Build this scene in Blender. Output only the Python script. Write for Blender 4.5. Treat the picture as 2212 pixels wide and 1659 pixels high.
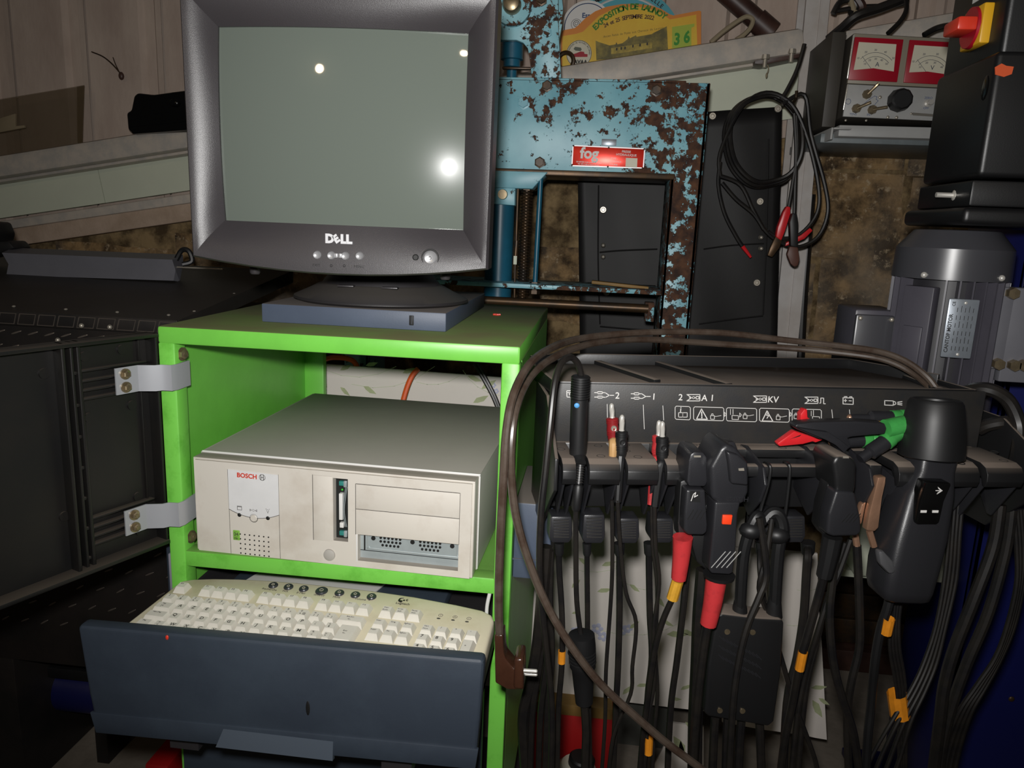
import bpy, bmesh, math, random
from mathutils import Matrix, Vector
random.seed(7)
for o in list(bpy.data.objects): bpy.data.objects.remove(o)
SC = bpy.context.scene
COL = SC.collection
# ---------------------------------------------------------------- camera
FPX = 1618.285
CP = Vector((0.6276, -1.0135, 1.309))
YAW, PITCH, ROLL = -0.1057, 0.2051, 0.0412
_cy, _sy, _cp, _sp = math.cos(YAW), math.sin(YAW), math.cos(PITCH), math.sin(PITCH)
FW = Vector((_sy*_cp, _cy*_cp, -_sp)); _r = Vector((_cy, -_sy, 0)); _u = _r.cross(FW)
CR = math.cos(ROLL)*_r + math.sin(ROLL)*_u
CU = -math.sin(ROLL)*_r + math.cos(ROLL)*_u
cam = bpy.data.cameras.new('camera'); cam.sensor_width = 36; cam.lens = FPX/2212*36; cam.clip_start = .02
camo = bpy.data.objects.new('camera', cam); COL.objects.link(camo)
camo.matrix_world = Matrix(((CR.x, CU.x, -FW.x, CP.x), (CR.y, CU.y, -FW.y, CP.y), (CR.z, CU.z, -FW.z, CP.z), (0, 0, 0, 1)))
SC.camera = camo
# ---------------------------------------------------------------- light
W = bpy.data.worlds.new('world'); SC.world = W; W.use_nodes = True
W.node_tree.nodes['Background'].inputs[0].default_value = (1, .93, .85, 1)
W.node_tree.nodes['Background'].inputs[1].default_value = .016
def lamp(name, loc, energy, col, r):
    l = bpy.data.lights.new(name, 'POINT'); l.energy = energy; l.color = col; l.shadow_soft_size = r
    o = bpy.data.objects.new(name, l); o.location = loc; COL.objects.link(o); return o
FLASH = Vector((.606, -1.02, 1.376))
fl = bpy.data.lights.new('camera_flash', 'SPOT'); fl.energy = 65; fl.color = (1, .985, .965); fl.shadow_soft_size = .022; fl.spot_size = math.radians(128); fl.spot_blend = 1
flo = bpy.data.objects.new('camera_flash', fl); COL.objects.link(flo); flo.location = FLASH
flo.rotation_euler = (FW+CR*.05+CU*.17).to_track_quat('-Z', 'Y').to_euler()
lamp('workshop_lamp', (-.591, -2.6, 2.364), 8, (1, .78, .5), .045)
lamp('workshop_lamp', (1.014, -2.6, 2.636), 4, (1, .78, .5), .03)
SC.view_settings.view_transform = 'Standard'; SC.view_settings.look = 'None'
SC.view_settings.gamma = 1; SC.view_settings.exposure = 0; SC.view_settings.use_curve_mapping = False
# ---------------------------------------------------------------- helpers
def ray(u, v): return FW + CR*((u-1106)/FPX) - CU*((v-829.5)/FPX)
def P(u, v, y):
    d = ray(u, v); return CP + d*((y-CP.y)/d.y)
def PZ(u, v, z):
    d = ray(u, v); return CP + d*((z-CP.z)/d.z)
def PX(u, v, x):
    d = ray(u, v); return CP + d*((x-CP.x)/d.x)
class Fr:
    """local frame: x right, y back, z up"""
    def __init__(s, o, yaw=0, M=None):
        s.M = M if M is not None else Matrix.Translation(o) @ Matrix.Rotation(yaw, 4, 'Z'); s.I = s.M.inverted()
    def y(s, u, v, ly=0.):
        c = s.I @ CP; d = s.I.to_3x3() @ ray(u, v); return c + d*((ly-c.y)/d.y)
    def z(s, u, v, lz=0.):
        c = s.I @ CP; d = s.I.to_3x3() @ ray(u, v); return c + d*((lz-c.z)/d.z)
    def x(s, u, v, lx=0.):
        c = s.I @ CP; d = s.I.to_3x3() @ ray(u, v); return c + d*((lx-c.x)/d.x)
ID = Fr((0, 0, 0))
def lin(c): return c/12.92 if c <= .04045 else ((c+.055)/1.055)**2.4
def RGB(h):
    h = h.lstrip('#'); return tuple(lin(int(h[i:i+2], 16)/255) for i in (0, 2, 4))+(1,)
class B:
    """collects shapes, in a frame, as one bmesh"""
    def __init__(s, fr=ID): s.b = bmesh.new(); s.M = fr.M
    def add(s, vs, fs, M=None):
        T = s.M @ M if M is not None else s.M
        bv = [s.b.verts.new(T @ Vector(v)) for v in vs]
        for f in fs:
            try: s.b.faces.new([bv[i] for i in f])
            except ValueError: pass
        return s
    def _tmp(s, t, M=None):
        T = s.M @ M if M is not None else s.M
        mp = {v: s.b.verts.new(T @ v.co) for v in t.verts}
        for f in t.faces: s.b.faces.new([mp[v] for v in f.verts])
        t.free(); return s
    def box(s, c, d, bev=0, M=None, seg=2):
        t = bmesh.new(); bmesh.ops.create_cube(t, size=1)
        for v in t.verts: v.co = Vector((v.co.x*d[0], v.co.y*d[1], v.co.z*d[2]))
        if bev: bmesh.ops.bevel(t, geom=list(t.edges), offset=min(bev, min(d)*.49), segments=seg, affect='EDGES', profile=.5)
        for v in t.verts: v.co += Vector(c)
        return s._tmp(t, M)
    def bb(s, a, b, bev=0, M=None, seg=2):
        a, b = Vector(a), Vector(b)
        return s.box((a+b)/2, [abs(x) for x in (b-a)], bev, M, seg)
    def prism(s, poly, a0, a1, ax='y', bev=0, M=None, seg=2):
        t = bmesh.new()
        mk = {'y': lambda p, a: (p[0], a, p[1]), 'z': lambda p, a: (p[0], p[1], a), 'x': lambda p, a: (a, p[0], p[1])}[ax]
        v0 = [t.verts.new(mk(p, a0)) for p in poly]; v1 = [t.verts.new(mk(p, a1)) for p in poly]
        t.faces.new(v0); t.faces.new(v1[::-1]); n = len(poly)
        for i in range(n): t.faces.new((v0[i], v1[i], v1[(i+1) % n], v0[(i+1) % n]))
        bmesh.ops.recalc_face_normals(t, faces=t.faces)
        if bev: bmesh.ops.bevel(t, geom=list(t.edges), offset=bev, segments=seg, affect='EDGES', profile=.5, clamp_overlap=True)
        return s._tmp(t, M)
    def cyl(s, p0, p1, r, r2=None, n=16):
        return s.lathe_between(p0, p1, [(r, 0), (r if r2 is None else r2, 1)], n)
    def lathe_between(s, p0, p1, prof, n=20):
        """prof: (radius, fraction along p0-p1)"""
        p0, p1 = Vector(p0), Vector(p1); d = p1-p0
        q = d.to_track_quat('Z', 'X').to_matrix(); vs = []; fs = []
        for r, t in prof:
            for k in range(n):
                a = 2*math.pi*k/n; vs.append(p0+d*t+q @ Vector((r*math.cos(a), r*math.sin(a), 0)))
        m = len(prof)
        for i in range(m-1):
            for k in range(n): fs.append((i*n+k, i*n+(k+1) % n, (i+1)*n+(k+1) % n, (i+1)*n+k))
        fs.append(tuple(range(n))[::-1]); fs.append(tuple((m-1)*n+k for k in range(n)))
        return s.add(vs, fs)
    def sph(s, c, r, sc=(1, 1, 1), n=12, M=None):
        t = bmesh.new(); bmesh.ops.create_uvsphere(t, u_segments=n, v_segments=max(6, n//2), radius=r)
        for v in t.verts: v.co = Vector((v.co.x*sc[0], v.co.y*sc[1], v.co.z*sc[2]))+Vector(c)
        return s._tmp(t, M)
    def tube(s, pts, r, n=8, sub=5, cap=True, rr=None):
        pts = [Vector(p) for p in pts]
        path = spline(pts, sub) if sub > 1 else pts
        vs = []; fs = []; m = len(path); up = None
        for i, p in enumerate(path):
            t = (path[min(i+1, m-1)]-path[max(i-1, 0)]).normalized()
            if up is None: up = Vector((0, 0, 1)).cross(t) if abs(t.z) < .9 else Vector((1, 0, 0)).cross(t)
            a = (up-t*up.dot(t)).normalized(); up = a; b = t.cross(a)
            q = r if rr is None else rr[0]+(rr[1]-rr[0])*i/(m-1)
            for k in range(n):
                g = 2*math.pi*k/n; vs.append(p+a*(q*math.cos(g))+b*(q*math.sin(g)))
        for i in range(m-1):
            for k in range(n): fs.append((i*n+k, i*n+(k+1) % n, (i+1)*n+(k+1) % n, (i+1)*n+k))
        if cap: fs.append(tuple(range(n))[::-1]); fs.append(tuple((m-1)*n+k for k in range(n)))
        return s.add(vs, fs)
    def torus(s, c, R, r, ax=(0, 1, 0), n=20, k=6):
        ax = Vector(ax); q = ax.to_track_quat('Z', 'X').to_matrix(); c = Vector(c); vs = []; fs = []
        for i in range(n):
            a = 2*math.pi*i/n
            for j in range(k):
                g = 2*math.pi*j/k; vs.append(c+q @ Vector(((R+r*math.cos(g))*math.cos(a), (R+r*math.cos(g))*math.sin(a), r*math.sin(g))))
        for i in range(n):
            for j in range(k): fs.append((i*k+j, ((i+1) % n)*k+j, ((i+1) % n)*k+(j+1) % k, i*k+(j+1) % k))
        return s.add(vs, fs)
    def loft(s, loops, closed=True, cap0=False, cap1=False):
        n = len(loops[0]); vs = [p for l in loops for p in l]; fs = []
        for i in range(len(loops)-1):
            for k in range(n if closed else n-1): fs.append((i*n+k, i*n+(k+1) % n, (i+1)*n+(k+1) % n, (i+1)*n+k))
        if cap0: fs.append(tuple(range(n))[::-1])
        if cap1: fs.append(tuple((len(loops)-1)*n+k for k in range(n)))
        return s.add(vs, fs)
    def line(s, pts, w, y, closed=False, t=.0004):
        """flat printed stroke in the xz plane at depth y"""
        pts = list(pts)+([pts[0]] if closed else [])
        for (x0, z0), (x1, z1) in zip(pts[:-1], pts[1:]):
            dx, dz = x1-x0, z1-z0; L = math.hypot(dx, dz) or 1e-6; nx, nz = -dz/L*w/2, dx/L*w/2; ex, ez = dx/L*w/2, dz/L*w/2
            q = [(x0-ex+nx, z0-ez+nz), (x0-ex-nx, z0-ez-nz), (x1+ex-nx, z1+ez-nz), (x1+ex+nx, z1+ez+nz)]
            s.add([(a, y, b) for a, b in q]+[(a, y+t, b) for a, b in q], [(0, 1, 2, 3), (4, 7, 6, 5), (0, 4, 5, 1), (1, 5, 6, 2), (2, 6, 7, 3), (3, 7, 4, 0)])
        return s
def spline(pts, sub):
    if len(pts) < 3:
        return [pts[0].lerp(pts[-1], i/sub) for i in range(sub+1)]
    out = []; n = len(pts)
    for i in range(n-1):
        p0, p1, p2, p3 = pts[max(i-1, 0)], pts[i], pts[i+1], pts[min(i+2, n-1)]
        for k in range(sub):
            t = k/sub
            out.append(.5*((2*p1)+(p2-p0)*t+(2*p0-5*p1+4*p2-p3)*t*t+(3*p1-p0-3*p2+p3)*t**3))
    return out+[pts[-1]]
OFF = {}
def reg(o, parent, label, cat, group, kind):
    if parent is not None: o.parent = parent
    if label: o['label'] = label
    if cat: o['category'] = cat
    if group: o['group'] = group
    if kind: o['kind'] = kind
def obj(name, b, m, parent=None, label=None, cat=None, group=None, kind=None, ang=35):
    me = bpy.data.meshes.new(name); bmesh.ops.recalc_face_normals(b.b, faces=b.b.faces)
    if parent is not None: off = OFF[parent.name]
    else:
        co = [v.co for v in b.b.verts]
        off = Vector(((min(c.x for c in co)+max(c.x for c in co))/2, (min(c.y for c in co)+max(c.y for c in co))/2, min(c.z for c in co)))
    for v in b.b.verts: v.co -= off
    b.b.to_mesh(me); b.b.free(); me.materials.append(m)
    me.shade_smooth(); me.set_sharp_from_angle(angle=math.radians(ang))
    o = bpy.data.objects.new(name, me); COL.objects.link(o); reg(o, parent, label, cat, group, kind)
    if parent is None: o.location = off
    OFF[o.name] = off.copy(); return o
def thing(name, loc, label, cat, group=None, kind=None):
    o = bpy.data.objects.new(name, None); COL.objects.link(o); o.location = loc; o.empty_display_size = .05
    reg(o, None, label, cat, group, kind); OFF[o.name] = Vector(loc); return o
def clone(src, delta, parent):
    o = src.copy(); COL.objects.link(o); o.parent = parent; o.location = src.location+Vector(delta); OFF[o.name] = OFF[src.name]; return o
def textmesh(s, size, bold=0, extrude=.0002, align='CENTER', sx=1):
    c = bpy.data.curves.new('lettering', 'FONT'); c.body = s; c.size = size; c.offset = bold; c.extrude = extrude
    c.align_x = align; c.align_y = 'CENTER'; c.resolution_u = 3
    t = bpy.data.objects.new('lettering', c); COL.objects.link(t); bpy.context.view_layer.update()
    me = bpy.data.meshes.new_from_object(t.evaluated_get(bpy.context.evaluated_depsgraph_get()))
    bpy.data.objects.remove(t); bpy.data.curves.remove(c)
    vs = [(v.co.x*sx, v.co.y, v.co.z) for v in me.vertices]; fs = [tuple(p.vertices) for p in me.polygons]
    bpy.data.meshes.remove(me); return vs, fs
R90 = Matrix.Rotation(math.pi/2, 4, 'X')
def put_text(b, s, size, x, y, z, bold=0, rot=0, align='CENTER', sx=1, M=None, extrude=.0002):
    vs, fs = textmesh(s, size, bold, extrude, align, sx)
    T = M if M is not None else Matrix.Translation((x, y, z)) @ R90 @ Matrix.Rotation(rot, 4, 'Z')
    return b.add(vs, fs, T)
# ---------------------------------------------------------------- materials
def nd(nt, t, **k):
    n = nt.nodes.new(t)
    for a, v in k.items(): setattr(n, a, v)
    return n
def mat(name, col, rough=.5, metal=0, spec=.5, var=.0, vscale=8, col2=None, bump=0, bscale=60, bdist=None, coat=0, dust=None, dscale=6, trans=0, stretch=None, alpha=1, lo=.42, hi=.62):
    """base colour broken up by noise; optional second colour (stains), dust lying on upward faces, fine bump"""
    m = bpy.data.materials.new(name); m.use_nodes = True; nt = m.node_tree; bs = nt.nodes['Principled BSDF']; L = nt.links.new
    bs.inputs['Roughness'].default_value = rough; bs.inputs['Metallic'].default_value = metal
    bs.inputs['Specular IOR Level'].default_value = spec; bs.inputs['Coat Weight'].default_value = coat; bs.inputs['Coat Roughness'].default_value = .05
    bs.inputs['Transmission Weight'].default_value = trans; bs.inputs['Alpha'].default_value = alpha
    c = RGB(col); bs.inputs['Base Color'].default_value = c
    tc = nd(nt, 'ShaderNodeTexCoord'); mp = nd(nt, 'ShaderNodeMapping'); L(tc.outputs['Object'], mp.inputs[0])
    if stretch: mp.inputs['Scale'].default_value = stretch
    cur = None
    if var or col2:
        no = nd(nt, 'ShaderNodeTexNoise'); no.inputs['Scale'].default_value = vscale; no.inputs['Detail'].default_value = 8; no.inputs['Roughness'].default_value = .65; L(mp.outputs[0], no.inputs['Vector'])
        rp = nd(nt, 'ShaderNodeValToRGB'); L(no.outputs['Fac'], rp.inputs[0])
        rp.color_ramp.elements[0].position = lo; rp.color_ramp.elements[1].position = hi
        rp.color_ramp.elements[0].color = RGB(col2) if col2 else tuple(x*(1-var) for x in c[:3])+(1,)
        rp.color_ramp.elements[1].color = c; cur = rp.outputs[0]
    if dust:
        ge = nd(nt, 'ShaderNodeNewGeometry'); sp = nd(nt, 'ShaderNodeSeparateXYZ'); L(ge.outputs['Normal'], sp.inputs[0])
        mr = nd(nt, 'ShaderNodeMapRange'); mr.inputs[1].default_value = .55; mr.inputs[2].default_value = .95; L(sp.outputs['Z'], mr.inputs[0])
        n2 = nd(nt, 'ShaderNodeTexNoise'); n2.inputs['Scale'].default_value = dscale; n2.inputs['Detail'].default_value = 9; L(mp.outputs[0], n2.inputs['Vector'])
        r2 = nd(nt, 'ShaderNodeMapRange'); r2.inputs[1].default_value = .3; r2.inputs[2].default_value = .62; r2.inputs[3].default_value = dust[1]*.72; r2.inputs[4].default_value = dust[1]; L(n2.outputs['Fac'], r2.inputs[0])
        mu = nd(nt, 'ShaderNodeMath', operation='MULTIPLY'); L(mr.outputs[0], mu.inputs[0]); L(r2.outputs[0], mu.inputs[1])
        mx = nd(nt, 'ShaderNodeMix', data_type='RGBA'); L(mu.outputs[0], mx.inputs[0]); mx.inputs[6].default_value = c; mx.inputs[7].default_value = RGB(dust[0])
        if cur: L(cur, mx.inputs[6])
        cur = mx.outputs[2]
        ro = nd(nt, 'ShaderNodeMapRange'); ro.inputs[3].default_value = rough; ro.inputs[4].default_value = .9; L(mu.outputs[0], ro.inputs[0]); L(ro.outputs[0], bs.inputs['Roughness'])
    if cur: L(cur, bs.inputs['Base Color'])
    if bump:
        nb = nd(nt, 'ShaderNodeTexNoise'); nb.inputs['Scale'].default_value = bscale; nb.inputs['Detail'].default_value = 6; L(mp.outputs[0], nb.inputs['Vector'])
        bp = nd(nt, 'ShaderNodeBump'); bp.inputs['Strength'].default_value = bump; bp.inputs['Distance'].default_value = bdist or (.0005 if bscale > 180 else .004); L(nb.outputs['Fac'], bp.inputs['Height']); L(bp.outputs[0], bs.inputs['Normal'])
    return m
M = {}
M['green'] = mat('green_enamel', '#74c84c', .38, var=.08, vscale=14, dust=('#6f6d46', .97), dscale=7)
M['green_worn'] = mat('worn_green_enamel', '#76ca4e', .42, col2='#60b23a', vscale=22, lo=.3, hi=.5, dust=('#6b8a44', .75), dscale=9)
M['monblack'] = mat('charcoal_plastic', '#383537', .36, spec=.6, bump=.35, bscale=1400, var=.08, vscale=5)
M['monrear'] = mat('charcoal_shell', '#2c2a2c', .5, bump=.2, bscale=500)
M['monbase'] = mat('charcoal_base', '#2c2a2b', .5, bump=.2, bscale=600, dust=('#6b655c', .35))
M['silver'] = mat('silver_plastic', '#c2c2c4', .28, metal=.6)
M['logo'] = mat('silver_lettering', '#d4d4d6', .35, metal=.2)
M['slate'] = mat('slate_blue_plastic', '#4c5668', .5, bump=.15, bscale=400, var=.1, vscale=10, dust=('#6a6158', .95))
M['slate2'] = mat('slate_grey_drawer', '#363f4a', .5, bump=.12, bscale=300, col2='#303843', vscale=6)
M['beige'] = mat('aged_beige_plastic', '#d2ccc2', .5, col2='#bfb5a8', vscale=9, lo=.25, hi=.5, dust=('#857b70', .8))
M['badge'] = mat('white_badge', '#dcdcdc', .45, var=.05, vscale=20)
M['case'] = mat('grey_steel_case', '#b0aca5', .45, var=.06, vscale=10, dust=('#9d978e', .6))
M['caserim'] = mat('bright_case_rim', '#dcdbd8', .4)
M['zinc'] = mat('zinc_sheet', '#b4bec0', .35, metal=.35, var=.1, vscale=20)
M['key'] = mat('ivory_keys', '#d9d5ca', .5, var=.05, vscale=40)
M['kb'] = mat('yellowed_keyboard_plastic', '#d9d0b6', .5, col2='#c8bc9c', vscale=12, lo=.3, hi=.52)
M['legend'] = mat('grey_legend', '#3d3b37', .6)
M['ink'] = mat('black_ink', '#161616', .5)
M['dkbtn'] = mat('dark_buttons', '#34363b', .35)
M['white'] = mat('white_print', '#d8d6d2', .5)
M['bosch'] = mat('red_print', '#cc3f2c', .5)
M['black'] = mat('black_plastic', '#19191a', .4, bump=.1, bscale=300, dust=('#82756a', .9), dscale=10)
M['black2'] = mat('black_clamp_plastic', '#242427', .36, bump=.25, bscale=900)
M['panel'] = mat('charcoal_panel', '#262627', .48, bump=.15, bscale=500, col2='#2c2a28', vscale=30)
M['rubber'] = mat('black_rubber', '#171718', .48, var=.2, vscale=20)
M['cable'] = mat('black_cable', '#151415', .4, col2='#201d1a', vscale=25)
M['cableb'] = mat('brown_cable', '#3b2e26', .32, col2='#4a4038', vscale=30)
M['plug'] = mat('brown_bakelite', '#3e261b', .25, var=.2, vscale=20)
M['chrome'] = mat('chrome', '#dcd8d0', .24, metal=.5)
M['nickel'] = mat('nickel', '#b3ac9f', .38, metal=.6)
M['brass'] = mat('aged_zinc_bolt', '#a8977a', .35, metal=.8, var=.3, vscale=60)
M['red'] = mat('red_plastic', '#d4252b', .35, var=.1, vscale=30)
M['redw'] = mat('worn_red_sleeve', '#b93235', .45, col2='#7d2527', vscale=25, lo=.32, hi=.55)
M['dkred'] = mat('dark_red_plastic', '#7d1c1f', .35)
M['orange'] = mat('orange_tag', '#dd8a1e', .5, var=.15, vscale=60)
M['cordorange'] = mat('orange_cord', '#dc5a22', .45)
M['yellow'] = mat('yellow_tape', '#cf9a2e', .5, var=.2, vscale=60)
M['gtape'] = mat('green_tape', '#3f9a49', .4, var=.15, vscale=60)
M['copper'] = mat('copper_jaw', '#bb9176', .33, metal=.65, var=.15, vscale=40)
M['bracket'] = mat('grey_bracket', '#a9abb0', .35, metal=.25)
M['doorblk'] = mat('black_moulded_door', '#131313', .45, bump=.1, bscale=200, col2='#1a1816', vscale=7, dust=('#544a40', .7))
M['lightgrey'] = mat('light_grey_strip', '#8e8d98', .5)
M['chest'] = mat('black_chest_sheet', '#1b1a1a', .42, col2='#262220', vscale=5)
M['chestlid'] = mat('dark_lid_sheet', '#2e2b29', .5, col2='#26231f', vscale=4)
M['tread'] = mat('tread_edge', '#8b8178', .3, metal=.7)
M['bar'] = mat('grey_painted_bar', '#66666c', .45, var=.1, vscale=6)
M['blue'] = mat('blue_paint', '#151b56', .35, var=.12, vscale=4)
M['motor'] = mat('grey_motor_paint', '#3d3d41', .33, spec=.6)
M['motorfin'] = mat('grey_motor_casting', '#48464e', .42, var=.1, vscale=12)
M['blkbox'] = mat('black_moulded_cover', '#121213', .42, bump=.15, bscale=500)
M['plate'] = mat('aluminium_plate', '#8d949c', .35, metal=.5, var=.1, vscale=50)
M['ylw'] = mat('yellow_enclosure', '#d9a420', .4)
M['redknob'] = mat('red_knob', '#d43a26', .35)
M['steelw'] = mat('pale_grey_post_paint', '#c3bfbc', .45, col2='#a59a90', vscale=3, lo=.35, hi=.6)
M['galv'] = mat('galvanised_steel', '#cbc0b3', .5, metal=.1, col2='#b8b2aa', vscale=22, lo=.4, hi=.6, bump=.05, bscale=190)
M['palegreen'] = mat('pale_green_board', '#cfd4c0', .6, var=.05, vscale=4)
M['concrete'] = mat('concrete_beige', '#bfa996', .85, col2='#a8927e', vscale=10, lo=.35, hi=.65, bump=.35, bscale=150, bdist=.002)
M['clad'] = mat('fibre_cement_cladding', '#c3b2a4', .8, col2='#a9968a', vscale=7, lo=.33, hi=.66, bump=.25, bscale=120, bdist=.002, stretch=(1, 1, .3))
def stone_mat():
    m = mat('ochre_stone', '#9a7d56', .92, col2='#3a2b1a', vscale=11, lo=.4, hi=.6, bump=.9, bscale=30, bdist=.008); nt = m.node_tree; L = nt.links.new; bs = nt.nodes['Principled BSDF']
    src = bs.inputs['Base Color'].links[0].from_socket; tc = [n for n in nt.nodes if n.type == 'TEX_COORD'][0]
    n = nd(nt, 'ShaderNodeTexNoise'); n.inputs['Scale'].default_value = 38; n.inputs['Detail'].default_value = 7; n.inputs['Roughness'].default_value = .7; L(tc.outputs['Object'], n.inputs['Vector'])
    r = nd(nt, 'ShaderNodeMapRange'); r.inputs[1].default_value = .56; r.inputs[2].default_value = .66; L(n.outputs['Fac'], r.inputs[0])
    x = nd(nt, 'ShaderNodeMix', data_type='RGBA'); L(r.outputs[0], x.inputs[0]); L(src, x.inputs[6]); x.inputs[7].default_value = RGB('#b09c7e')
    n2 = nd(nt, 'ShaderNodeTexNoise'); n2.inputs['Scale'].default_value = 3.2; n2.inputs['Detail'].default_value = 5; L(tc.outputs['Object'], n2.inputs['Vector'])
    r2 = nd(nt, 'ShaderNodeMapRange'); r2.inputs[1].default_value = .45; r2.inputs[2].default_value = .65; r2.inputs[4].default_value = .6; L(n2.outputs['Fac'], r2.inputs[0])
    y = nd(nt, 'ShaderNodeMix', data_type='RGBA'); L(r2.outputs[0], y.inputs[0]); L(x.outputs[2], y.inputs[6]); y.inputs[7].default_value = RGB('#7d7468'); L(y.outputs[2], bs.inputs['Base Color'])
    return m
M['stone'] = stone_mat()
M['mortar'] = mat('lime_mortar', '#937c58', .95, col2='#4a3a24', vscale=13, lo=.4, hi=.6, bump=.6, bscale=60)
M['floor'] = mat('concrete_floor', '#8b8175', .85, col2='#6f675c', vscale=6, lo=.35, hi=.65, bump=.3, bscale=40)
M['leather'] = mat('black_leathercloth', '#1b1a1a', .55, spec=.35, bump=.15, bscale=220, col2='#161515', vscale=5)
M['pvc'] = mat('smoked_perspex', '#6b5a40', .12, alpha=.38)
M['gloss'] = mat('glossy_black', '#0c0c0c', .18)
M['oil'] = mat('cream_oilcloth', '#e2dad2', .55, var=.04, vscale=3)
M['leaf'] = mat('printed_green_leaf', '#b4bb92', .55, var=.15, vscale=40)
M['leaf2'] = mat('printed_pale_stem', '#c6cbb2', .55)
M['flower'] = mat('printed_blue_flower', '#b7b9cf', .55)
M['tan'] = mat('tan_wood', '#8a6a35', .6, var=.2, vscale=12)
M['crimson'] = mat('crimson_box', '#a51517', .5)
M['cream'] = mat('cream_plastic', '#d8d3c0', .45, var=.05, vscale=10)
M['teal_dark'] = mat('dark_teal', '#1f5f78', .35, var=.2, vscale=10)  # darker teal than the press frame
M['steel_dark'] = mat('oily_steel', '#3a332d', .4, metal=.6, col2='#54402c', vscale=20)
M['rope'] = mat('grey_rope', '#8d8068', .8, bump=.5, bscale=300)
M['rustpipe'] = mat('brown_pipe_paint', '#4a332b', .45, col2='#38241f', vscale=10)
M['meterred'] = mat('meter_red', '#a31427', .35, var=.06, vscale=10)
M['meterwhite'] = mat('meter_dial', '#cfc9b4', .5)
M['metergrey'] = mat('meter_grey', '#a6a6a4', .45, var=.08, vscale=15)
M['meterside'] = mat('meter_side', '#3a3630', .55)
M['pcb'] = mat('dark_bay', '#222423', .5, metal=.3)
M['pcbgreen'] = mat('circuit_green', '#2f7f78', .5)
M['voidm'] = mat('recess_black', '#0b0b0b', .6)
def paint_rust():
    m = bpy.data.materials.new('chipped_turquoise_paint'); m.use_nodes = True; nt = m.node_tree; bs = nt.nodes['Principled BSDF']; L = nt.links.new
    tc = nd(nt, 'ShaderNodeTexCoord')
    n1 = nd(nt, 'ShaderNodeTexNoise'); n1.inputs['Scale'].default_value = 34; n1.inputs['Detail'].default_value = 9; n1.inputs['Roughness'].default_value = .7; L(tc.outputs['Object'], n1.inputs['Vector'])
    n2 = nd(nt, 'ShaderNodeTexNoise'); n2.inputs['Scale'].default_value = 5; n2.inputs['Detail'].default_value = 3; L(tc.outputs['Object'], n2.inputs['Vector'])
    sp = nd(nt, 'ShaderNodeSeparateXYZ'); L(tc.outputs['Object'], sp.inputs[0])
    # the rust has eaten further towards the outer column than towards the ram
    g = nd(nt, 'ShaderNodeMapRange'); g.inputs[1].default_value = .02; g.inputs[2].default_value = .46; g.inputs[3].default_value = -.075; g.inputs[4].default_value = .055; L(sp.outputs['X'], g.inputs[0])
    a = nd(nt, 'ShaderNodeMath', operation='MULTIPLY_ADD'); L(n2.outputs['Fac'], a.inputs[0]); a.inputs[1].default_value = .35; L(n1.outputs['Fac'], a.inputs[2])
    b = nd(nt, 'ShaderNodeMath', operation='ADD'); L(a.outputs[0], b.inputs[0]); L(g.outputs[0], b.inputs[1])
    rp = nd(nt, 'ShaderNodeValToRGB'); L(b.outputs[0], rp.inputs[0]); e = rp.color_ramp.elements
    e[0].position = .685; e[0].color = (0, 0, 0, 1); e[1].position = .7; e[1].color = (1, 1, 1, 1)
    n3 = nd(nt, 'ShaderNodeTexNoise'); n3.inputs['Scale'].default_value = 60; n3.inputs['Detail'].default_value = 5; L(tc.outputs['Object'], n3.inputs['Vector'])
    r3 = nd(nt, 'ShaderNodeValToRGB'); L(n3.outputs['Fac'], r3.inputs[0]); r3.color_ramp.elements[0].color = RGB('#2e1c15'); r3.color_ramp.elements[1].color = RGB('#5e3d27'); r3.color_ramp.elements[0].position = .35; r3.color_ramp.elements[1].position = .7
    n4 = nd(nt, 'ShaderNodeTexNoise'); n4.inputs['Scale'].default_value = 7; n4.inputs['Detail'].default_value = 6; L(tc.outputs['Object'], n4.inputs['Vector'])
    r4 = nd(nt, 'ShaderNodeValToRGB'); L(n4.outputs['Fac'], r4.inputs[0]); r4.color_ramp.elements[0].color = RGB('#6fa9b8'); r4.color_ramp.elements[1].color = RGB('#93c8d2'); r4.color_ramp.elements[0].position = .35; r4.color_ramp.elements[1].position = .65
    mx = nd(nt, 'ShaderNodeMix', data_type='RGBA'); L(rp.outputs[0], mx.inputs[0]); L(r4.outputs[0], mx.inputs[6]); L(r3.outputs[0], mx.inputs[7]); L(mx.outputs[2], bs.inputs['Base Color'])
    rr = nd(nt, 'ShaderNodeMapRange'); rr.inputs[3].default_value = .4; rr.inputs[4].default_value = .85; L(rp.outputs[0], rr.inputs[0]); L(rr.outputs[0], bs.inputs['Roughness'])
    bp = nd(nt, 'ShaderNodeBump'); bp.inputs['Strength'].default_value = .4; bp.inputs['Distance'].default_value = .002; bp.invert = True; L(rp.outputs[0], bp.inputs['Height']); L(bp.outputs[0], bs.inputs['Normal'])
    return m
M['press'] = paint_rust()
def crt_glass():
    m = mat('grey_green_picture_tube', '#5f665f', .5, spec=.5, coat=1)
    b = m.node_tree.nodes['Principled BSDF']; b.inputs['Coat Roughness'].default_value = .03; b.inputs['Coat IOR'].default_value = 1.5; b.inputs['Roughness'].default_value = .2; b.inputs['Specular IOR Level'].default_value = .06
    return m
M['crt'] = crt_glass()
# ================================================================ THE SETTING
WY = 1.3
b = B(); b.bb((-2.2, -2.4, -.05), (3.0, 1.45, 0)); obj('floor', b, M['floor'], label='dull grey concrete workshop floor', kind='structure')
SL = .165
def zr(x, z0): return z0+SL*(x+.67)
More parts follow.
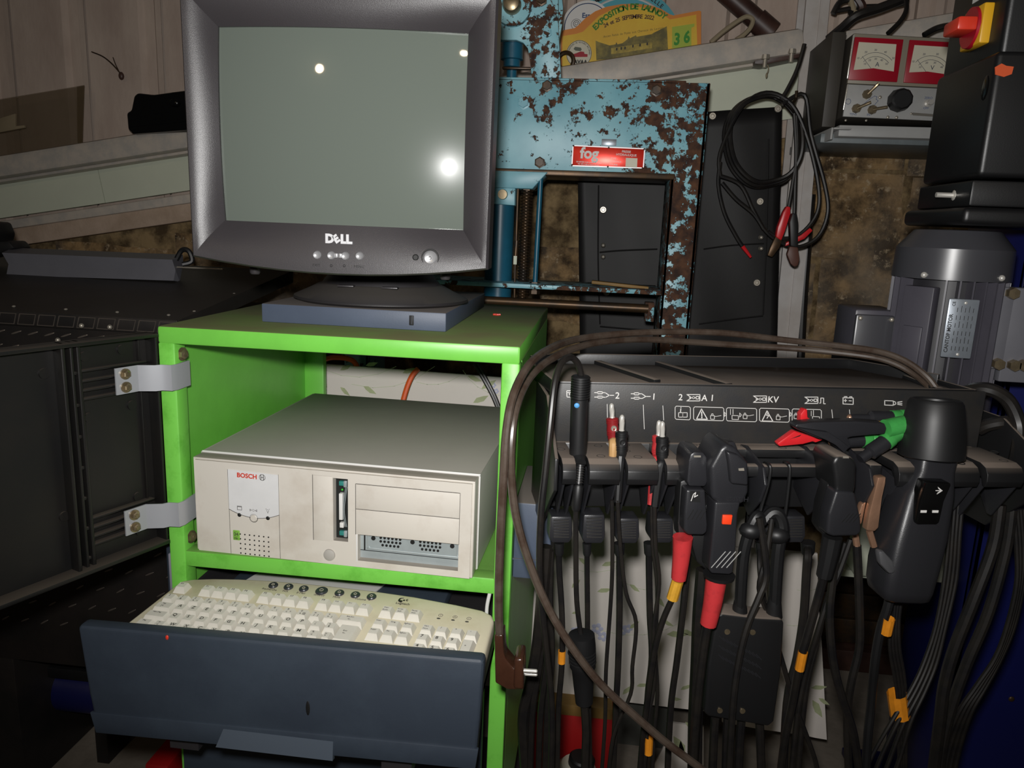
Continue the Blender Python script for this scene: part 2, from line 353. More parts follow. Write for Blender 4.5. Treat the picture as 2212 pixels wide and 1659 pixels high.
# rubble stone lower wall: mortar backing plus stones
b = B(); X0, X1 = -2.2, 2.3
b.add([(X0, WY+.02, 0), (X1, WY+.02, 0), (X1, WY+.02, zr(X1, 1.3)), (X0, WY+.02, zr(X0, 1.3)),
       (X0, WY+.2, 0), (X1, WY+.2, 0), (X1, WY+.2, zr(X1, 1.3)), (X0, WY+.2, zr(X0, 1.3))],
      [(0, 1, 2, 3), (4, 7, 6, 5), (0, 4, 5, 1), (1, 5, 6, 2), (2, 6, 7, 3), (3, 7, 4, 0)])
wall = obj('wall_back', b, M['mortar'], label='ochre rubble stone wall below the cladding', kind='structure')
rs = random.Random(3)
z = .62
while z < 1.95:
    h = rs.uniform(.17, .27); x = X0+rs.uniform(0, .15)
    while x < X1:
        w = rs.uniform(.26, .6); x1 = min(x+w, X1)
        zt = min(z+h, min(zr(x, 1.285), zr(x1, 1.285)))
        vis = (-1.5 < x < -.2) or (.25 < x < .95) or (1.0 < x < 2.2)
        if vis and zt-z > .05:
            nx, nz = 6, 5; vs = []; fs = []
            jit = [(rs.uniform(-.012, .012), rs.uniform(-.01, .01)) for _ in range(4)]
            for j in range(nz):
                for i in range(nx):
                    s, t = i/(nx-1), j/(nz-1); e = 1 if (i in (0, nx-1) or j in (0, nz-1)) else 0
                    jx = jit[(1 if s > .5 else 0)+(2 if t > .5 else 0)]
                    vs.append((x+.006+(x1-x-.012)*s+jx[0]*(1 if e else 0), WY+.02-(.009 if e else .014+rs.uniform(0, .012)), z+.005+(zt-z-.01)*t+jx[1]*(1 if e else 0)))
            for j in range(nz-1):
                for i in range(nx-1): fs.append((j*nx+i, j*nx+i+1, (j+1)*nx+i+1, (j+1)*nx+i))
            bb = B(); bb.add(vs, fs); obj('stone', bb, M['stone'], wall, ang=60)
        x = x1
    z += h
# fibre cement cladding above: profiled sheets, each a piece
b = B(); b.add([(X0, WY+.06, zr(X0, 1.3)), (X1, WY+.06, zr(X1, 1.3)), (X1, WY+.06, 2.5), (X0, WY+.06, 2.5), (X0, WY+.2, zr(X0, 1.3)), (X1, WY+.2, zr(X1, 1.3)), (X1, WY+.2, 2.5), (X0, WY+.2, 2.5)],
      [(0, 1, 2, 3), (4, 7, 6, 5), (0, 4, 5, 1), (1, 5, 6, 2), (2, 6, 7, 3), (3, 7, 4, 0)])
wu = obj('wall_upper', b, M['clad'], label='beige profiled fibre cement cladding above the rail', kind='structure')
sx0 = P(180, 0, WY).x; sw = P(347, 0, WY).x-sx0
k = -5
while sx0+k*sw < 2.2:
    xa = sx0+k*sw; xb = xa+sw-.003
    prof = [(xa, .012), (xa+.004, .002), (xb-.075, .002), (xb-.062, .018), (xb-.03, .018), (xb-.02, .004), (xb, .002)]
    bb = B(); lo = [(p[0], WY+p[1], zr(p[0], 1.295)) for p in prof]; hi = [(p[0], WY+p[1], 2.5) for p in prof]
    lo2 = [(p[0], WY+.05, zr(p[0], 1.295)) for p in prof]; hi2 = [(p[0], WY+.05, 2.5) for p in prof]
    bb.loft([lo, hi], closed=False); bb.loft([lo2, lo], closed=False); bb.loft([hi, hi2], closed=False)
    obj('cladding_sheet', bb, M['clad'], wu, ang=20); k += 1
def slant(b, u0, v0, u1, v1, dz, y0, y1, bev=0, ua=None, ub=None):
    """bar running along the wall; (u,v) its top edge at depth y0"""
    a, c = P(u0, v0, y0), P(u1, v1, y0)
    d = (c-a)/(c.x-a.x)
    if ua is not None: a = a+d*(P(ua, 300, y0).x-a.x)
    if ub is not None: c = c+d*(P(ub, 100, y0).x-c.x)
    n = Vector((0, 1, 0)); L = (c-a).length
    T = Matrix.Translation(a) @ Matrix.Rotation(-math.atan2(c.z-a.z, c.x-a.x), 4, 'Y')
    return b.bb((0, 0, -dz), (L, y1-y0, 0), bev, M=T)
# slanting galvanised rail with its boards
b = B(); slant(b, 0, 334, 1738, 57, .066, 1.19, 1.27, .014, ua=-150); slant(b, 0, 372, 1738, 100, .03, 1.225, 1.29, .003, ua=-150)
obj('trim_1', b, M['galv'], label='slanting galvanised steel rail along the wall', kind='structure')
b = B(); slant(b, 0, 372, 205, 340, .14, 1.27, 1.29, 0, ua=-150)
t2 = obj('trim_2', b, M['palegreen'], label='pale green boarding under the slanting rail', kind='structure')
b = B(); slant(b, 206.5, 340, 1738, 96, .14, 1.271, 1.29, 0); obj('board', b, M['palegreen'], t2)
b = B(); slant(b, 900, 228, 1738, 96, .19, 1.268, 1.272, 0); obj('board', b, M['palegreen'], t2)
b = B(); slant(b, 0, 478, 410, 418, .028, 1.262, 1.3, .004, ua=-150, ub=700); obj('trim_3', b, M['galv'], label='thin steel strip under the pale green boarding', kind='structure')
b = B(); slant(b, 0, 498, 410, 437, .055, 1.275, 1.31, .003, ua=-150, ub=700); obj('trim_4', b, M['concrete'], label='beige concrete lintel strip under the boarding', kind='structure')
# pale steel post
b = B(); 
pt, pb = P(1742, 0, 1.2), P(1673, 731, 1.2); pr_, pq = P(1793, 0, 1.2), P(1725, 731, 1.2)
dz = (pt-pb)/(pt.z-pb.z)
def postx(p, q, z): return p.x+(q.x-p.x)*(z-p.z)/(q.z-p.z)
zl, zh = .0, 2.4
xl0, xl1, xr0, xr1 = postx(pb, pt, zl), postx(pb, pt, zh), postx(pq, pr_, zl), postx(pq, pr_, zh)
def slab(b, xa0, xb0, xa1, xb1, y0, y1):
    b.add([(xa0, y0, zl), (xb0, y0, zl), (xb1, y0, zh), (xa1, y0, zh), (xa0, y1, zl), (xb0, y1, zl), (xb1, y1, zh), (xa1, y1, zh)],
          [(0, 1, 2, 3), (4, 7, 6, 5), (0, 4, 5, 1), (1, 5, 6, 2), (2, 6, 7, 3), (3, 7, 4, 0)])
slab(b, xl0, xr0, xl1, xr1, 1.2, 1.212); slab(b, xl0+.028, xl0+.042, xl1+.028, xl1+.042, 1.212, 1.288); slab(b, xl0, xr0, xl1, xr1, 1.288, 1.298)
slab(b, xl0+.036, xl0+.04, xl1+.036, xl1+.04, 1.196, 1.2)
obj('trim_5', b, M['steelw'], label='pale grey painted steel post between the leathercloth and the stone', kind='structure')
b = B(); slant(b, 1795, 70, 2090, 20, .07, 1.19, 1.28, .01, ub=2400); obj('trim_6', b, M['galv'], label='galvanised rail beyond the steel post', kind='structure')
# ================================================================ TROLLEY
CW, CD, CZ = .53, .558, 1.15
PW = .0257; ZS = CZ-.3729; ZT = ZS+PW
cart = thing('diagnostic_trolley', (CW/2, CD/2, 0), 'bright green metal diagnostic trolley carrying the old monitor and the beige computer', 'trolley')
b = B(); b.bb((0, 0, CZ-.026), (CW, CD, CZ), .004); obj('top_panel', b, M['green'], cart, 'green top panel dulled by dust')
b = B(); b.bb((0, 0, .06), (PW, .03, CZ-.024), .003); obj('post', b, M['green_worn'], cart)
b = B(); b.bb((CW-PW, 0, .06), (CW, .03, CZ-.024), .003); obj('post', b, M['green_worn'], cart)
b = B(); b.bb((PW-.002, .001, ZS), (CW-PW+.002, .03, ZT), .003); obj('shelf_bar', b, M['green_worn'], cart)
b = B(); b.bb((PW-.002, .028, ZT-.006), (CW-PW+.002, CD-.02, ZT-.001)); obj('shelf', b, M['green_worn'], cart)
b = B(); b.bb((.002, .028, .3), (.006, CD, CZ-.024)); obj('side_panel', b, M['green'], cart)
b = B(); b.bb((CW-.004, .028, .3), (CW, CD, CZ-.024)); obj('side_panel', b, M['green'], cart)
b = B(); b.bb((.004, CD-.02, .3), (.048, CD, CZ-.024), .002); obj('rear_post', b, M['green'], cart)
b = B(); b.bb((CW-.03, CD-.02, .3), (CW-.004, CD, CZ-.024), .002); obj('rear_post', b, M['green'], cart)
b = B(); b.bb((0, 0, .03), (CW, CD, .12), .01)
for x in (.05, CW-.05):
    for y in (.05, CD-.05): b.cyl((x-.015, y, .03), (x+.015, y, .03), .03)
obj('base', b, M['monrear'], cart)
# bolts holding the frame
def bolt(par, c, d, r=.0065, m=None):
    c, d = Vector(c), Vector(d).normalized(); bb = B()
    bb.lathe_between(c, c+d*.002, [(r*1.35, 0), (r*1.35, 1)], 16); bb.lathe_between(c+d*.002, c+d*.007, [(r, 0), (r, .8), (r*.7, 1)], 6)
    bb.lathe_between(c+d*.0068, c+d*.0078, [(r*.5, 0), (r*.45, 1)], 10)
    return obj('bolt', bb, m or M['brass'], par, ang=30)
for u, v in ((388, 768), (408, 1167)):
    q = PX(u, v, .03); bolt(cart, (PW, .018, q.z), (1, -.25, 0), .0075)
b = B(); q = PX(403, 1141, .0065); b.cyl((.0055, q.y, q.z), (.0068, q.y, q.z), .005, n=14); obj('hole', b, M['voidm'], cart)
# small red plastic crumb on the top
b = B(); c = PZ(1073, 681, CZ)
for a in range(5):
    g = a*1.26; b.box((c.x+.004*math.cos(g), c.y+.004*math.sin(g), CZ+.0015), (.007, .003, .003), .0006, M=None)
obj('plastic_crumb', b, M['redknob'], label='tiny red plastic crumb on the green trolley top', cat='crumb')
# moulded black door swung open on the left
DA = math.radians(68); DM = Matrix.Translation((-.004, -.012, 0)) @ Matrix.Rotation(math.pi+DA, 4, 'Z')
FD = Fr(None, M=DM)                      # local x runs away from the hinge, +y is towards the visible inner face... checked by sign below
dx = DM.to_3x3() @ Vector((1, 0, 0)); nrm = Vector((math.sin(DA), -math.cos(DA), 0))
sgn = 1 if (DM.to_3x3() @ Vector((0, 1, 0))).dot(nrm) > 0 else -1
DZ0, DZ1, DL = .815, 1.139, .47
b = B(FD); b.bb((-.012, -sgn*.022, DZ0), (DL, -sgn*.026, DZ1))
door = obj('door', b, M['doorblk'], cart, 'black moulded plastic door swung open')
def drib(x0, x1, z0, z1, d=.022, bev=.001, y0=-.022):
    bb = B(FD); bb.bb((x0, sgn*y0, z0), (x1, sgn*(y0+d), z1), bev); return bb
ribs = [(-.012, -.008, DZ0, DZ1, .022), (-.012, DL, DZ1-.005, DZ1, .026), (-.012, DL, DZ0, DZ0+.006, .026), (DL-.005, DL, DZ0, DZ1, .024),
        (.098, .103, DZ0, DZ1, .014), (.108, .112, DZ0, DZ1, .014), (.121, .126, DZ0, DZ1, .018)]
for z0 in (1.077, .867): ribs += [(0., .099, z0+.019, z0+.022, .012), (0., .099, z0+.005, z0+.008, .012), (0., .099, z0-.008, z0-.005, .012), (0., .099, z0-.02, z0-.017, .012)]
ribs += [(.006, .008, DZ0+.066, DZ1-.086, .006), (.006, .008, DZ1-.04, DZ1, .006)]
for a in ribs: obj('rib', drib(*a), M['doorblk'], door)
for i in range(7):
    z0 = .83+i*.044; obj('rib', drib(.103, .108, z0, z0+.004, .012), M['doorblk'], door)
for x, z in ((.03, 1.118), (.085, 1.115), (.02, 1.035), (.085, 1.03), (.02, .895), (.02, .84), (.13, .9), (.14, 1.1)):
    bb = B(FD); bb.cyl((x, -sgn*.023, z), (x, -sgn*.0195, z), .007, n=18); obj('boss', bb, M['doorblk'], door)
for (u0, v0), zc in (((262, 818), 1.077), ((283, 1127), .867)):
    # cranked sheet bracket: flat on the door, step, round the post into the frame
    a = FD.y(u0-16, v0, -sgn*.008).x; h = .019
    path = [FD.M @ Vector((x, sgn*y, 0)) for x, y in ((a, -.006), (a-.035, -.006), (a-.05, .012))]
    path += [Vector((.012, -.013, 0)), Vector((.026, -.012, 0)), Vector((.0285, -.004, 0)), Vector((.0285, .03, 0))]
    t = .0022; bb = B(); n = len(path); l0 = []; l1 = []
    for i, p in enumerate(path):
        d = (path[min(i+1, n-1)]-path[max(i-1, 0)]).normalized(); q = Vector((d.y, -d.x, 0))
        l0.append(p); l1.append(p+q*t)
    loops = [[Vector((p.x, p.y, zc-h)) for p in l0], [Vector((p.x, p.y, zc+h)) for p in l0], [Vector((p.x, p.y, zc+h)) for p in l1], [Vector((p.x, p.y, zc-h)) for p in l1]]
    bb.loft([[l[i] for l in loops] for i in range(n)], cap0=True, cap1=True)
    obj('hinge_bracket', bb, M['bracket'], door, 'grey cranked metal hinge bracket', ang=50)
    for s in (-1, 1):
        c = FD.M @ Vector((a-.014, -sgn*.0035, zc+s*.0095)); bolt(door, c, nrm, .0058)
# keyboard drawer
b = B(); fy = -.215
dpt = [P(u, v, fy) for u, v in ((165, 1352), (1046, 1428), (1036, 1560), (1026, 1662), (208, 1583), (190, 1500))]
b.prism([(q.x, q.z) for q in dpt], fy, fy+.022, 'y', .006, seg=3)
dr = obj('drawer_front', b, M['slate2'], cart, 'slate grey moulded drawer front, pulled out', ang=28)
b = B(); b.prism([(P(u, v, fy).x, P(u, v, fy).z) for u, v in ((196, 1537), (1034, 1617), (1027, 1660), (209, 1581))], fy-.0022, fy+.003, 'y', .0012); obj('lower_band', b, M['slate2'], dr)
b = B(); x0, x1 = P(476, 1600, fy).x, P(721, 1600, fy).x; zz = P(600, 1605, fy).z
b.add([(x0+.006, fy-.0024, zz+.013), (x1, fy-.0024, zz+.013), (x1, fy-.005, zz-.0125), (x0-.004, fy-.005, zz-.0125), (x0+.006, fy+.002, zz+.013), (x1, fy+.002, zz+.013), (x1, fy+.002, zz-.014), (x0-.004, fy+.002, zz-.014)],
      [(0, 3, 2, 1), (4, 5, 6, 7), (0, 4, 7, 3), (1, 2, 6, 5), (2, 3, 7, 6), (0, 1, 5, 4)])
obj('finger_grip', b, mat('lit_grip_grey', '#4d5661', .5), dr, 'slanted finger grip painted lighter as an upward-lit face')  # paler than the drawer: light on the upward slope is put into the colour
b = B(); q = P(665, 1530, fy); b.sph((q.x, fy, q.z), .006, (.45, .12, 1.7)); obj('scuff', b, M['ink'], dr)
b = B(); q = P(360, 1378, fy-.0005); b.sph((q.x, fy+.0005, q.z), .0025, (.9, .6, 1.3)); obj('paint_drop', b, M['redknob'], dr, 'red paint drop')
b = B(); b.bb((.02, fy+.02, .69), (.51, .3, .7)); b.bb((.02, fy+.02, .69), (.026, .3, .735)); b.bb((.504, fy+.02, .69), (.51, .3, .735)); obj('drawer_tray', b, M['monrear'], cart)
b = B(); b.bb((.01, -.012, .1), (.498, 0, P(1065, 1478, -.012).z), .004); obj('lower_door', b, M['slate2'], cart)
b = B(); b.bb((.1, fy+.03, .61), (.14, -.03, .69)); obj('drawer_runner', b, M['monrear'], cart)
b = B(); b.bb((.39, fy+.03, .61), (.43, -.03, .69)); obj('drawer_runner', b, M['monrear'], cart)
b = B(); p0, p1 = P(1112, 1085, .02), P(1186, 1255, .02); b.bb((CW, .02, p1.z), (p1.x, .2, p0.z), .003); b.bb((CW, .018, p1.z+.03), (p1.x, .02, p1.z+.032)); obj('side_module', b, M['slate'], cart)
b = B(); p0 = P(352, 1195, .04); b.bb((-.028, .04, .7), (-.018, .3, p0.z), .002); obj('edge_strip', b, M['lightgrey'], cart)
b = B(); b.bb((-.05, .07, .6), (-.03, .5, p0.z+.004), .003); obj('outer_strip', b, M['slate2'], cart)
# ================================================================ SLIM MODULE UNDER THE MONITOR
sm = thing('slim_module', (.257, .3, CZ), 'slim slate blue box lying on the green trolley under the monitor foot', 'box')
b = B(); b.bb((.113, .1, CZ), (.405, .49, CZ+.029), .002); obj('body', b, M['slate'], sm)
q = P(889, 692, .1); b = B(); b.bb((q.x-.0035, .0985, q.z-.0075), (q.x+.0035, .101, q.z+.0075), .0008); us = obj('port', b, M['voidm'], sm, 'black upright socket')
b = B(); b.bb((q.x-.0005, .0978, q.z-.0055), (q.x+.0015, .099, q.z+.0055)); obj('tongue', b, M['dkbtn'], us)
# ================================================================ MONITOR
FM = Fr((.284, -.015, 1.426), .05)
mon = thing('crt_monitor', FM.M @ Vector((0, .2, -.245)), 'dark charcoal tube monitor with a grey glass screen standing on the slim box', 'monitor')
def sy(x, z): return -.0145+(x*x+z*z)/2.1
SWX, SWZ = .163, .1225
b = B(FM); nx, nz = 28, 22; vs = []; fs = []
for j in range(nz+1):
    for i in range(nx+1):
        x = -SWX-.002+(2*SWX+.004)*i/nx; zz = -SWZ-.002+(2*SWZ+.004)*j/nz; vs.append((x, 1.05-.0145-math.sqrt(1.05**2-x*x-zz*zz), zz))
for j in range(nz):
    for i in range(nx): fs.append((j*(nx+1)+i, j*(nx+1)+i+1, (j+1)*(nx+1)+i+1, (j+1)*(nx+1)+i))
b.add(vs, fs); scr = obj('screen', b, M['crt'], mon, 'bulging grey-green glass screen', ang=80)
# bezel: loops around the picture, sides of ten points
def side(a, c, n=10): return [(a[0]+(c[0]-a[0])*i/n, a[1]+(c[1]-a[1])*i/n) for i in range(n)]
def ringpts(xw, zt, zb, sag=0., n=10, wb=None):
    wb = xw if wb is None else wb
    l = side((-wb, zb), (wb, zb), n)+side((wb, zb), (xw, zt), n)+side((xw, zt), (-xw, zt), n)+side((-xw, zt), (-wb, zb), n)
    return [(x, zz-(sag*(1-(x/wb)**2) if (k < n) else 0)) for k, (x, zz) in enumerate(l)]
R0 = [(x, sy(x, zz)+.012, zz) for x, zz in ringpts(SWX, SWZ, -SWZ)]
R1 = [(x, sy(x, zz)-.004, zz) for x, zz in ringpts(SWX, SWZ, -SWZ)]
def mix(t, y): return [(a[0]+(c[0]-a[0])*t, y, a[2]+(c[1]-a[2])*t) for a, c in zip(R1, OUT)]
OUT = ringpts(.202, .166, -.172, .016, wb=.2)
def bzl(t): return [(a[0]+(c[0]*.985-a[0])*t, a[1]+(-.0235-a[1])*(1-(1-t)**1.8), a[2]+(c[1]*.988-a[2])*t) for a, c in zip(R1, OUT)]
R3 = [(c[0]*.985, -.0235, c[1]*.988) for c in OUT]
R4 = [(c[0], -.019, c[1]) for c in OUT]
R5 = [(c[0]*1.0, .03, c[1]) for c in OUT]
b = B(FM); b.loft([R0, R1]+[bzl(t) for t in (.15, .3, .45, .6, .75, .88)]+[R3, R4, R5]); obj('bezel', b, M['monblack'], mon, ang=13)
def shp(w, zt, zb, y): return [(x, y, zz) for x, zz in ringpts(w, zt, zb, .0)]
b = B(FM); b.loft([R5, shp(.197, .163, -.165, .045), shp(.188, .155, -.155, .12), shp(.15, .135, -.12, .24), shp(.12, .11, -.1, .38)], cap1=True); obj('rear_housing', b, M['monrear'], mon)
# small controls
fyb = lambda x, zz: -.019
def mbtn(x, zz, r, name='button', lab=None):
    y0 = -.0215; bb = B(FM); bb.lathe_between((x, y0+.004, zz), (x, y0-.0022, zz), [(r*1.02, 0), (r, .6), (r*.8, .95), (r*.55, .8), (r*.2, .72)], 22); return obj(name, bb, M['silver'], mon, lab)
def ml(u, v): return FM.y(u, v, -.022)
for u, v in ((684.5, 551), (715, 552), (745, 553), (776, 553)): q = ml(u, v); mbtn(q.x, q.z, .0058)
q0, q1 = ml(722, 552), ml(738, 552.5)
b = B(FM); b.bb((q0.x, -.0228, q0.z-.003), (q0.x+.0045, -.012, q0.z+.003), .0008); obj('button_tab', b, M['silver'], mon)
b = B(FM); b.bb((q1.x-.0045, -.0228, q1.z-.003), (q1.x, -.012, q1.z+.003), .0008); obj('button_tab', b, M['silver'], mon)
q = ml(929, 557); b = B(FM); b.torus((q.x, -.0215, q.z), .0112, .0008); obj('button_ring', b, M['voidm'], mon)
pbn = mbtn(q.x, q.z, .0092, 'power_button', 'large round silver power button')
b = B(FM); b.torus((q.x, -.0242, q.z), .0018, .0003, n=14, k=4); b.bb((q.x-.0002, -.0245, q.z+.0002), (q.x+.0002, -.0238, q.z+.0028)); obj('symbol', b, M['legend'], pbn)
q = ml(897.5, 556); b = B(FM); b.lathe_between((q.x, -.014, q.z), (q.x, -.0225, q.z), [(.0042, 0), (.0042, .9), (.003, 1)], 14); obj('status_lamp', b, M['voidm'], mon)
q = ml(730, 517); b = B(FM); yy = -.0195
T0 = lambda x, zz, a=0, sx=1: Matrix.Translation((x, yy, zz)) @ R90 @ Matrix.Rotation(a, 4, 'Z')
put_text(b, 'D', .0155, 0, 0, 0, .001, M=T0(q.x-.0118, q.z), extrude=.001); put_text(b, 'E', .0135, 0, 0, 0, .0009, M=T0(q.x-.0028, q.z, .62), extrude=.001)
put_text(b, 'L', .0155, 0, 0, 0, .001, M=T0(q.x+.0068, q.z), extrude=.001); put_text(b, 'L', .0155, 0, 0, 0, .001, M=T0(q.x+.0142, q.z), extrude=.001)
obj('maker_lettering', b, M['logo'], mon, 'silver raised lettering', ang=30)
b = B(FM)
for u, v, s in ((684, 573, 'EXIT'), (776, 576, 'MENU')): q = ml(u, v); put_text(b, s, .005, q.x, -.0232, q.z)
for u, v in ((716, 574), (744, 574)): q = ml(u, v); b.torus((q.x, -.0232, q.z), .0015, .0003, n=12, k=4)
obj('button_caption', b, M['voidm'], mon)
# swivel foot
fc = PZ(803, 632, CZ+.04); fcx, fcy = .259, .262
b = B(FM)
loc = FM.I @ Vector((.266, .235, CZ+.029)); ell = lambda rx, ry, zz: [(loc.x+rx*math.cos(2*math.pi*k/48), loc.y+ry*math.sin(2*math.pi*k/48), zz) for k in range(48)]
z0 = loc.z
b.loft([ell(.138, .125, z0), ell(.147, .133, z0+.004), ell(.146, .132, z0+.008), ell(.12, .108, z0+.02), ell(.105, .095, z0+.028), ell(.1, .09, z0+.03)], cap0=True, cap1=True); obj('swivel_foot', b, M['monbase'], mon, ang=50)
b = B(FM); b.loft([ell(.1, .09, z0+.028), ell(.098, .088, z0+.032), ell(.075, .07, z0+.06), ell(.07, .065, z0+.09)], cap0=True, cap1=True)
obj('swivel_neck', b, M['monrear'], mon, ang=50)
for xx in (-.035, .035):
    b = B(FM); b.bb((loc.x+xx-.013, loc.y-.1, z0+.0285), (loc.x+xx+.013, loc.y-.088, z0+.0315), .001); obj('foot_clip', b, M['monblack'], mon)
for u, v in ((551, 586), (962, 598)):
    q = FM.y(u, v, .06); b = B(FM); b.lathe_between((q.x, .06, q.z-.004), (q.x, .06, q.z+.02), [(.006, 0), (.0075, .1), (.0075, .6), (.009, 1)], 14); obj('rubber_foot', b, M['monblack'], mon)
# ================================================================ COMPUTER
FC = Fr((.040, .008, ZT), math.atan2(-.015, .434))
pc = thing('desktop_computer', FC.M @ Vector((.217, .2, 0)), 'beige desktop computer lying flat on the green trolley shelf', 'computer')
cl = lambda u, v: FC.y(u, v, 0)
PWD, PH = .434, .150
def frame_with_hole(b, x0, x1, z0, z1, holes, y0, y1):
    """slab with rectangular openings, cut as a grid"""
    xs = sorted({x0, x1}|{h[0] for h in holes}|{h[1] for h in holes}); zs = sorted({z0, z1}|{h[2] for h in holes}|{h[3] for h in holes})
    for i in range(len(xs)-1):
        for j in range(len(zs)-1):
            cx, cz = (xs[i]+xs[i+1])/2, (zs[j]+zs[j+1])/2
            if not any(h[0] < cx < h[1] and h[2] < cz < h[3] for h in holes): b.bb((xs[i], y0, zs[j]), (xs[i+1], y1, zs[j+1]))
    bmesh.ops.remove_doubles(b.b, verts=b.b.verts, dist=1e-5)
    seen = {}; dead = []
    for f in b.b.faces:
        k = tuple(sorted(v.index for v in f.verts)) if False else tuple(sorted((round(v.co.x, 5), round(v.co.y, 5), round(v.co.z, 5)) for v in f.verts))
        if k in seen: dead += [f, seen[k]]
        else: seen[k] = f
    bmesh.ops.delete(b.b, geom=list(set(dead)), context='FACES')
    return b
v0, v1 = cl(719, 1031), cl(752, 1172)      # open slot
slot = (v0.x, v1.x, v1.z+.001, v0.z-.001)
c0, c1 = cl(769, 1158), cl(988, 1238)      # open bay
bay = (cl(773, 1180).x, cl(990, 1200).x, .0105, cl(880, 1165).z)
b = B(FC); frame_with_hole(b, .004, PWD-.004, .0, PH-.004, [slot, bay], 0, .03)
bz = obj('front_bezel', b, M['beige'], pc)
b = B(FC); b.bb((.0, .002, 0), (.0045, .03, PH-.002), .0015); b.bb((PWD-.0045, .002, 0), (PWD, .03, PH-.002), .0015); b.bb((.0, .002, PH-.0045), (PWD, .03, PH-.0005), .0015); obj('bezel_edge', b, M['beige'], pc)
b = B(FC); b.bb((.006, .024, .003), (PWD-.004, .46, PH+.0005), .002); obj('chassis', b, M['pcb'], pc) if False else b.b.free()
# steel cover with bright front lip
b = B(FC); b.bb((.002, .027, PH-.001), (PWD+.002, .452, PH+.002), .001); b.bb((PWD-.001, .027, .002), (PWD+.002, .452, PH+.001), .001); b.bb((-.002, .027, .002), (.001, .452, PH+.001), .001); b.bb((0, .448, .002), (PWD, .452, PH), 0)
cov = obj('steel_cover', b, M['case'], pc)
b = B(FC); b.bb((.001, .0255, PH-.0005), (PWD+.003, .0275, PH+.003), .0007); b.bb((PWD+.001, .0255, .004), (PWD+.003, .0275, PH+.002), .0007); obj('cover_lip', b, M['caserim'], cov)
# left badge panel
p0, p1 = cl(492, 1008), cl(601, 1020)
arc = [(p0.x+(p1.x-p0.x)*i/12, cl(495, 1099).z+(cl(600, 1112).z-cl(495, 1099).z)*i/12-.0095*(1-((i-6)/6)**2)) for i in range(13)]
b = B(FC); b.prism([(p0.x, PH-.0145), (p1.x, PH-.0165)]+[(x, zz) for x, zz in arc[::-1]], -.0008, .001, 'y'); bd = obj('badge_panel', b, M['badge'], pc, 'white badge panel with red lettering')
q = cl(534, 1028); b = B(FC); put_text(b, 'BOSCH', .0098, q.x, -.0012, q.z, .00028, rot=-.02); obj('maker_lettering', b, M['bosch'], bd)
q = cl(567, 1031); b = B(FC); b.torus((q.x, -.001, q.z), .0046, .0004, n=24, k=4); b.line([(q.x-.002, q.z-.0038), (q.x-.002, q.z+.0038)], .0008, -.0014); b.line([(q.x+.002, q.z-.0038), (q.x+.002, q.z+.0038)], .0008, -.0014); b.line([(q.x-.002, q.z), (q.x+.002, q.z)], .0008, -.0014)
obj('emblem', b, M['legend'], bd)
b = B(FC)
for a, c in zip(arc[:-1], arc[1:]): b.line([a, c], .0006, -.0012)
b.line([(p0.x, .0005), (p0.x-.0006, PH-.015)], .0005, -.0003); b.line([(p1.x, .0005), (p1.x, PH-.016)], .0005, -.0003)
obj('seam_line', b, M['legend'], pc)
for u, v, r in ((517.5, 1112, .0032), (579, 1119, .0032)):
    q = cl(u, v); b = B(FC); b.sph((q.x, -.0005, q.z), r, (1, .5, 1)); obj('indicator', b, M['voidm'], pc)
q = cl(548.5, 1119); b = B(FC); b.lathe_between((q.x, .002, q.z), (q.x, -.0022, q.z), [(.0058, 0), (.0056, .7), (.0045, 1)], 20); obj('reset_button', b, M['beige'], pc)
b = B(FC); b.torus((q.x, -.0006, q.z), .0064, .0004, n=22, k=4); obj('button_groove', b, M['legend'], pc)
b = B(FC); q = cl(518, 1097); b.line([(q.x-.0035, q.z-.003), (q.x+.0035, q.z-.003), (q.x+.0035, q.z+.002), (q.x-.0035, q.z+.002)], .0005, -.0012, True); b.line([(q.x-.0035, q.z+.003), (q.x+.0035, q.z+.003)], .0006, -.0012)
q = cl(548, 1102); b.torus((q.x, -.001, q.z), .0016, .0002, n=12, k=4); b.line([(q.x-.0055, q.z+.0015), (q.x-.003, q.z), (q.x-.0055, q.z-.0015)], .0004, -.0012, True); b.line([(q.x+.0055, q.z+.0015), (q.x+.003, q.z), (q.x+.0055, q.z-.0015)], .0004, -.0012, True)
q = cl(579, 1103); b.torus((q.x, -.001, q.z), .0017, .0002, n=12, k=4); b.line([(q.x, q.z-.0018), (q.x, q.z-.0035)], .0006, -.0012); b.line([(q.x-.003, q.z+.003), (q.x-.0022, q.z+.0022)], .0004, -.0012); b.line([(q.x+.003, q.z+.003), (q.x+.0022, q.z+.0022)], .0004, -.0012)
obj('symbols', b, M['legend'], bd)
a, c, d = cl(519, 1153.5), cl(580, 1160.5), cl(520.5, 1194.5)
b = B(FC)
for j in range(5):
    for i in range(7):
        x = a.x+(c.x-a.x)*i/6; zz = a.z+(c.z-a.z)*i/6+(d.z-a.z)*j/4; b.cyl((x, -.0004, zz), (x, .001, zz), .0012, n=8)
obj('speaker_holes', b, M['voidm'], pc, kind='stuff')
q = cl(511, 1156); b = B(FC); b.bb((q.x-.0055, -.0009, q.z-.008), (q.x+.0055, .001, q.z+.008), .0015); st = obj('sticker', b, mat('green_sticker', '#7fb548', .5), pc, 'small green round-cornered sticker')
b = B(FC); put_text(b, '24', .006, q.x, -.0012, q.z+.002, .0001); put_text(b, 'TB3', .004, q.x, -.0012, q.z-.005); b.torus((q.x, -.0011, q.z+.0022), .004, .0002, n=16, k=4); obj('sticker_print', b, M['legend'], st)
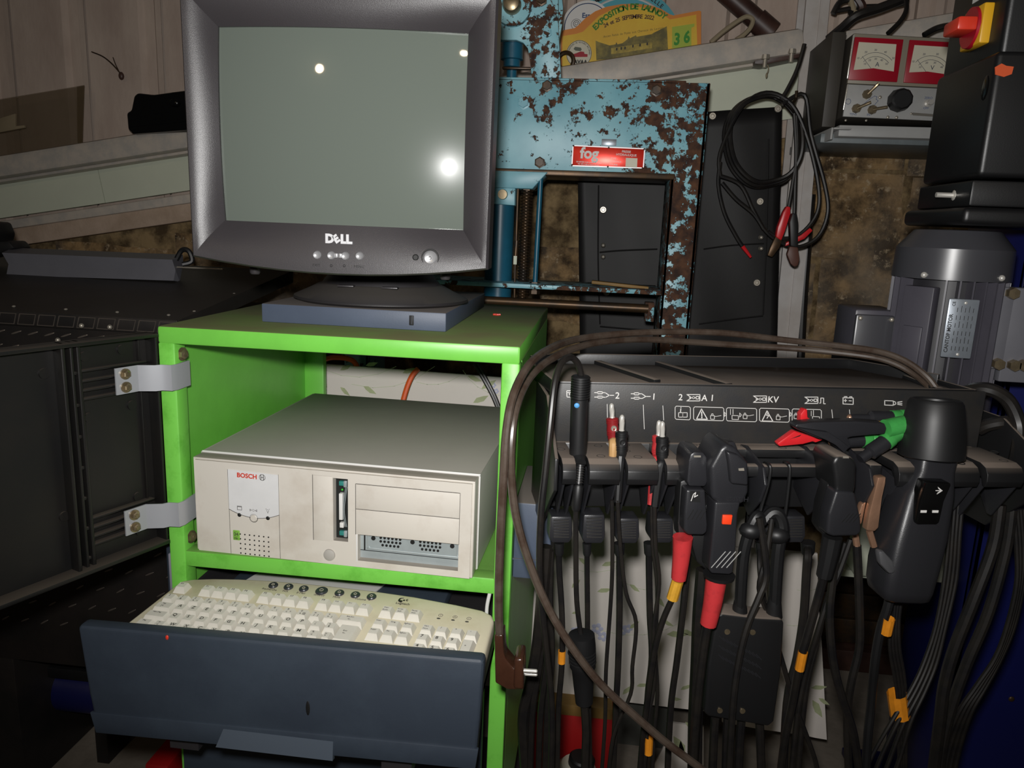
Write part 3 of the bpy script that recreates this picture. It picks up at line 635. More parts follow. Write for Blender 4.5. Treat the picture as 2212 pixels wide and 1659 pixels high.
# drive covers
def cover(name, u0, va, u1, vb, proud=.0008):
    a, c = cl(u0, va), cl(u1, vb); bb = B(FC); bb.bb((a.x, -proud, min(a.z, c.z)), (c.x, .002, max(a.z, c.z)), .0007); return obj(name, bb, M['beige'], pc)
zl1 = cl(680, 1180).z
b = B(FC); x0, x1 = cl(677, 1100).x, slot[0]-.001; b.bb((x0, -.0006, slot[2]-.002), (x1, .002, slot[3]+.002), .0006); obj('drive_cover', b, M['beige'], pc)
bx0, bx1 = cl(769, 1050).x, bay[1]; zA, zB, zC = cl(769, 1040).z-.004, cl(880, 1110).z+.0, bay[3]
b = B(FC); b.bb((bx0, -.0008, zB+.0006), (bx1, .002, zA), .0007); obj('drive_cover', b, M['beige'], pc)
b = B(FC); b.bb((bx0, -.0004, zC), (bx1, .002, zB-.0004), .0007); obj('drive_cover', b, M['beige'], pc)
b = B(FC)
for zz in (zA+.0006, zB+.0001): b.line([(bx0, zz), (bx1, zz)], .0007, -.0002)
b.line([(bx0-.0006, zC), (bx0-.0006, zA)], .0008, -.0002); b.line([(x0-.0006, slot[2]-.002), (x0-.0006, slot[3]+.002)], .0008, -.0002); b.line([(bx1+.0004, zC), (bx1+.0004, zA)], .0005, -.0002)
obj('cover_gap', b, M['legend'], pc)
# open slot with circuit parts
b = B(FC); b.bb((slot[0]-.002, .012, slot[2]-.002), (slot[1]+.002, .014, slot[3]+.002)); obj('slot_board', b, M['pcb'], pc)
sxm = (slot[0]+slot[1])/2; sh = slot[3]-slot[2]
b = B(FC); b.bb((sxm-.0045, .005, slot[2]+.32*sh), (sxm+.001, .013, slot[2]+.74*sh), .0006); obj('connector', b, M['caserim'], pc, 'long white connector')
b = B(FC); b.bb((sxm-.004, .006, slot[2]+.19*sh), (sxm+.002, .013, slot[2]+.27*sh), .0006); obj('connector', b, M['caserim'], pc)
for t in (.1, .9):
    b = B(FC); b.bb((sxm-.005, .007, slot[2]+(t-.04)*sh), (sxm+.003, .013, slot[2]+(t+.03)*sh), .0006); obj('component', b, M['pcbgreen'], pc)
    b = B(FC); b.bb((sxm+.003, .004, slot[2]+(t-.05)*sh), (sxm+.008, .009, slot[2]+(t+.05)*sh), .001); obj('clip', b, M['zinc'], pc)
b = B(FC); b.sph((sxm-.001, .01, slot[2]+.79*sh), .0016); obj('indicator', b, mat('green_lamp_lens', '#39c431', .3), pc)
for k, off in enumerate((.004, .006)):
    b = B(FC); b.tube([(sxm+off, .009, slot[2]+.2*sh), (sxm+off-.002, .005, slot[2]+.5*sh), (sxm+off+.001, .009, slot[2]+.85*sh)], .0005, 6); obj('wire', b, M['zinc'], pc)
# open bay with punched plate
b = B(FC); b.bb((bay[0]-.004, .012, bay[2]-.006), (bay[1]+.006, .014, bay[3]+.004)); bp_ = obj('bay_plate', b, M['zinc'], pc, 'punched bare metal plate behind the missing cover')
pl, pr2 = FC.y(800, 1170, .028), FC.y(985, 1200, .028)
b = B(FC); xs0, xs1 = bay[0]+.012, bay[1]-.004; zs0 = bay[2]+.016
b.tube([(xs0, .0118, bay[3]), (xs0, .0118, zs0+.006), (xs0+.003, .0118, zs0+.001), (xs0+.009, .0118, zs0), (xs1-.006, .0118, zs0), (xs1-.001, .0118, zs0+.003), (xs1, .0118, bay[3])], .0012, 6, 3); obj('pressed_bead', b, M['zinc'], bp_)
b = B(FC); xm = (xs0+xs1)/2
for cx in (xs0+.008, xm, xs1-.008): b.cyl((cx, .0112, bay[3]-.009), (cx, .013, bay[3]-.009), .0034, n=16)
for gx in (xs0+.0195, xm+.012):
    for j in range(3):
        for i in range(6 if j < 2 else 5): b.cyl((gx+i*.006+(.003 if j == 2 else 0), .0112, bay[3]-.007-j*.0058), (gx+i*.006+(.003 if j == 2 else 0), .013, bay[3]-.007-j*.0058), .002, n=10)
obj('vent_holes', b, M['voidm'], bp_, kind='stuff')
b = B(FC); b.bb((bay[0], .011, bay[2]+.012), (bay[1], .0122, bay[2]+.0126)); b.bb((bay[0]+.0055, .011, bay[2]+.012), (bay[0]+.0075, .0122, bay[3])); obj('plate_slot', b, M['voidm'], bp_)
b = B(FC); b.bb((bay[0]-.003, -.0004, bay[2]-.002), (bay[0]-.0005, .012, bay[3]), .0006); obj('bay_runner', b, M['caserim'], pc)
q = cl(712, 1198); b = B(FC); b.lathe_between((q.x, .002, q.z), (q.x, -.004, q.z), [(.0115, 0), (.0112, .2), (.0092, .3), (.009, .3), (.0088, .75), (.006, .95), (.001, 1.)], 26); obj('power_button', b, M['case'], pc, 'round grey power button')
# ================================================================ KEYBOARD
ka, kt, ks, KP, KV = -.082, .123, .023, .021, .969
ux = Vector((math.cos(ka), math.sin(ka), ks)); uy = Vector((-math.sin(ka)*math.cos(kt), math.cos(ka)*math.cos(kt), math.sin(kt))); uz = ux.cross(uy).normalized()
KO = Vector((.035, -.03, .762))
MK = Matrix(((ux.x, uy.x, uz.x, KO.x), (ux.y, uy.y, uz.y, KO.y), (ux.z, uy.z, uz.z, KO.z), (0, 0, 0, 1)))
FK = Fr(None, M=MK)      # x along the rows, y towards the back, z out of the keys (0 = key tops)
kb = thing('keyboard', FK.M @ Vector((.23, -.06, -.03)), 'yellowed cream computer keyboard lying in the slate grey drawer', 'keyboard')
KX1 = 21.75*KP
kk = lambda x, y: (280+x/2.765, 1230+y/2.765)
back = [FK.z(*kk(x, y), -.0085) for x, y in ((2178, 300), (2165, 268), (2110, 240), (1950, 205), (1700, 158), (1450, 122), (1200, 94), (1000, 74), (830, 61), (650, 52), (500, 50), (380, 54), (310, 64), (272, 92))]
out = [(-.034, -.140), (KX1+.03, -.118)]+[(q.x, q.y) for q in back]
b = B(FK); b.prism(out, -.034, -.0085, 'z', .005, seg=3); obj('body', b, M['kb'], kb, ang=40)
keymesh = {}
def key(cx, cy, w=1, h=1, legend=None, small=None):
    """cx, cy in key units, cy counted towards the user"""
    k_ = (w, h)
    if k_ not in keymesh:
        bb = B(); W_, H_ = w*KP-.0012, h*KP*KV-.0012
        lo = [(-W_/2, -H_/2), (W_/2, -H_/2), (W_/2, H_/2), (-W_/2, H_/2)]; hi = [(-W_/2+.0032, -H_/2+.005), (W_/2-.0032, -H_/2+.005), (W_/2-.0032, H_/2-.0018), (-W_/2+.0032, H_/2-.0018)]
        bb.loft([[(x, y, -.0105) for x, y in lo], [(x, y, -.0085) for x, y in lo], [(x, y, -.0012) for x, y in hi], [(x*.93, y*.93, 0) for x, y in hi]], cap0=True, cap1=True)
        me = bpy.data.meshes.new('key'); bmesh.ops.recalc_face_normals(bb.b, faces=bb.b.faces); bb.b.to_mesh(me); bb.b.free(); me.materials.append(M['key']); me.shade_smooth(); me.set_sharp_from_angle(angle=.5); keymesh[k_] = me
    o = bpy.data.objects.new('key', keymesh[k_]); COL.objects.link(o); o.parent = kb
    x, y = cx*KP, -cy*KP*KV
    o.matrix_basis = Matrix.Translation(-OFF[kb.name]) @ FK.M @ Matrix.Translation((x, y, 0)); OFF[o.name] = Vector((0, 0, 0))
    if legend or small:
        bb = B()
        if legend: put_text(bb, legend, .0078, 0, 0, 0, .0001, M=Matrix.Translation((-.0012, .0032, .0001)), extrude=.00008)
        if small:
            for j, s_ in enumerate(small): put_text(bb, s_, .0052 if len(s_) < 3 else .0036, 0, 0, 0, 0, M=Matrix.Translation((-.0015+.0055*(j == 2), .0045-.0052*min(j, 1), .0001)), extrude=.00008)
        me = bpy.data.meshes.new('legend'); bb.b.to_mesh(me); bb.b.free(); me.materials.append(M['legend'])
        l = bpy.data.objects.new('legend', me); COL.objects.link(l); l.parent = o
key(0, 0, small=['Ech'])
for i in range(4): key(2+i, 0, small=['F%d' % (i+1)]); key(6.5+i, 0, small=['F%d' % (i+5)]); key(11+i-.12, 0, small=['F%d' % (i+9)])
for i, s_ in enumerate((['Impr', 'Ecran'], ['Arret', 'defil'], ['Pause', 'Attn'])): key(15.5+i, 0, small=s_)
row1 = [['2'], ['1', '&'], ['2', 'e', '~'], ['3', '"', '#'], ['4', "'", '{'], ['5', '(', '['], ['6', '-', '|'], ['7', 'e', '`'], ['8', '_', '\\'], ['9', 'c', '^'], ['0', 'a', '@'], ['o', ')', ']'], ['+', '=', '}']]
for i, s_ in enumerate(row1): key(i, 1.5, small=s_)
key(13.5, 1.5, 2, small=['Ret.Arr', '<-'])
key(.25, 2.5, 1.5, small=['Tab', '|<'])
for i, c in enumerate('AZERTYUIOP'): key(1.5+i, 2.5, legend=c)
key(11.5, 2.5, small=['..', '^']); key(12.5, 2.5, small=['L', '$'])
key(13.75, 3, 1.5, 2, small=['Entr', '<-'])
key(.375, 3.5, 1.75, small=['Verr.Maj'])
for i, c in enumerate('QSDFGHJKLM'): key(1.75+i, 3.5, legend=c)
key(11.75, 3.5, small=['%', 'u']); key(12.65, 3.5, .8, small=['u', '*'])
key(.125, 4.5, 1.25, small=['Maj']); key(1.25, 4.5, small=['>', '<'])
for i, c in enumerate('WXCVBN'): key(2.25+i, 4.5, legend=c)
for i, c in enumerate((['?', ','], ['.', ';'], ['/', ':'], ['!'])): key(8.25+i, 4.5, small=c)
key(13.4, 4.5, 2.7)
for j, r_ in enumerate(((['Inser'], ['Orig'], ['PgPrec']), (['Suppr'], ['Fin'], ['PgSuiv']))):
    for i, s_ in enumerate(r_): key(15.5+i, 1.5+j, small=s_)
for i, s_ in enumerate((['Verr', 'Num'], ['/'], ['*'], ['-'])): key(18.8+i, 1.5, small=s_)
for j, r_ in enumerate((('7', '8', '9'), ('4', '5', '6'), ('1', '2', '3'))):
    for i, c in enumerate(r_): key(18.8+i, 2.5+j, legend=c)
key(21.8, 3, 1, 2, small=['+'])
# round hotkeys
for (u, v, r), s_ in zip(((590, 1262.5, 1), (623, 1266, 1), (656, 1270, 1), (694.5, 1274.5, 1.3), (733, 1279, 1), (767.5, 1283, 1), (802.5, 1287, 1)), ('Recherche', 'Fich.', 'E-Mail', 'WWW', 'Mute', '-', '+')):
    q = FK.z(u, v, -.006); b = B(FK); rr_ = .0072*r; b.lathe_between((q.x, q.y, -.01), (q.x, q.y, -.005), [(rr_, 0), (rr_, .6), (rr_*.85, .9), (rr_*.5, .8)], 20); hk = obj('hotkey', b, M['dkbtn'], kb, 'round dark shortcut button')
    b = B(FK); b.torus((q.x, q.y, -.0056), .0022*r, .0003, (0, 0, 1), n=12, k=4); obj('symbol', b, M['kb'], hk)
b = B(FK)
for u, v, s_ in ((582, 1273, 'Recherche'), (617, 1277, 'Fich.'), (650, 1281, 'E-Mail'), (689, 1286, 'WWW'), (727, 1290, 'Mute'), (783, 1295, 'Volume  +')):
    q = FK.z(u, v, -.0083); put_text(b, s_, .0056, 0, 0, 0, M=Matrix.Translation((q.x, q.y, -.0083)), extrude=.00008)
q = FK.z(870, 1304, -.0083); put_text(b, 'Logitech', .0062, 0, 0, 0, .00008, M=Matrix.Translation((q.x, q.y, -.0083)), extrude=.00008)
obj('caption', b, M['legend'], kb)
q = FK.z(872, 1296, -.0083); b = B(FK)
b.tube([(q.x-.001, q.y+.0045, -.0083), (q.x-.006, q.y+.002, -.0083), (q.x-.006, q.y-.003, -.0083), (q.x-.001, q.y-.005, -.0083)], .0012, 6, 4, rr=(.0004, .0022)); b.sph((q.x+.0008, q.y-.0008, -.0083), .0018, (1, 1, .3))
for g in (.9, .2, -.5): b.bb((0, -.0004, 0), (.003, .0004, .0003), 0, M=Matrix.Translation((q.x+.003, q.y, -.0085)) @ Matrix.Rotation(g, 4, 'Z') @ Matrix.Translation((.001, 0, 0)))
obj('emblem', b, M['ink'], kb)
b = B(FK)
for u, v, s_ in ((952, 1329, '1'), (983, 1332.5, 'A'), (1013, 1336, 'v')):
    q = FK.z(u, v, -.0083); b.torus((q.x, q.y, -.0083), .003, .0003, (0, 0, 1), n=16, k=4); put_text(b, s_, .004, 0, 0, 0, M=Matrix.Translation((q.x, q.y, -.0083)), extrude=.00008); b.sph((q.x-.001, q.y-.0075, -.0085), .0016, (1.8, 1, .3))
obj('lock_marks', b, M['legend'], kb, kind='stuff')
# things lying in the drawer behind the keyboard
b = B(); b.bb((.06, .04, .7), (.42, .27, .722), .004); obj('folder', b, M['slate2'], label='dark slate folder behind the keyboard in the drawer', cat='folder')
b = B(); b.box((.2, .09, .7245), (.21, .12, .004), .001, M=Matrix.Translation((.2, .09, 0)) @ Matrix.Rotation(-.25, 4, 'Z') @ Matrix.Translation((-.2, -.09, 0))); obj('magazine', b, M['white'], label='thin pale booklet lying on the dark folder in the drawer', cat='booklet')
# white lead at the drawer's right edge
b = B(); b.tube([P(1063, 1250, .01), P(1058, 1280, .005), P(1052, 1310, 0), P(1050, 1350, -.005), P(1046, 1400, -.01)], .0028, 8); obj('keyboard_lead', b, M['white'], label='thin white lead running down beside the green right post', cat='cable')
# ================================================================ SENSOR HOLDER
FH = Fr((.602, -.12, 0), math.radians(12))
hold = thing('sensor_holder', FH.M @ Vector((.3, .15, 1.0)), 'long black plastic sensor holder with white symbols fixed beside the trolley', 'holder')
hx = lambda u, v, ly: FH.y(u, v, ly)
ZSH = 1.027
b = B(FH); b.bb((-.002, .095, ZSH-.004), (.622, .101, 1.108), .002); pan = obj('symbol_panel', b, M['panel'], hold, 'charcoal front panel printed with white symbols')
# dusty tray on top
tq = [(0., .097), (.606, .097), (.60, .17), (.525, .295), (.03, .28), (-.016, .25)]
b = B(FH); b.prism(tq, 1.085, 1.102, 'z', .002); obj('tray', b, M['black'], hold, 'dusty tray top')
def wallseg(b, a, c, z0, z1, w=.005):
    a, c = Vector((*a, 0)), Vector((*c, 0)); L = (c-a).length
    b.bb((0, -w/2, z0), (L, w/2, z1), .0015, M=Matrix.Translation(a) @ Matrix.Rotation(math.atan2(c.y-a.y, c.x-a.x), 4, 'Z'))
for i in range(len(tq)):
    b = B(FH); h = 1.118 if i in (2, 3, 4) else 1.11; wallseg(b, (tq[i][0], tq[i][1]+(.003 if i == 0 else 0)), (tq[(i+1) % 6][0], tq[(i+1) % 6][1]+(.003 if i == 0 else 0)), 1.104 if i == 0 else 1.09, h, .006); obj('tray_rim', b, M['black'], hold)
for (u0, v0), (u1, v1) in (((1247, 768), (1420, 824)), ((1375, 770), (1575, 832)), ((1915, 797), (2030, 842))):
    a, c = FH.z(u0, v0, 1.105), FH.z(u1, v1, 1.105); b = B(FH); wallseg(b, (a.x, a.y), (c.x, c.y), 1.099, 1.108, .012); obj('tray_divider', b, M['black'], hold)
b = B(FH); b.bb((0, .1, .93), (.61, .16, 1.086), .004); obj('rear_body', b, M['black2'], hold)
b = B(FH); b.bb((0, .088, .935), (.612, .097, ZSH), .002); obj('back_plate', b, M['black'], hold)
b = B(FH); b.prism([(0, ZSH+.004), (-.002, .99), (.03, .965), (.095, .905), (.2, .905), (.2, 1.09), (.098, 1.09)], -.012, -.007, 'x', .0015); obj('end_plate', b, M['black'], hold)
b = B(FH); b.prism([(.01, ZSH+.004), (.008, .99), (.03, .965), (.095, .905), (.16, .905), (.16, 1.07), (.098, 1.07)], .655, .66, 'x', .0015); obj('end_plate', b, M['black'], hold)
# shelf lip in segments between the notches, each with a hanging fin
def seg(u0, u1, full=True):
    x0, x1 = hx(u0, 1020, 0).x, hx(u1, 1020, 0).x
    pr_ = [(.09, ZSH), (.018, ZSH), (.007, ZSH-.004), (.001, ZSH-.012), (.0, ZSH-.022), (.003, ZSH-.03), (.008, ZSH-.03), (.012, ZSH-.02), (.02, ZSH-.012), (.09, ZSH-.012)]
    bb = B(FH); bb.prism(pr_, x0, x1, 'x', .0008); s_ = obj('shelf_lip', bb, M['black'], hold, ang=50)
    for xe in (x0+.002, x1-.004):
        bb = B(FH); bb.prism([(.004, ZSH-.024), (.088, ZSH-.01), (.088, ZSH-.04), (.05, ZSH-.085), (.042, ZSH-.085)], xe, xe+.003, 'x', .0006); obj('fin', bb, M['black2'], s_)
    return s_
for u0, u1 in ((1216, 1246), (1274, 1341), (1357, 1424), (1442, 1478), (1945, 1986), (2062, 2120), (2136, 2216)): seg(u0, u1)
# shallow shelf behind the clamps and the hanging rail
b = B(FH); x0, x1 = hx(1478, 1000, .07).x, hx(1945, 1000, .07).x; b.bb((x0, .066, ZSH-.012), (x1, .092, ZSH), .002); obj('narrow_shelf', b, M['black'], hold)
b = B(FH); x0, x1 = hx(1640, 1010, .03).x, hx(1776, 1010, .03).x; zc = hx(1700, 1017, .03).z; b.bb((x0-.03, .024, zc-.008), (x1, .04, zc+.008), .004); obj('hanging_rail', b, M['black'], hold)
b = B(FH); x0 = hx(1880, 1010, .03).x; zc2 = hx(1890, 1020, .03).z; b.bb((x0-.005, .024, zc2-.012), (x0+.014, .05, zc2+.012), .003); obj('hanging_rail', b, M['black'], hold)
def cheek(u, lyf=.01, name='cheek'):
    x = hx(u, 1020, .02).x; bb = B(FH); bb.prism([(.0, ZSH-.028), (.012, ZSH-.008), (.07, ZSH+.004), (.09, ZSH), (.09, ZSH-.06), (.04, ZSH-.085), (.012, ZSH-.055)], x, x+.004, 'x', .001); obj(name, bb, M['gloss'] if False else M['black2'], hold)
for u in (1545, 1640, 1772, 1868): cheek(u)
# moulded circles on the shelf
for u, v in ((1212, 970), (1298, 985), (1378, 987), (1353, 974), (1292, 963), (1416, 966), (1352, 961), (1498, 961), (1608, 964), (1690, 967), (1780, 966), (2020, 984), (2075, 1000), (2168, 995), (2148, 976)):
    q = FH.z(u, v, ZSH)
    if .005 < q.y < .088: b = B(FH); b.torus((q.x, q.y, ZSH-.0002), .0052, .0006, (0, 0, 1), n=18, k=4); obj('moulded_ring', b, M['panel'], hold)
# ---- printed symbols
cs = lambda x, y: (1200+x/2.9105, 820+y/2.9105)
PY = .0944
def pp(x, y): q = hx(*cs(x, y), PY); return (q.x, q.z)
b = B(FH); LW = .0010
def L_(pts, closed=False, w=LW): b.line([pp(*p) for p in pts], w, PY, closed)
def Tx(s_, x, y, size=.0125, bold=.0001): q = pp(x, y); put_text(b, s_, size, q[0], PY, q[1], bold)
L_([(70, 70), (106, 70), (106, 110), (72, 110)], True); L_([(72, 82), (104, 82)]); L_([(88, 82), (88, 96)])
for ox, oy in ((0, 0), (230, 7)):
    L_([(265+ox, 76+oy), (294+ox, 76+oy), (294+ox, 89+oy), (265+ox, 89+oy)], True); L_([(265+ox, 104+oy), (296+ox, 104+oy), (296+ox, 116+oy), (265+ox, 116+oy)], True)
    L_([(246+ox, 82+oy), (264+ox, 82+oy)]); L_([(246+ox, 110+oy), (264+ox, 110+oy)]); L_([(295+ox, 82+oy), (312+ox, 82+oy), (338+ox, 99+oy), (366+ox, 99+oy)]); L_([(297+ox, 110+oy), (314+ox, 112+oy), (338+ox, 99+oy)])
Tx('2', 389, 102); Tx('1', 618, 109); Tx('2', 786, 113); Tx('A', 936, 117); Tx('1', 985, 117); Tx('KV', 1368, 127)
for ox, oy in ((0, 0), (419, 9), (742, 16)):
    L_([(826+ox, 94+oy), (908+ox, 94+oy), (908+ox, 134+oy), (826+ox, 134+oy), (856+ox, 114+oy)], True); L_([(884+ox, 106+oy), (902+ox, 106+oy), (902+ox, 122+oy), (884+ox, 122+oy)], True)
    q = pp(868+ox, 114+oy); b.torus((q[0], PY, q[1]), .0016, .0004, n=12, k=4); L_([(842+ox, 114+oy), (858+ox, 114+oy)]); L_([(875+ox, 114+oy), (884+ox, 114+oy)])
L_([(1662, 148), (1668, 148), (1668, 116), (1686, 116), (1686, 152), (1696, 152)])
L_([(1808, 114), (1872, 116), (1872, 156), (1808, 153)], True); L_([(1816, 113), (1816, 107), (1832, 107), (1832, 113)]); L_([(1850, 114), (1850, 108), (1864, 108), (1864, 114)]); L_([(1816, 132), (1830, 132)]); L_([(1823, 125), (1823, 139)]); L_([(1846, 133), (1860, 134)])
L_([(2070, 132), (2122, 134), (2138, 142), (2140, 154), (2122, 162), (2070, 160)], True); L_([(2122, 134), (2126, 148), (2122, 162)]); L_([(2152, 142), (2178, 138)]); L_([(2152, 149), (2178, 150)]); L_([(2152, 156), (2178, 160)])
def rbox(x0, y0, x1, y1, sk=6, r=8):
    L_([(x0+r, y0), (x1-r, y0+sk), (x1, y0+sk+r), (x1, y1+sk-r), (x1-r, y1+sk), (x0+r, y1), (x0, y1-r), (x0, y0+r)], True, .0008)
for a_ in ((752, 167, 848, 250, 3), (868, 171, 1058, 254, 5), (1075, 177, 1265, 260, 5), (1283, 180, 1470, 263, 5), (1488, 184, 1672, 266, 5)): rbox(*a_)
Tx('i', 787, 190, .011); L_([(774, 208), (800, 208), (800, 236), (774, 236)], True, .0008); L_([(800, 208), (828, 208), (828, 236), (800, 236)], True, .0008)
for ox in (0, 412): L_([(887+ox, 248+ox*.03), (955+ox, 250+ox*.03), (918+ox, 185+ox*.03)], True, .0012)
L_([(919, 205), (920, 228)], False, .0014); L_([(920, 236), (920, 240)], False, .0014); L_([(1338, 205), (1326, 225), (1342, 225), (1330, 243)], False, .001)
for ox, oy in ((975, 0), (1180, -4), (1388, 3), (1500, -4)):
    L_([(ox, 226+oy), (ox+24, 227+oy), (ox+24, 250+oy), (ox, 249+oy)], True, .0007); L_([(ox+5, 226+oy), (ox+7, 215+oy), (ox+15, 215+oy), (ox+17, 226+oy)], False, .0007); L_([(ox+24, 232+oy), (ox+40, 231+oy), (ox+66, 226+oy)], False, .0006)
L_([(1110, 225), (1150, 227), (1150, 252), (1110, 250)], True, .0007); L_([(1116, 187), (1116, 218)], False, .0007); L_([(1100, 186), (1100, 220)], False, .0006); L_([(1158, 210), (1158, 236), (1170, 223)], True, .0006)
L_([(1616, 232), (1660, 234), (1660, 258), (1616, 256)], True, .0007); L_([(1622, 194), (1622, 226)], False, .0007); L_([(1608, 198), (1608, 228)], False, .0006)
for x_ in (1063, 1475): L_([(x_, 205), (x_, 232), (x_+11, 219)], True, .0006)
for a_, c_ in (((325, 155), (327, 275)), ((552, 160), (558, 310)), ((675, 165), (680, 255)), ((1737, 190), (1745, 262)), ((1848, 190), (1855, 265)), ((2133, 195), (2135, 215))): L_([a_, c_], False, .0007)
obj('printed_symbols', b, M['white'], pan, 'white printed symbols', kind='stuff')
# ================================================================ THINGS HUNG IN THE HOLDER
def pxprism(fr, pts, ly, th, bev=.001, seg=2):
    bb = B(fr); q = [fr.y(u, v, ly) for u, v in pts]; bb.prism([(p.x, p.z) for p in q], ly, ly+th, 'y', bev, seg=seg); return bb
def HP(u, v, ly): return FH.M @ hx(u, v, ly)
def px_r(w, ly, fr=FH, u=1500, v=1000): return (fr.y(u+w/2, v, ly)-fr.y(u-w/2, v, ly)).length/2
# --- probe connector at the left end, its lead looping over to the left
pc_ = thing('probe_connector', HP(1252, 985, .035), 'tall black ribbed cylindrical connector with a blue dot standing in the holder', 'connector')
A0, A1 = HP(1252, 862, .035), HP(1248, 985, .035)
b = B(); b.lathe_between(A0, A1, [(.0112, 0), (.0112, .92), (.0105, 1)], 24); obj('barrel', b, M['rubber'], pc_)
b = B(); T0_ = HP(1255, 810, .035); prof = [(.006, 0), (.0105, .03)]
for i in range(9): t = .08+i*.1; prof += [(.0122, t), (.0122, t+.05), (.0098, t+.06), (.0098, t+.095)]
b.lathe_between(T0_, A0, prof+[(.0112, 1)], 24); obj('ribbed_grip', b, M['rubber'], pc_)
q = HP(1246, 876, .0235); b = B(); b.sph(q, .0034, (1, .3, 1)); obj('blue_dot', b, mat('blue_dot', '#4a8fc4', .5), pc_, 'light blue dot')
b = B(); A2 = HP(1254, 1002, .02); A3 = HP(1250, 1046, .012); prof = [(.0075, 0)]
for i in range(8): t = .05+i*.12; prof += [(.0058, t), (.0058, t+.06), (.0046, t+.07), (.0046, t+.11)]
b.lathe_between(A2, A3, prof, 14); obj('strain_relief', b, M['black'], pc_)
b = B(); b.lathe_between(A1, A2, [(.0105, 0), (.0075, 1)], 20); obj('taper', b, M['rubber'], pc_)
b = B(); b.tube([T0_, HP(1248, 785, .03), HP(1232, 772, .02), HP(1212, 785, .0), HP(1198, 830, -.02), HP(1188, 920, -.035), HP(1178, 1020, -.04), HP(1168, 1120, -.04), HP(1166, 1250, -.03), HP(1180, 1400, -.02), HP(1192, 1530, -.01), HP(1190, 1700, 0)], .0042, 10); obj('lead', b, M['cable'], pc_)
b = B(); b.lathe_between(A3, HP(1244, 1102, .012), [(.0045, 0), (.0068, .1), (.0062, .9), (.005, 1)], 12); obj('boot', b, M['rubber'], pc_)
b = B(); b.tube([HP(1244, 1100, .012), HP(1244, 1200, .012), HP(1246, 1300, .012), HP(1256, 1380, .014)], .0034, 8); obj('lead', b, M['cable'], pc_)
# inline coupler
co_ = thing('inline_coupler', HP(1258, 1480, .014), 'black inline coupler with a ribbed collar hanging on a thin lead', 'coupler')
b = B(); prof = [(.01, 0), (.0185, .02), (.0195, .15)]
for i in range(5): t = .2+i*.045; prof += [(.0195, t), (.0195, t+.02), (.0184, t+.025), (.0184, t+.04)]
prof += [(.0185, .46), (.016, .5), (.0125, .98), (.009, 1)]
b.lathe_between(HP(1256, 1368, .014), HP(1262, 1520, .014), [(r*.95, t) for r, t in prof], 20); obj('collar', b, M['rubber'], co_)
b = B(); b.tube([HP(1240, 1402, .012), HP(1230, 1404, .012), HP(1228, 1412, .012), HP(1236, 1417, .012), HP(1246, 1412, .012)], .0012, 6); obj('loop', b, M['rubber'], co_)
b = B(); b.tube([HP(1262, 1515, .014), HP(1266, 1580, .014), HP(1264, 1640, .014), HP(1262, 1720, .014)], .0056, 8); obj('lead', b, M['cable'], co_)
# --- banana plugs
def banana(u0, v0, u1, v1, bm, lab, cab, sleeve, ly=.03, um=None):
    """pin tip to body bottom"""
    t, e = HP(u0, v0, ly), HP(u1, v1, ly); d = (e-t); L = d.length
    th = thing('banana_plug', e, lab, 'plug', 'banana plugs in the sensor holder')
    pin = t+d*.36
    bb = B(); bb.lathe_between(t, pin, [(.001, 0), (.0024, .06), (.0031, .14), (.0035, .5), (.0031, .9), (.0036, 1)], 10); obj('pin', bb, M['chrome'], th, 'bright metal pin')
    pf = [(.0045, 0), (.0076, .03)]
    for i in range(3): q_ = .05+i*.07; pf += [(.0082, q_), (.0082, q_+.04), (.0073, q_+.045), (.0073, q_+.065)]
    for i in range(3): q_ = .5+i*.07; pf += [(.0082, q_), (.0082, q_+.04), (.0073, q_+.045), (.0073, q_+.065)]
    bb = B(); bb.lathe_between(pin, e, pf+[(.0072, .8), (.006, 1)], 16); obj('grip', bb, bm, th)
    c_ = pin.lerp(e, .38)-FH.M.to_3x3() @ Vector((0, .0072, 0)); bb = B(); bb.torus(c_, .003, .0009, FH.M.to_3x3() @ Vector((0, 1, 0)), 14, 5); bb.cyl(c_+FH.M.to_3x3() @ Vector((0, .002, 0)), c_+FH.M.to_3x3() @ Vector((0, -.0004, 0)), .0022, n=12); obj('cross_hole', bb, M['nickel'] if bm != M['rubber'] else M['rubber'], th)
    if sleeve: bb = B(); bb.tube([e-d*.02]+[HP(*p) for p in sleeve[0]], .005, 10, rr=(.0068, .0048)); obj('sleeve', bb, sleeve[1], th)
    bb = B(); bb.tube([HP(*p) for p in cab], .0027, 8); obj('lead', bb, M['cable'], th)
banana(1321, 871, 1325, 956, M['dkred'], 'dark red banana plug with a tan sleeve in the holder', [(1322, 1080, .02), (1323, 1180, .02), (1322, 1250, .02), (1318, 1320, .02), (1309, 1450, .02), (1307, 1560, .025), (1296, 1720, .03)], ([(1325, 960, .03), (1323, 1000, .03)], mat('tan_sleeve', '#b08a5a', .6)), .042)
banana(1344, 896, 1341, 990, M['rubber'], 'black banana plug leaning on the dark red one', [(1334, 1080, .012), (1340, 1180, .012), (1352, 1280, .012), (1374, 1345, .012), (1366, 1440, .012), (1362, 1500, .016), (1325, 1590, .02), (1310, 1720, .03)], ([(1340, 995, .022), (1334, 1084, .014)], M['rubber']), .028)
banana(1424, 908, 1420, 995, M['redw'], 'red banana plug half hidden behind a black one', [(1408, 1088, .02), (1410, 1180, .02), (1420, 1270, .02), (1416, 1400, .02), (1420, 1500, .025), (1412, 1600, .03), (1408, 1720, .03)], ([(1414, 1000, .03), (1406, 1090, .02)], M['redw']), .04)
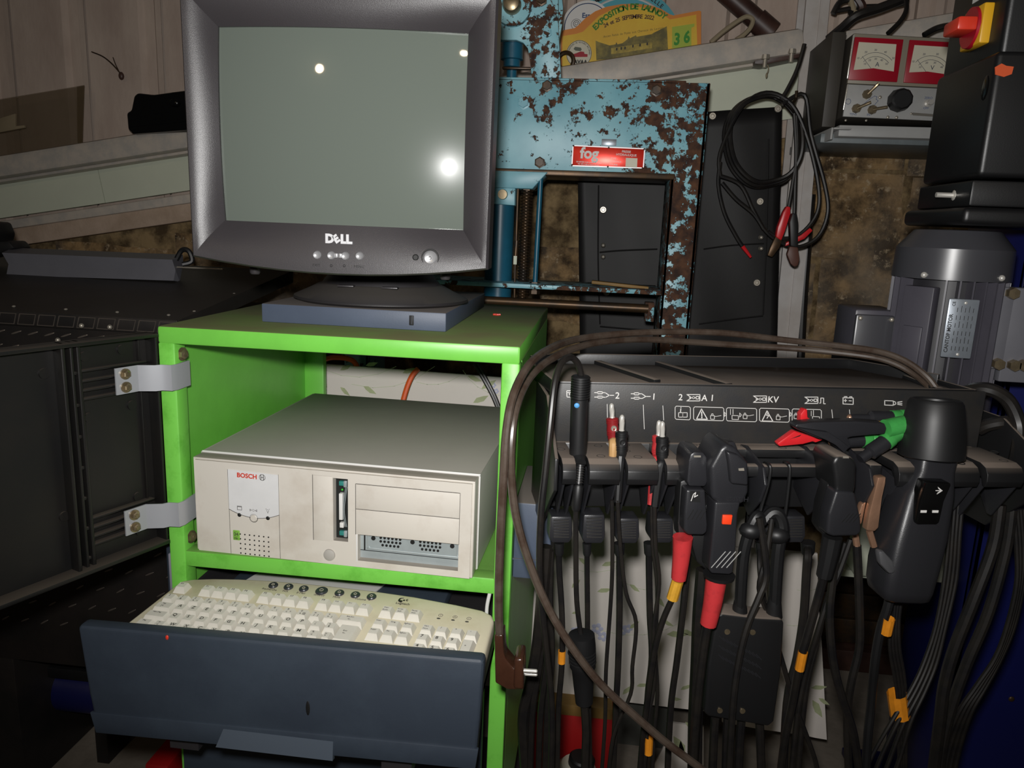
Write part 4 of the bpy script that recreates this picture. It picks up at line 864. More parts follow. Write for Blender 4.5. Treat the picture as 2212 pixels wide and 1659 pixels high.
banana(1431, 910, 1430, 1000, M['rubber'], 'black banana plug in front of the half hidden red one', [(1414, 1090, .012), (1416, 1180, .012), (1424, 1260, .012), (1412, 1360, .014), (1414, 1470, .02), (1400, 1560, .02), (1388, 1720, .02)], ([(1425, 1010, .02), (1414, 1094, .013)], M['rubber']), .026)
# --- clamp on sensors
def clamp_ribs(fr, th, px0, du, dv, su, n, ly, m):
    bb = B(fr)
    for i in range(n):
        a, c = fr.y(px0[0]+i*su, px0[1], ly), fr.y(px0[0]+i*su+du, px0[1]+dv, ly); bb.line([(a.x, a.z), (c.x, c.z)], .0009, ly)
    obj('grip_lines', bb, m, th)
k1 = thing('clamp_sensor', HP(1500, 1165, -.03), 'small black clamp sensor with a red sleeve, hung between the plugs and the large clamp', 'clamp')
obj('jaw', pxprism(FH, [(1492, 982), (1500, 976), (1520, 977), (1528, 988), (1529, 1040), (1524, 1052), (1488, 1051), (1484, 1040), (1488, 995)], -.03, .05, .003), M['black2'], k1)
obj('handle', pxprism(FH, [(1483, 1058), (1524, 1058), (1529, 1135), (1528, 1150), (1520, 1157), (1486, 1156), (1478, 1148), (1479, 1110)], -.036, .022, .004, 3), M['black2'], k1)
obj('rear_handle', pxprism(FH, [(1470, 1040), (1500, 1030), (1520, 1100), (1518, 1160), (1466, 1160), (1464, 1130)], -.012, .022, .003), M['rubber'], k1)
obj('label', pxprism(FH, [(1491, 1061), (1512, 1062), (1513, 1085), (1491, 1084)], -.0366, .001, 0), M['voidm'], k1)
b = B(FH); qa = [hx(u, v, -.037) for u, v in ((1493, 1082), (1498, 1068), (1503, 1064), (1500, 1074), (1507, 1070))]; b.line([(q.x, q.z) for q in qa], .0008, -.037); obj('scratch', b, M['white'], k1)
obj('slot', pxprism(FH, [(1499, 984), (1514, 984), (1514, 988), (1499, 988)], -.0304, .001, 0), M['nickel'], k1)
clamp_ribs(FH, k1, (1486, 1122), 12, -20, 9, 4, -.0365, M['voidm'])
b = B(); b.tube([HP(1475, 1160, -.024), HP(1472, 1200, -.022), HP(1466, 1250, -.02)], .0125, 12, rr=(.0128, .0095)); obj('red_sleeve', b, M['redw'], k1, 'faded red rubber sleeve')
b = B(); b.tube([HP(1464, 1254, -.02), HP(1452, 1294, -.018)], .0075, 10); obj('tape', b, M['yellow'], k1, 'yellow tape')
b = B(); b.tube([HP(1454, 1290, -.018), HP(1432, 1340, -.01), HP(1415, 1400, 0), HP(1400, 1500, .01), HP(1388, 1600, .02), HP(1378, 1720, .03)], .0042, 8); obj('lead', b, M['cable'], k1)
k2 = thing('clamp_sensor', HP(1570, 1245, -.04), 'large black clamp sensor with an orange-red square button and red sleeve', 'clamp')
obj('jaw', pxprism(FH, [(1556, 970), (1570, 958), (1592, 968), (1613, 995), (1619, 1030), (1618, 1065), (1606, 1090), (1560, 1096), (1538, 1078), (1534, 1010)], -.045, .06, .005, 3), M['black2'], k2)
obj('jaw_face', pxprism(FH, [(1570, 975), (1597, 984), (1616, 1000), (1617, 1050), (1580, 1046), (1575, 1000)], -.053, .02, .003, 3), M['black2'], k2)
obj('rear_jaw', pxprism(FH, [(1548, 975), (1555, 955), (1588, 954), (1600, 985), (1560, 1010), (1535, 1005)], .012, .02, .003), M['black2'], k2)
obj('handle', pxprism(FH, [(1545, 1085), (1600, 1085), (1594, 1110), (1590, 1180), (1584, 1238), (1576, 1242), (1538, 1240), (1532, 1232), (1540, 1150)], -.047, .03, .004, 3), M['black2'], k2)
obj('rear_handle', pxprism(FH, [(1535, 1070), (1560, 1065), (1565, 1240), (1530, 1235), (1505, 1215), (1492, 1170), (1500, 1140)], -.014, .022, .004), M['rubber'], k2)
obj('button', pxprism(FH, [(1562, 1113), (1583, 1113), (1580, 1134), (1560, 1133)], -.0495, .004, .001), mat('orange_red_button', '#e8421e', .4), k2, 'orange-red square button')
obj('slot', pxprism(FH, [(1595, 1012), (1607, 1011), (1608, 1017), (1596, 1017)], -.0534, .001, 0), M['nickel'], k2)
clamp_ribs(FH, k2, (1537, 1226), 30, -34, 11, 4, -.0475, M['metergrey'])
b = B(FH); q = hx(1592, 1079, -.0455); put_text(b, 'BOSCH', .009, q.x, -.0456, q.z); obj('raised_lettering', b, M['black2'], k2)
b = B(FH); q = hx(1553, 1243, -.035); b.lathe_between((q.x, -.035, q.z+.002), (q.x, -.035, q.z-.005), [(.02, 0), (.019, .6), (.014, 1)], 20); obj('collar', b, M['rubber'], k2)
b = B(); b.tube([HP(1548, 1246, -.035), HP(1540, 1300, -.033), HP(1530, 1348, -.03)], .0125, 12, rr=(.0135, .0105)); obj('red_sleeve', b, M['redw'], k2, 'dark red rubber sleeve')
b = B(); b.tube([HP(1530, 1340, -.03), HP(1520, 1400, -.025), HP(1508, 1500, -.02), HP(1500, 1600, -.01), HP(1494, 1720, 0)], .006, 10); obj('lead', b, M['cable'], k2)
k3 = thing('clamp_sensor', HP(1810, 1165, -.03), 'black clamp sensor with a worn dusty jaw beside the copper clip', 'clamp')
obj('jaw', pxprism(FH, [(1798, 1000), (1808, 984), (1840, 986), (1852, 1000), (1850, 1050), (1846, 1070), (1806, 1066), (1804, 1030)], -.03, .055, .005, 3), M['black'], k3)
obj('handle', pxprism(FH, [(1806, 1060), (1848, 1064), (1860, 1120), (1862, 1150), (1852, 1159), (1800, 1160), (1786, 1154), (1790, 1110)], -.036, .024, .005, 3), M['black2'], k3)
obj('rear_handle', pxprism(FH, [(1790, 1040), (1812, 1040), (1812, 1160), (1782, 1160), (1768, 1140), (1775, 1090)], -.012, .022, .003), M['rubber'], k3)
clamp_ribs(FH, k3, (1819, 1128), 16, -18, 8, 4, -.0365, M['voidm'])
obj('slot', pxprism(FH, [(1821, 985), (1833, 986), (1834, 990), (1822, 990)], -.0304, .001, 0), M['nickel'], k3)
b = B(); b.tube([HP(1798, 1158, -.02), HP(1790, 1200, -.018), HP(1780, 1245, -.015)], .012, 10, rr=(.0125, .01)); obj('boot', b, M['rubber'], k3)
b = B(); b.tube([HP(1782, 1235, -.015), HP(1765, 1300, -.005), HP(1742, 1380, .0), HP(1728, 1430, .005), HP(1712, 1520, .02), HP(1695, 1600, .03), HP(1680, 1720, .04)], .0056, 10); obj('lead', b, M['cable'], k3)
b = B(); b.tube([HP(1735, 1407, .0), HP(1727, 1446, .004)], .0064, 10, cap=False); obj('orange_tag', b, M['orange'], k3, 'orange marker tag')
# --- copper clip
cc = thing('copper_clip', HP(1885, 1100, .01), 'bare copper crocodile clip hooked on the short rail', 'clip')
obj('jaw', pxprism(FH, [(1897, 1032), (1914, 1030), (1913, 1045), (1906, 1075), (1898, 1140), (1890, 1148), (1872, 1146), (1878, 1110), (1888, 1070)], .0, .012, .0015), M['copper'], cc)
obj('jaw', pxprism(FH, [(1862, 1090), (1872, 1084), (1862, 1130), (1854, 1140), (1850, 1125)], .012, .01, .0015), M['copper'], cc)
b = B(); b.tube([HP(1878, 1146, .006), HP(1888, 1180, .006)], .0045, 8); obj('shank', b, M['copper'], cc)
b = B(); b.tube([HP(1847, 1152, .016), HP(1852, 1182, .016)], .0045, 8); obj('shank', b, M['copper'], cc)
b = B(); b.tube([HP(1851, 1178, .016), HP(1854, 1240, .016), HP(1857, 1330, .016), HP(1856, 1400, .018), HP(1838, 1480, .02), HP(1830, 1560, .03), HP(1836, 1720, .03)], .0058, 8); obj('lead', b, M['cable'], cc)
# --- strobe lamp
sl = thing('timing_light', HP(1960, 1285, -.01), 'big black hand-held timing light with a flared head, standing head up in the holder', 'lamp')
ax0, ax1 = HP(2022, 862, .03), HP(2010, 988, .022)
b = B(); b.lathe_between(ax0, ax1, [(.002, .3), (.025, .3), (.0265, .03), (.0285, 0), (.0305, .01), (.0335, .07), (.0375, .4), (.0402, .8), (.0405, .97), (.036, 1.)], 40); obj('lamp_head', b, M['rubber'], sl, 'flared black rubber lamp head')
b = B(); b.lathe_between(ax0+(ax1-ax0)*.2, ax0+(ax1-ax0)*.26, [(.0245, 0), (.0245, 1)], 24); obj('lens', b, M['bar'], sl)
def loft_px(fr, secs, n=20, p=3.2):
    """sections: centre px, half width px, depth half m, ly"""
    bb = B(fr); loops = []
    for u, v, hw, hd, ly in secs:
        c = fr.y(u, v, ly); w = (fr.y(u+hw, v, ly)-c).length; l = []
        for k in range(n):
            a = 2*math.pi*k/n; ca, sa = math.cos(a), math.sin(a)
            l.append((c.x+w*math.copysign(abs(ca)**(2/p), ca), c.y+hd*math.copysign(abs(sa)**(2/p), sa), c.z-.15*w*math.copysign(abs(ca)**(2/p), ca)*.4))
        loops.append(l)
    return bb.loft(loops, cap0=True, cap1=True)
obj('body', loft_px(FH, [(2012, 978, 42, .024, .02), (2006, 1010, 40, .023, .015), (1990, 1060, 52, .027, .008), (1968, 1150, 58, .03, .0), (1950, 1220, 57, .031, -.004), (1942, 1262, 54, .03, -.006), (1940, 1280, 50, .027, -.006), (1939, 1288, 40, .02, -.006)], p=5), M['black2'], sl, ang=45)
obj('thumb_rest', pxprism(FH, [(1898, 1192), (1910, 1190), (1932, 1215), (1936, 1238), (1922, 1242), (1902, 1220)], -.038, .012, .004), mat('grey_rubber_pad', '#4a4a4c', .5), sl)
obj('switch_panel', pxprism(FH, [(2002, 1042), (2056, 1044), (2040, 1082), (2030, 1128), (2024, 1134), (1982, 1134), (1979, 1128), (1988, 1085)], -.031, .02, .003), M['gloss'], sl)
b = B(FH); q = hx(2008, 1105, -.0316)
for dx_ in (-.012, .004): b.bb((q.x+dx_, -.0318, q.z-.0016), (q.x+dx_+.008, -.031, q.z+.0016))
q = hx(2027, 1060, -.0316); b.line([(q.x-.003, q.z), (q.x+.002, q.z)], .001, -.0316); b.line([(q.x, q.z+.003), (q.x+.004, q.z), (q.x, q.z-.003)], .001, -.0316); b.line([(q.x-.001, q.z+.0045), (q.x+.0055, q.z), (q.x-.001, q.z-.0045)], .0006, -.0316)
obj('switch_marks', b, M['white'], sl)
b = B(); b.tube([HP(1925, 1270, .0), HP(1918, 1310, .0), HP(1902, 1360, .005), HP(1890, 1430, .01), HP(1882, 1520, .02), HP(1874, 1600, .02), HP(1868, 1720, .02)], .0062, 10); obj('lead', b, M['rubber'], sl)
b = B(); b.tube([HP(1921, 1336, -.004), HP(1914, 1368, .0)], .0075, 10, cap=False); obj('orange_tag', b, M['orange'], sl, 'orange marker tag')
# --- crocodile clips and probes with green tape lying against the panel
def croc(name, lab, outl, ly, th, m, cat, extra=()):
    t_ = thing(name, HP(*outl[0], ly), lab, cat); obj('jaw', pxprism(FH, outl, ly, th, .002), m, t_)
    for nm, o_, l_, h_, mm in extra: obj(nm, pxprism(FH, o_, l_, h_, .0012), mm, t_)
    return t_
rc = croc('crocodile_clip', 'bright red plastic crocodile clip with open jaws under the black one', [(1679, 958), (1717, 931), (1745, 940), (1780, 950), (1762, 957), (1757, 954), (1735, 960), (1684, 965)], .05, .012, M['red'], 'clip',
          [('jaw', [(1729, 915), (1730, 895), (1738, 884), (1744, 884), (1745, 902), (1761, 910), (1762, 915)], .056, .012, M['red']), ('teeth', [(1701, 951), (1733, 938), (1728, 943)], .0494, .002, M['voidm'])])
bc = croc('crocodile_clip', 'large black crocodile clip lying on the red clip', [(1718, 921), (1722, 916), (1760, 912), (1850, 910), (1912, 915), (1916, 925), (1912, 938), (1880, 940), (1840, 944), (1832, 946), (1838, 966), (1826, 978), (1816, 978), (1804, 962), (1790, 950), (1770, 948), (1722, 928)], .026, .02, M['black2'], 'clip',
          [('lever', [(1722, 924), (1760, 930), (1790, 934), (1815, 950), (1835, 966), (1824, 979), (1806, 962), (1785, 951)], .018, .012, M['black2'])])
b = B(); b.lathe_between(HP(1912, 926, .036), HP(1955, 918, .04), [(.0125, 0), (.013, .5), (.013, 1)], 16); obj('green_tape', b, M['gtape'], bc, 'green tape')
for (u0, v0, u1, v1, ly, lab, tip, rr_) in ((1832, 902, 1925, 902, .07, 'straight black test probe with green tape above the black clip', True, .0095), (1793, 955, 1862, 951, .062, 'black test probe with green tape below the black clip', True, .0095)):
    t_ = thing('test_probe', HP(u0, v0, ly), lab, 'probe'); a, c = HP(u0, v0, ly), HP(u1, v1, ly)
    bb = B(); bb.lathe_between(a.lerp(c, .04), a.lerp(c, 1), [(.005, 0), (.005, .45), (rr_, .5), (rr_, 1)], 14); obj('sleeve', bb, M['black2'], t_)
    bb = B(); bb.sph(a.lerp(c, .04), .0045); obj('tip', bb, M['copper'], t_, 'copper tip')
    bb = B(); bb.lathe_between(c, HP(u1+38, v1-2, ly), [(rr_*1.06, 0), (rr_*1.1, .45), (rr_*1.02, .5), (rr_*1.1, .55), (rr_*1.05, 1)], 16); obj('green_tape', bb, M['gtape'], t_, 'green tape')
t_ = thing('test_probe', HP(1858, 990, .03), 'black test probe with green tape pointing down to the copper clip', 'probe'); a, c = HP(1858, 992, .03), HP(1912, 955, .036)
b = B(); b.lathe_between(a, c, [(.007, 0), (.007, .35), (.0105, .4), (.0105, 1)], 14); obj('sleeve', b, M['black2'], t_)
b = B(); b.lathe_between(c, HP(1945, 928, .04), [(.0115, 0), (.0118, .3), (.011, .35), (.0115, 1)], 14); obj('green_tape', b, M['gtape'], t_, 'green tape')
b = B(); b.tube([HP(1860, 912, .062), HP(1880, 913, .06), HP(1900, 913, .06)], .0025, 6); obj('yellow_lead', b, M['yellow'], label='short yellow lead showing between the green taped probes', cat='cable')
# --- black rod hook with two loops carrying the pair of angled plugs
b = B(); b.tube([HP(1652, 1000, .045), HP(1660, 1003, .02), HP(1664, 1015, .015), HP(1658, 1050, .016), HP(1646, 1090, .02), HP(1640, 1115, .02)], .0024, 8); obj('hook', b, M['rubber'], label='thin black wire hook nearer the large clamp on the hanging rail', cat='hook')
b = B(); b.tube([HP(1694, 998, .045), HP(1702, 1002, .02), HP(1706, 1015, .015), HP(1702, 1060, .016), HP(1696, 1110, .018), HP(1692, 1130, .02)], .0024, 8); obj('hook', b, M['rubber'], label='thin black wire hook nearer the worn clamp on the hanging rail', cat='hook')
# --- sensor box hanging on two leads
sb = thing('sensor_box', HP(1610, 1560, .01), 'flat black sensor box hanging on two angled leads below the holder', 'box')
obj('case', pxprism(FH, [(1548, 1332), (1560, 1326), (1640, 1336), (1688, 1338), (1694, 1345), (1688, 1450), (1672, 1560), (1660, 1570), (1530, 1548), (1522, 1540), (1530, 1440)], .0, .035, .005, 3), M['black'], sb)
for u, v in ((1571, 1365), (1626, 1366), (1555, 1535), (1604, 1536)):
    q = hx(u, v, -.0004); b = B(FH); b.lathe_between((q.x, .002, q.z), (q.x, -.0012, q.z), [(.0042, 0), (.0038, 1)], 14); obj('screw', b, M['brass'], sb)
b = B(FH)
for i in range(11):
    for j in range(3):
        a, c = hx(1555+i*8-j*1, 1375+i*4+j*20, -.0003), hx(1565+i*8-j*1, 1385+i*4+j*20, -.0003); b.line([(a.x, a.z), (c.x, c.z)], .0012, -.0004)
obj('surface_ribs', b, M['black2'], sb, kind='stuff')
for lab_, pts, r_ in (('lead', [(1598, 1340, .015), (1600, 1280, .012), (1606, 1200, .01), (1618, 1150, .008), (1630, 1122, .008), (1638, 1115, .01), (1645, 1130, .012)], .0078), ('lead', [(1672, 1335, .015), (1676, 1250, .012), (1682, 1180, .01), (1690, 1140, .01), (1682, 1112, .012), (1668, 1108, .014), (1652, 1125, .014)], .0085)):
    b = B(); b.tube([HP(*p) for p in pts], r_, 10); obj(lab_, b, M['rubber'], sb)
for u, v in ((1622, 1146), (1680, 1156)):
    b = B(); b.sph(HP(u, v, .006), .0125, (1.25, 1, .9)); obj('elbow', b, M['rubber'], sb)
for u, v in ((1598, 1338), (1672, 1328)):
    b = B(); b.lathe_between(HP(u, v-40, .014), HP(u, v+4, .016), [(.0075, 0), (.0095, .3), (.011, 1)], 14); obj('boot', b, M['rubber'], sb)
for k, (u, d_) in enumerate(((1545, -8), (1572, -6), (1602, -10), (1640, 6))):
    b = B(); b.tube([HP(u, 1550, .02), HP(u+d_*.4, 1600, .02), HP(u+d_, 1720, .02)], .006, 8); obj('lead', b, M['cable'], sb)
# ================================================================ HANGING CABLES AND PLUG HOODS UNDER THE HOLDER
def hood(u, v0, v1, cab, lab, r=.005, ly=.03, w=23):
    """ribbed plug hood with its cable"""
    th = thing('plug_hood', HP(u, v1, ly), lab, 'plug', 'plug hoods under the sensor holder')
    obj('hood', pxprism(FH, [(u-w, v0), (u+w, v0), (u+w+1, v1-14), (u+w-6, v1), (u-w+2, v1), (u-w-4, v1-12)], ly, .03, .003), M['black2'], th)
    n = 7; bb = B(FH)
    for i in range(n):
        q0, q1 = hx(u-w+6, v0+4+i*(v1-v0-16)/n+4, ly-.001), hx(u+w-7, v0+4+i*(v1-v0-16)/n+4, ly-.001); bb.bb((q0.x, ly-.0016, q0.z-.0008), (q1.x, ly+.002, q0.z+.0008))
    obj('grip_ribs', bb, M['panel'], th, kind='stuff')
    if cab:
        bb = B(); bb.lathe_between(HP(cab[0][0], v1-2, ly+.012), HP(cab[0][0], v1+26, ly+.012), [(r*1.7, 0), (r*1.5, .8), (r*1.1, 1)], 12); obj('boot', bb, M['rubber'], th)
        bb = B(); bb.tube([HP(cab[0][0], v1+10, ly+.012)]+[HP(*c) for c in cab], r, 8); obj('lead', bb, M['cable'], th)
hood(1213, 1116, 1174, [(1208, 1230, .045), (1214, 1330, .045), (1214, 1430, .045), (1206, 1540, .05), (1202, 1720, .05)], 'ribbed black plug hood under the tall connector', .004)
hood(1284, 1112, 1175, [(1268, 1230, .045), (1269, 1320, .045), (1269, 1390, .045), (1271, 1500, .045), (1276, 1720, .05)], 'ribbed black plug hood under the gap beside the dark red plug', .0036)
hood(1358, 1120, 1175, [(1338, 1230, .045), (1338, 1330, .045), (1335, 1440, .045), (1330, 1540, .05), (1322, 1720, .05)], 'ribbed black plug hood under the dark red and black banana plugs', .0044)
hood(1432, 1120, 1174, [(1402, 1230, .045), (1404, 1330, .045), (1408, 1420, .045), (1398, 1520, .05), (1392, 1720, .05)], 'ribbed black plug hood under the half hidden red banana plug', .0045)
hood(1655, 1105, 1172, [(1642, 1230, .05), (1650, 1300, .05)], 'ribbed black plug hood behind the angled leads', .004, .06)
hood(1717, 1115, 1173, [(1745, 1200, .05), (1742, 1240, .05), (1736, 1330, .05), (1722, 1420, .05), (1700, 1520, .05), (1690, 1720, .05)], 'ribbed black plug hood between the angled leads and the worn clamp', .006, .06)
b = B(); b.tube([HP(1214, 1405, .045), HP(1213, 1432, .045)], .0052, 10, cap=False); obj('marker_tag', b, M['orange'], label='orange marker tag on the lead left of the inline coupler', cat='tag')
b = B(); b.tube([HP(1402, 1592, .02), HP(1400, 1628, .02)], .006, 10, cap=False); obj('marker_tag', b, M['orange'], label='orange marker tag low on the leads beyond the brown cord', cat='tag')
def cable(pts, r, lab, name='hanging_cable', m='cable', fr=HP, group='black cables hanging below the sensor holder', n=8):
    bb = B(); bb.tube([fr(*p) for p in pts], r, n); return obj(name, bb, M[m], label=lab, cat='cable', group=group)
G = 'black cable hanging below the sensor holder among many others'
cable([(1488, 1170, .03), (1484, 1230, .03), (1474, 1330, .03), (1462, 1430, .035), (1448, 1540, .04), (1440, 1720, .05)], .0046, 'black cable hanging straight down behind the red sleeve of the small clamp')
cable([(1520, 1230, .04), (1512, 1330, .04), (1508, 1430, .045), (1502, 1560, .05), (1500, 1720, .05)], .0105, 'thick black hose hanging behind the large clamp sensor')
cable([(1640, 1118, .0), (1650, 1180, -.004), (1655, 1245, -.006), (1640, 1290, -.008), (1612, 1360, -.01), (1592, 1450, -.012), (1582, 1540, -.014), (1572, 1720, -.01)], .0048, 'black cable crossing diagonally in front of the flat sensor box')
cable([(1668, 1120, .004), (1656, 1200, .0), (1640, 1270, .0), (1660, 1330, .03), (1690, 1430, .04), (1720, 1530, .04), (1760, 1640, .04), (1775, 1720, .04)], .0036, 'thin black cable passing behind the flat sensor box to the right')
cable([(1806, 1170, .02), (1800, 1240, .02), (1792, 1330, .02), (1800, 1430, .02), (1820, 1510, .02), (1845, 1590, .02), (1862, 1720, .02)], .0058, 'black cable bowing left below the worn clamp sensor')
cable([(1838, 1165, .03), (1815, 1230, .03), (1790, 1290, .03), (1765, 1370, .03), (1742, 1450, .04), (1722, 1550, .04), (1705, 1720, .04)], .0042, 'black cable slanting down to the left from the copper clip', )
cable([(1826, 1172, .04), (1808, 1240, .04), (1785, 1300, .045), (1762, 1400, .045), (1740, 1500, .05), (1718, 1720, .05)], .0042, 'black cable running close behind the slanting copper clip cable')
BG = 'bundle of thin black leads under the timing light'
for i in range(4):
    o = i*7
    cable([(1930+o, 1270, .03), (1925+o*.8, 1340, .03), (1922+o, 1400, .03), (1932+o, 1460, .03), (1940+o*.8, 1520, .03), (1942+o*.7, 1620, .03), (1944+o*.6, 1720, .03)], .0025, 'thin black lead in the bundle below the timing light', group=BG)
    cable([(2056+o*1.2, 1060, .05), (2050+o*1.1, 1150, .045), (2040+o*1.2, 1250, .04), (2022+o, 1350, .035), (1996+o*1.3, 1430, .03), (1968+o*1.5, 1490, .025), (1925+o*2, 1560, .02), (1880+o*3, 1640, .02), (1850+o*3, 1720, .02)], .003, 'thin black lead in the bundle curving away to the right of the timing light', group='bundle of thin leads right of the timing light')
    cable([(2190+o, 1100, .06), (2196+o, 1180, .055), (2196+o*.7, 1260, .05), (2176+o*.7, 1350, .05), (2150+o*.6, 1420, .05), (2110+o, 1480, .05), (2070+o*1.3, 1540, .05), (2040+o*1.5, 1620, .06), (2020+o*1.5, 1720, .06)], .0034, 'thin black lead in the bundle under the far end of the holder', group='bundle of thin leads at the holder end')
b = B(); b.tube([HP(1937, 1497, .03), HP(1944, 1547, .03)], .0135, 10, cap=False); obj('marker_tag', b, M['orange'], label='wide orange marker tag around the lead bundle below the timing light', cat='tag')
cable([(2160, 1090, .05), (2145, 1180, .045), (2105, 1290, .04), (2062, 1400, .04), (2040, 1480, .04), (2030, 1560, .04), (2010, 1720, .05)], .0085, 'thick black hose bending left under the end of the holder', n=10)
cable([(2185, 1100, .06), (2172, 1190, .055), (2136, 1320, .05), (2090, 1430, .05), (2058, 1520, .05), (2035, 1610, .05), (2025, 1720, .05)], .0078, 'second thick black hose running beside the first under the holder end', n=10)
cable([(2075, 852, .15), (2100, 842, .12), (2140, 842, .1), (2178, 866, .09), (2200, 915, .08), (2200, 960, .07), (2190, 1010, .07)], .0098, 'thick dusty hose arching over the far end of the holder', n=10)
cable([(2115, 928, .12), (2135, 918, .11), (2170, 912, .1), (2215, 914, .1)], .0095, 'short thick hose sticking out of the holder end', n=10)
cable([(1180, 1180, .05), (1172, 1280, .05), (1160, 1400, .06), (1145, 1480, .07), (1130, 1560, .08), (1140, 1720, .09)], .0085, 'thick black hose hanging beside the green right post', n=10)
for i, (a, c) in enumerate(((1160, 1150), (1174, 1168), (1184, 1182))):
    cable([(1176+i*7, 1190, .06), (1172+i*8, 1300, .06), (a+8, 1420, .06), (c, 1540, .07), (c-6, 1720, .08)], .0046, 'black cable in the tangle behind the brown plug', group='cables behind the brown plug')
# ================================================================ BROWN POWER CORD
pw = thing('power_cord', P(1100, 1500, -.2), 'long brown power cord looped over the holder, its plug hanging by the green post', 'power cord')
b = B(); b.tube([P(1079, 1372, -.2), P(1077, 1300, -.2), P(1080, 1180, -.2), P(1087, 1040, -.2), P(1094, 930, -.19), P(1110, 850, -.17), P(1145, 785, -.12), P(1190, 752, -.04), P(1245, 733, .05), P(1330, 722, .12), P(1430, 717, .17), P(1560, 719, .2), P(1700, 735, .22), P(1820, 748, .2), P(1900, 760, .17), P(1955, 780, .15), P(2000, 812, .13), P(2024, 842, .12)], .0051, 10); obj('cord', b, M['cableb'], pw)
b = B(); b.tube([P(2012, 840, .13), P(1975, 808, .16), P(1920, 780, .18), P(1850, 766, .2), P(1720, 753, .22), P(1600, 746, .22), P(1480, 738, .2), P(1380, 733, .16), P(1280, 742, .08), P(1200, 770, -.02), P(1145, 815, -.1), P(1115, 880, -.16), P(1104, 960, -.18), P(1106, 1050, -.18), P(1118, 1130, -.18), P(1145, 1220, -.18), P(1185, 1315, -.18), P(1240, 1405, -.18), P(1300, 1480, -.17), P(1370, 1545, -.16), P(1440, 1605, -.15), P(1520, 1665, -.14), P(1580, 1720, -.13)], .0051, 10); obj('cord', b, M['cableb'], pw)
py = -.205
def PXP(pts, y, th, bev=.0015, seg=2):
    bb = B(); bb.prism([(P(u, v, y).x, P(u, v, y).z) for u, v in pts], y, y+th, 'y', bev, seg=seg); return bb
obj('plug_body', PXP([(1068, 1372), (1086, 1372), (1088, 1410), (1092, 1424), (1102, 1436), (1110, 1445), (1131, 1444), (1131, 1490), (1100, 1490), (1094, 1489), (1070, 1475), (1069, 1430)], py, .026, .004, 3), M['plug'], pw, 'shiny brown angled plug')
obj('plug_flange', PXP([(1110, 1423), (1131, 1423), (1131, 1492), (1108, 1490)], py-.003, .034, .004, 3), M['plug'], pw)
for dv, dy in ((0, .002), (7, .019)):
    b = B(); b.lathe_between(P(1130, 1448+dv, py+dy), P(1161, 1450+dv, py+dy), [(.0024, 0), (.0024, .93), (.0012, 1)], 12); obj('plug_pin', b, M['chrome'], pw, 'chrome pin')
# cords seen through the back of the trolley
b = B(); b.tube([P(668, 800, .56), P(690, 782, .58), P(720, 772, .6), P(760, 778, .62), P(775, 800, .63)], .006, 8); obj('orange_cable', b, M['cordorange'], label='orange cord arching behind the left back post of the trolley', cat='cable')
b = B(); b.tube([P(903, 797, .58), P(890, 812, .57), P(878, 840, .56), P(868, 880, .55), P(862, 940, .54)], .006, 8); obj('orange_cable', b, M['cordorange'], label='orange cord dropping behind the beige computer', cat='cable')
for k in range(2):
    b = B(); b.tube([P(1024+k*8, 786, .58), P(1045+k*6, 820, .575), P(1066+k*5, 860, .57), P(1085+k*4, 910, .565)], .0042, 8); obj('computer_cable', b, M['cable'], label='black cord slanting down behind the computer by the right post', cat='cable', group='black cords behind the computer')
# ================================================================ FLORAL OILCLOTH PANELS BEHIND
def oil(name, lab, pts, y, leaves, th=.006):
    t_ = thing(name, P(*pts[0], y), lab, 'oilcloth'); obj('sheet', PXP(pts, y, th, 0), M['oil'], t_)
    bb = B(); bs_ = B(); bf = B()
    for kind, u, v, ln, an in leaves:
        c = P(u, v, y); 
        if kind == 'l':
            w = ln*.17; pts_ = [(0, 0), (ln*.3, w), (ln*.7, w*.6), (ln, 0), (ln*.6, -w), (ln*.25, -w*.7)]
            bb.prism([(c.x+x*math.cos(an)-z_*math.sin(an), c.z+x*math.sin(an)+z_*math.cos(an)) for x, z_ in pts_], y-.0006, y+.001, 'y')
        elif kind == 's':
            q = [(c.x+ln*t*math.cos(an+.5*t-.25), c.z+ln*t*math.sin(an+.5*t-.25)) for t in (0, .25, .5, .75, 1)]; bs_.line(q, .0012, y-.0005)
        else:
            for g in range(5): bf.sph((c.x+ln*math.cos(g*1.257), y, c.z+ln*math.sin(g*1.257)), ln*.65, (1, .08, 1), n=8)
    for nm, x, m in (('leaf_print', bb, 'leaf'), ('stem_print', bs_, 'leaf2'), ('flower_print', bf, 'flower')):
        if len(x.b.verts): obj(nm, x, M[m], t_, kind='stuff')
        else: x.b.free()
    return t_
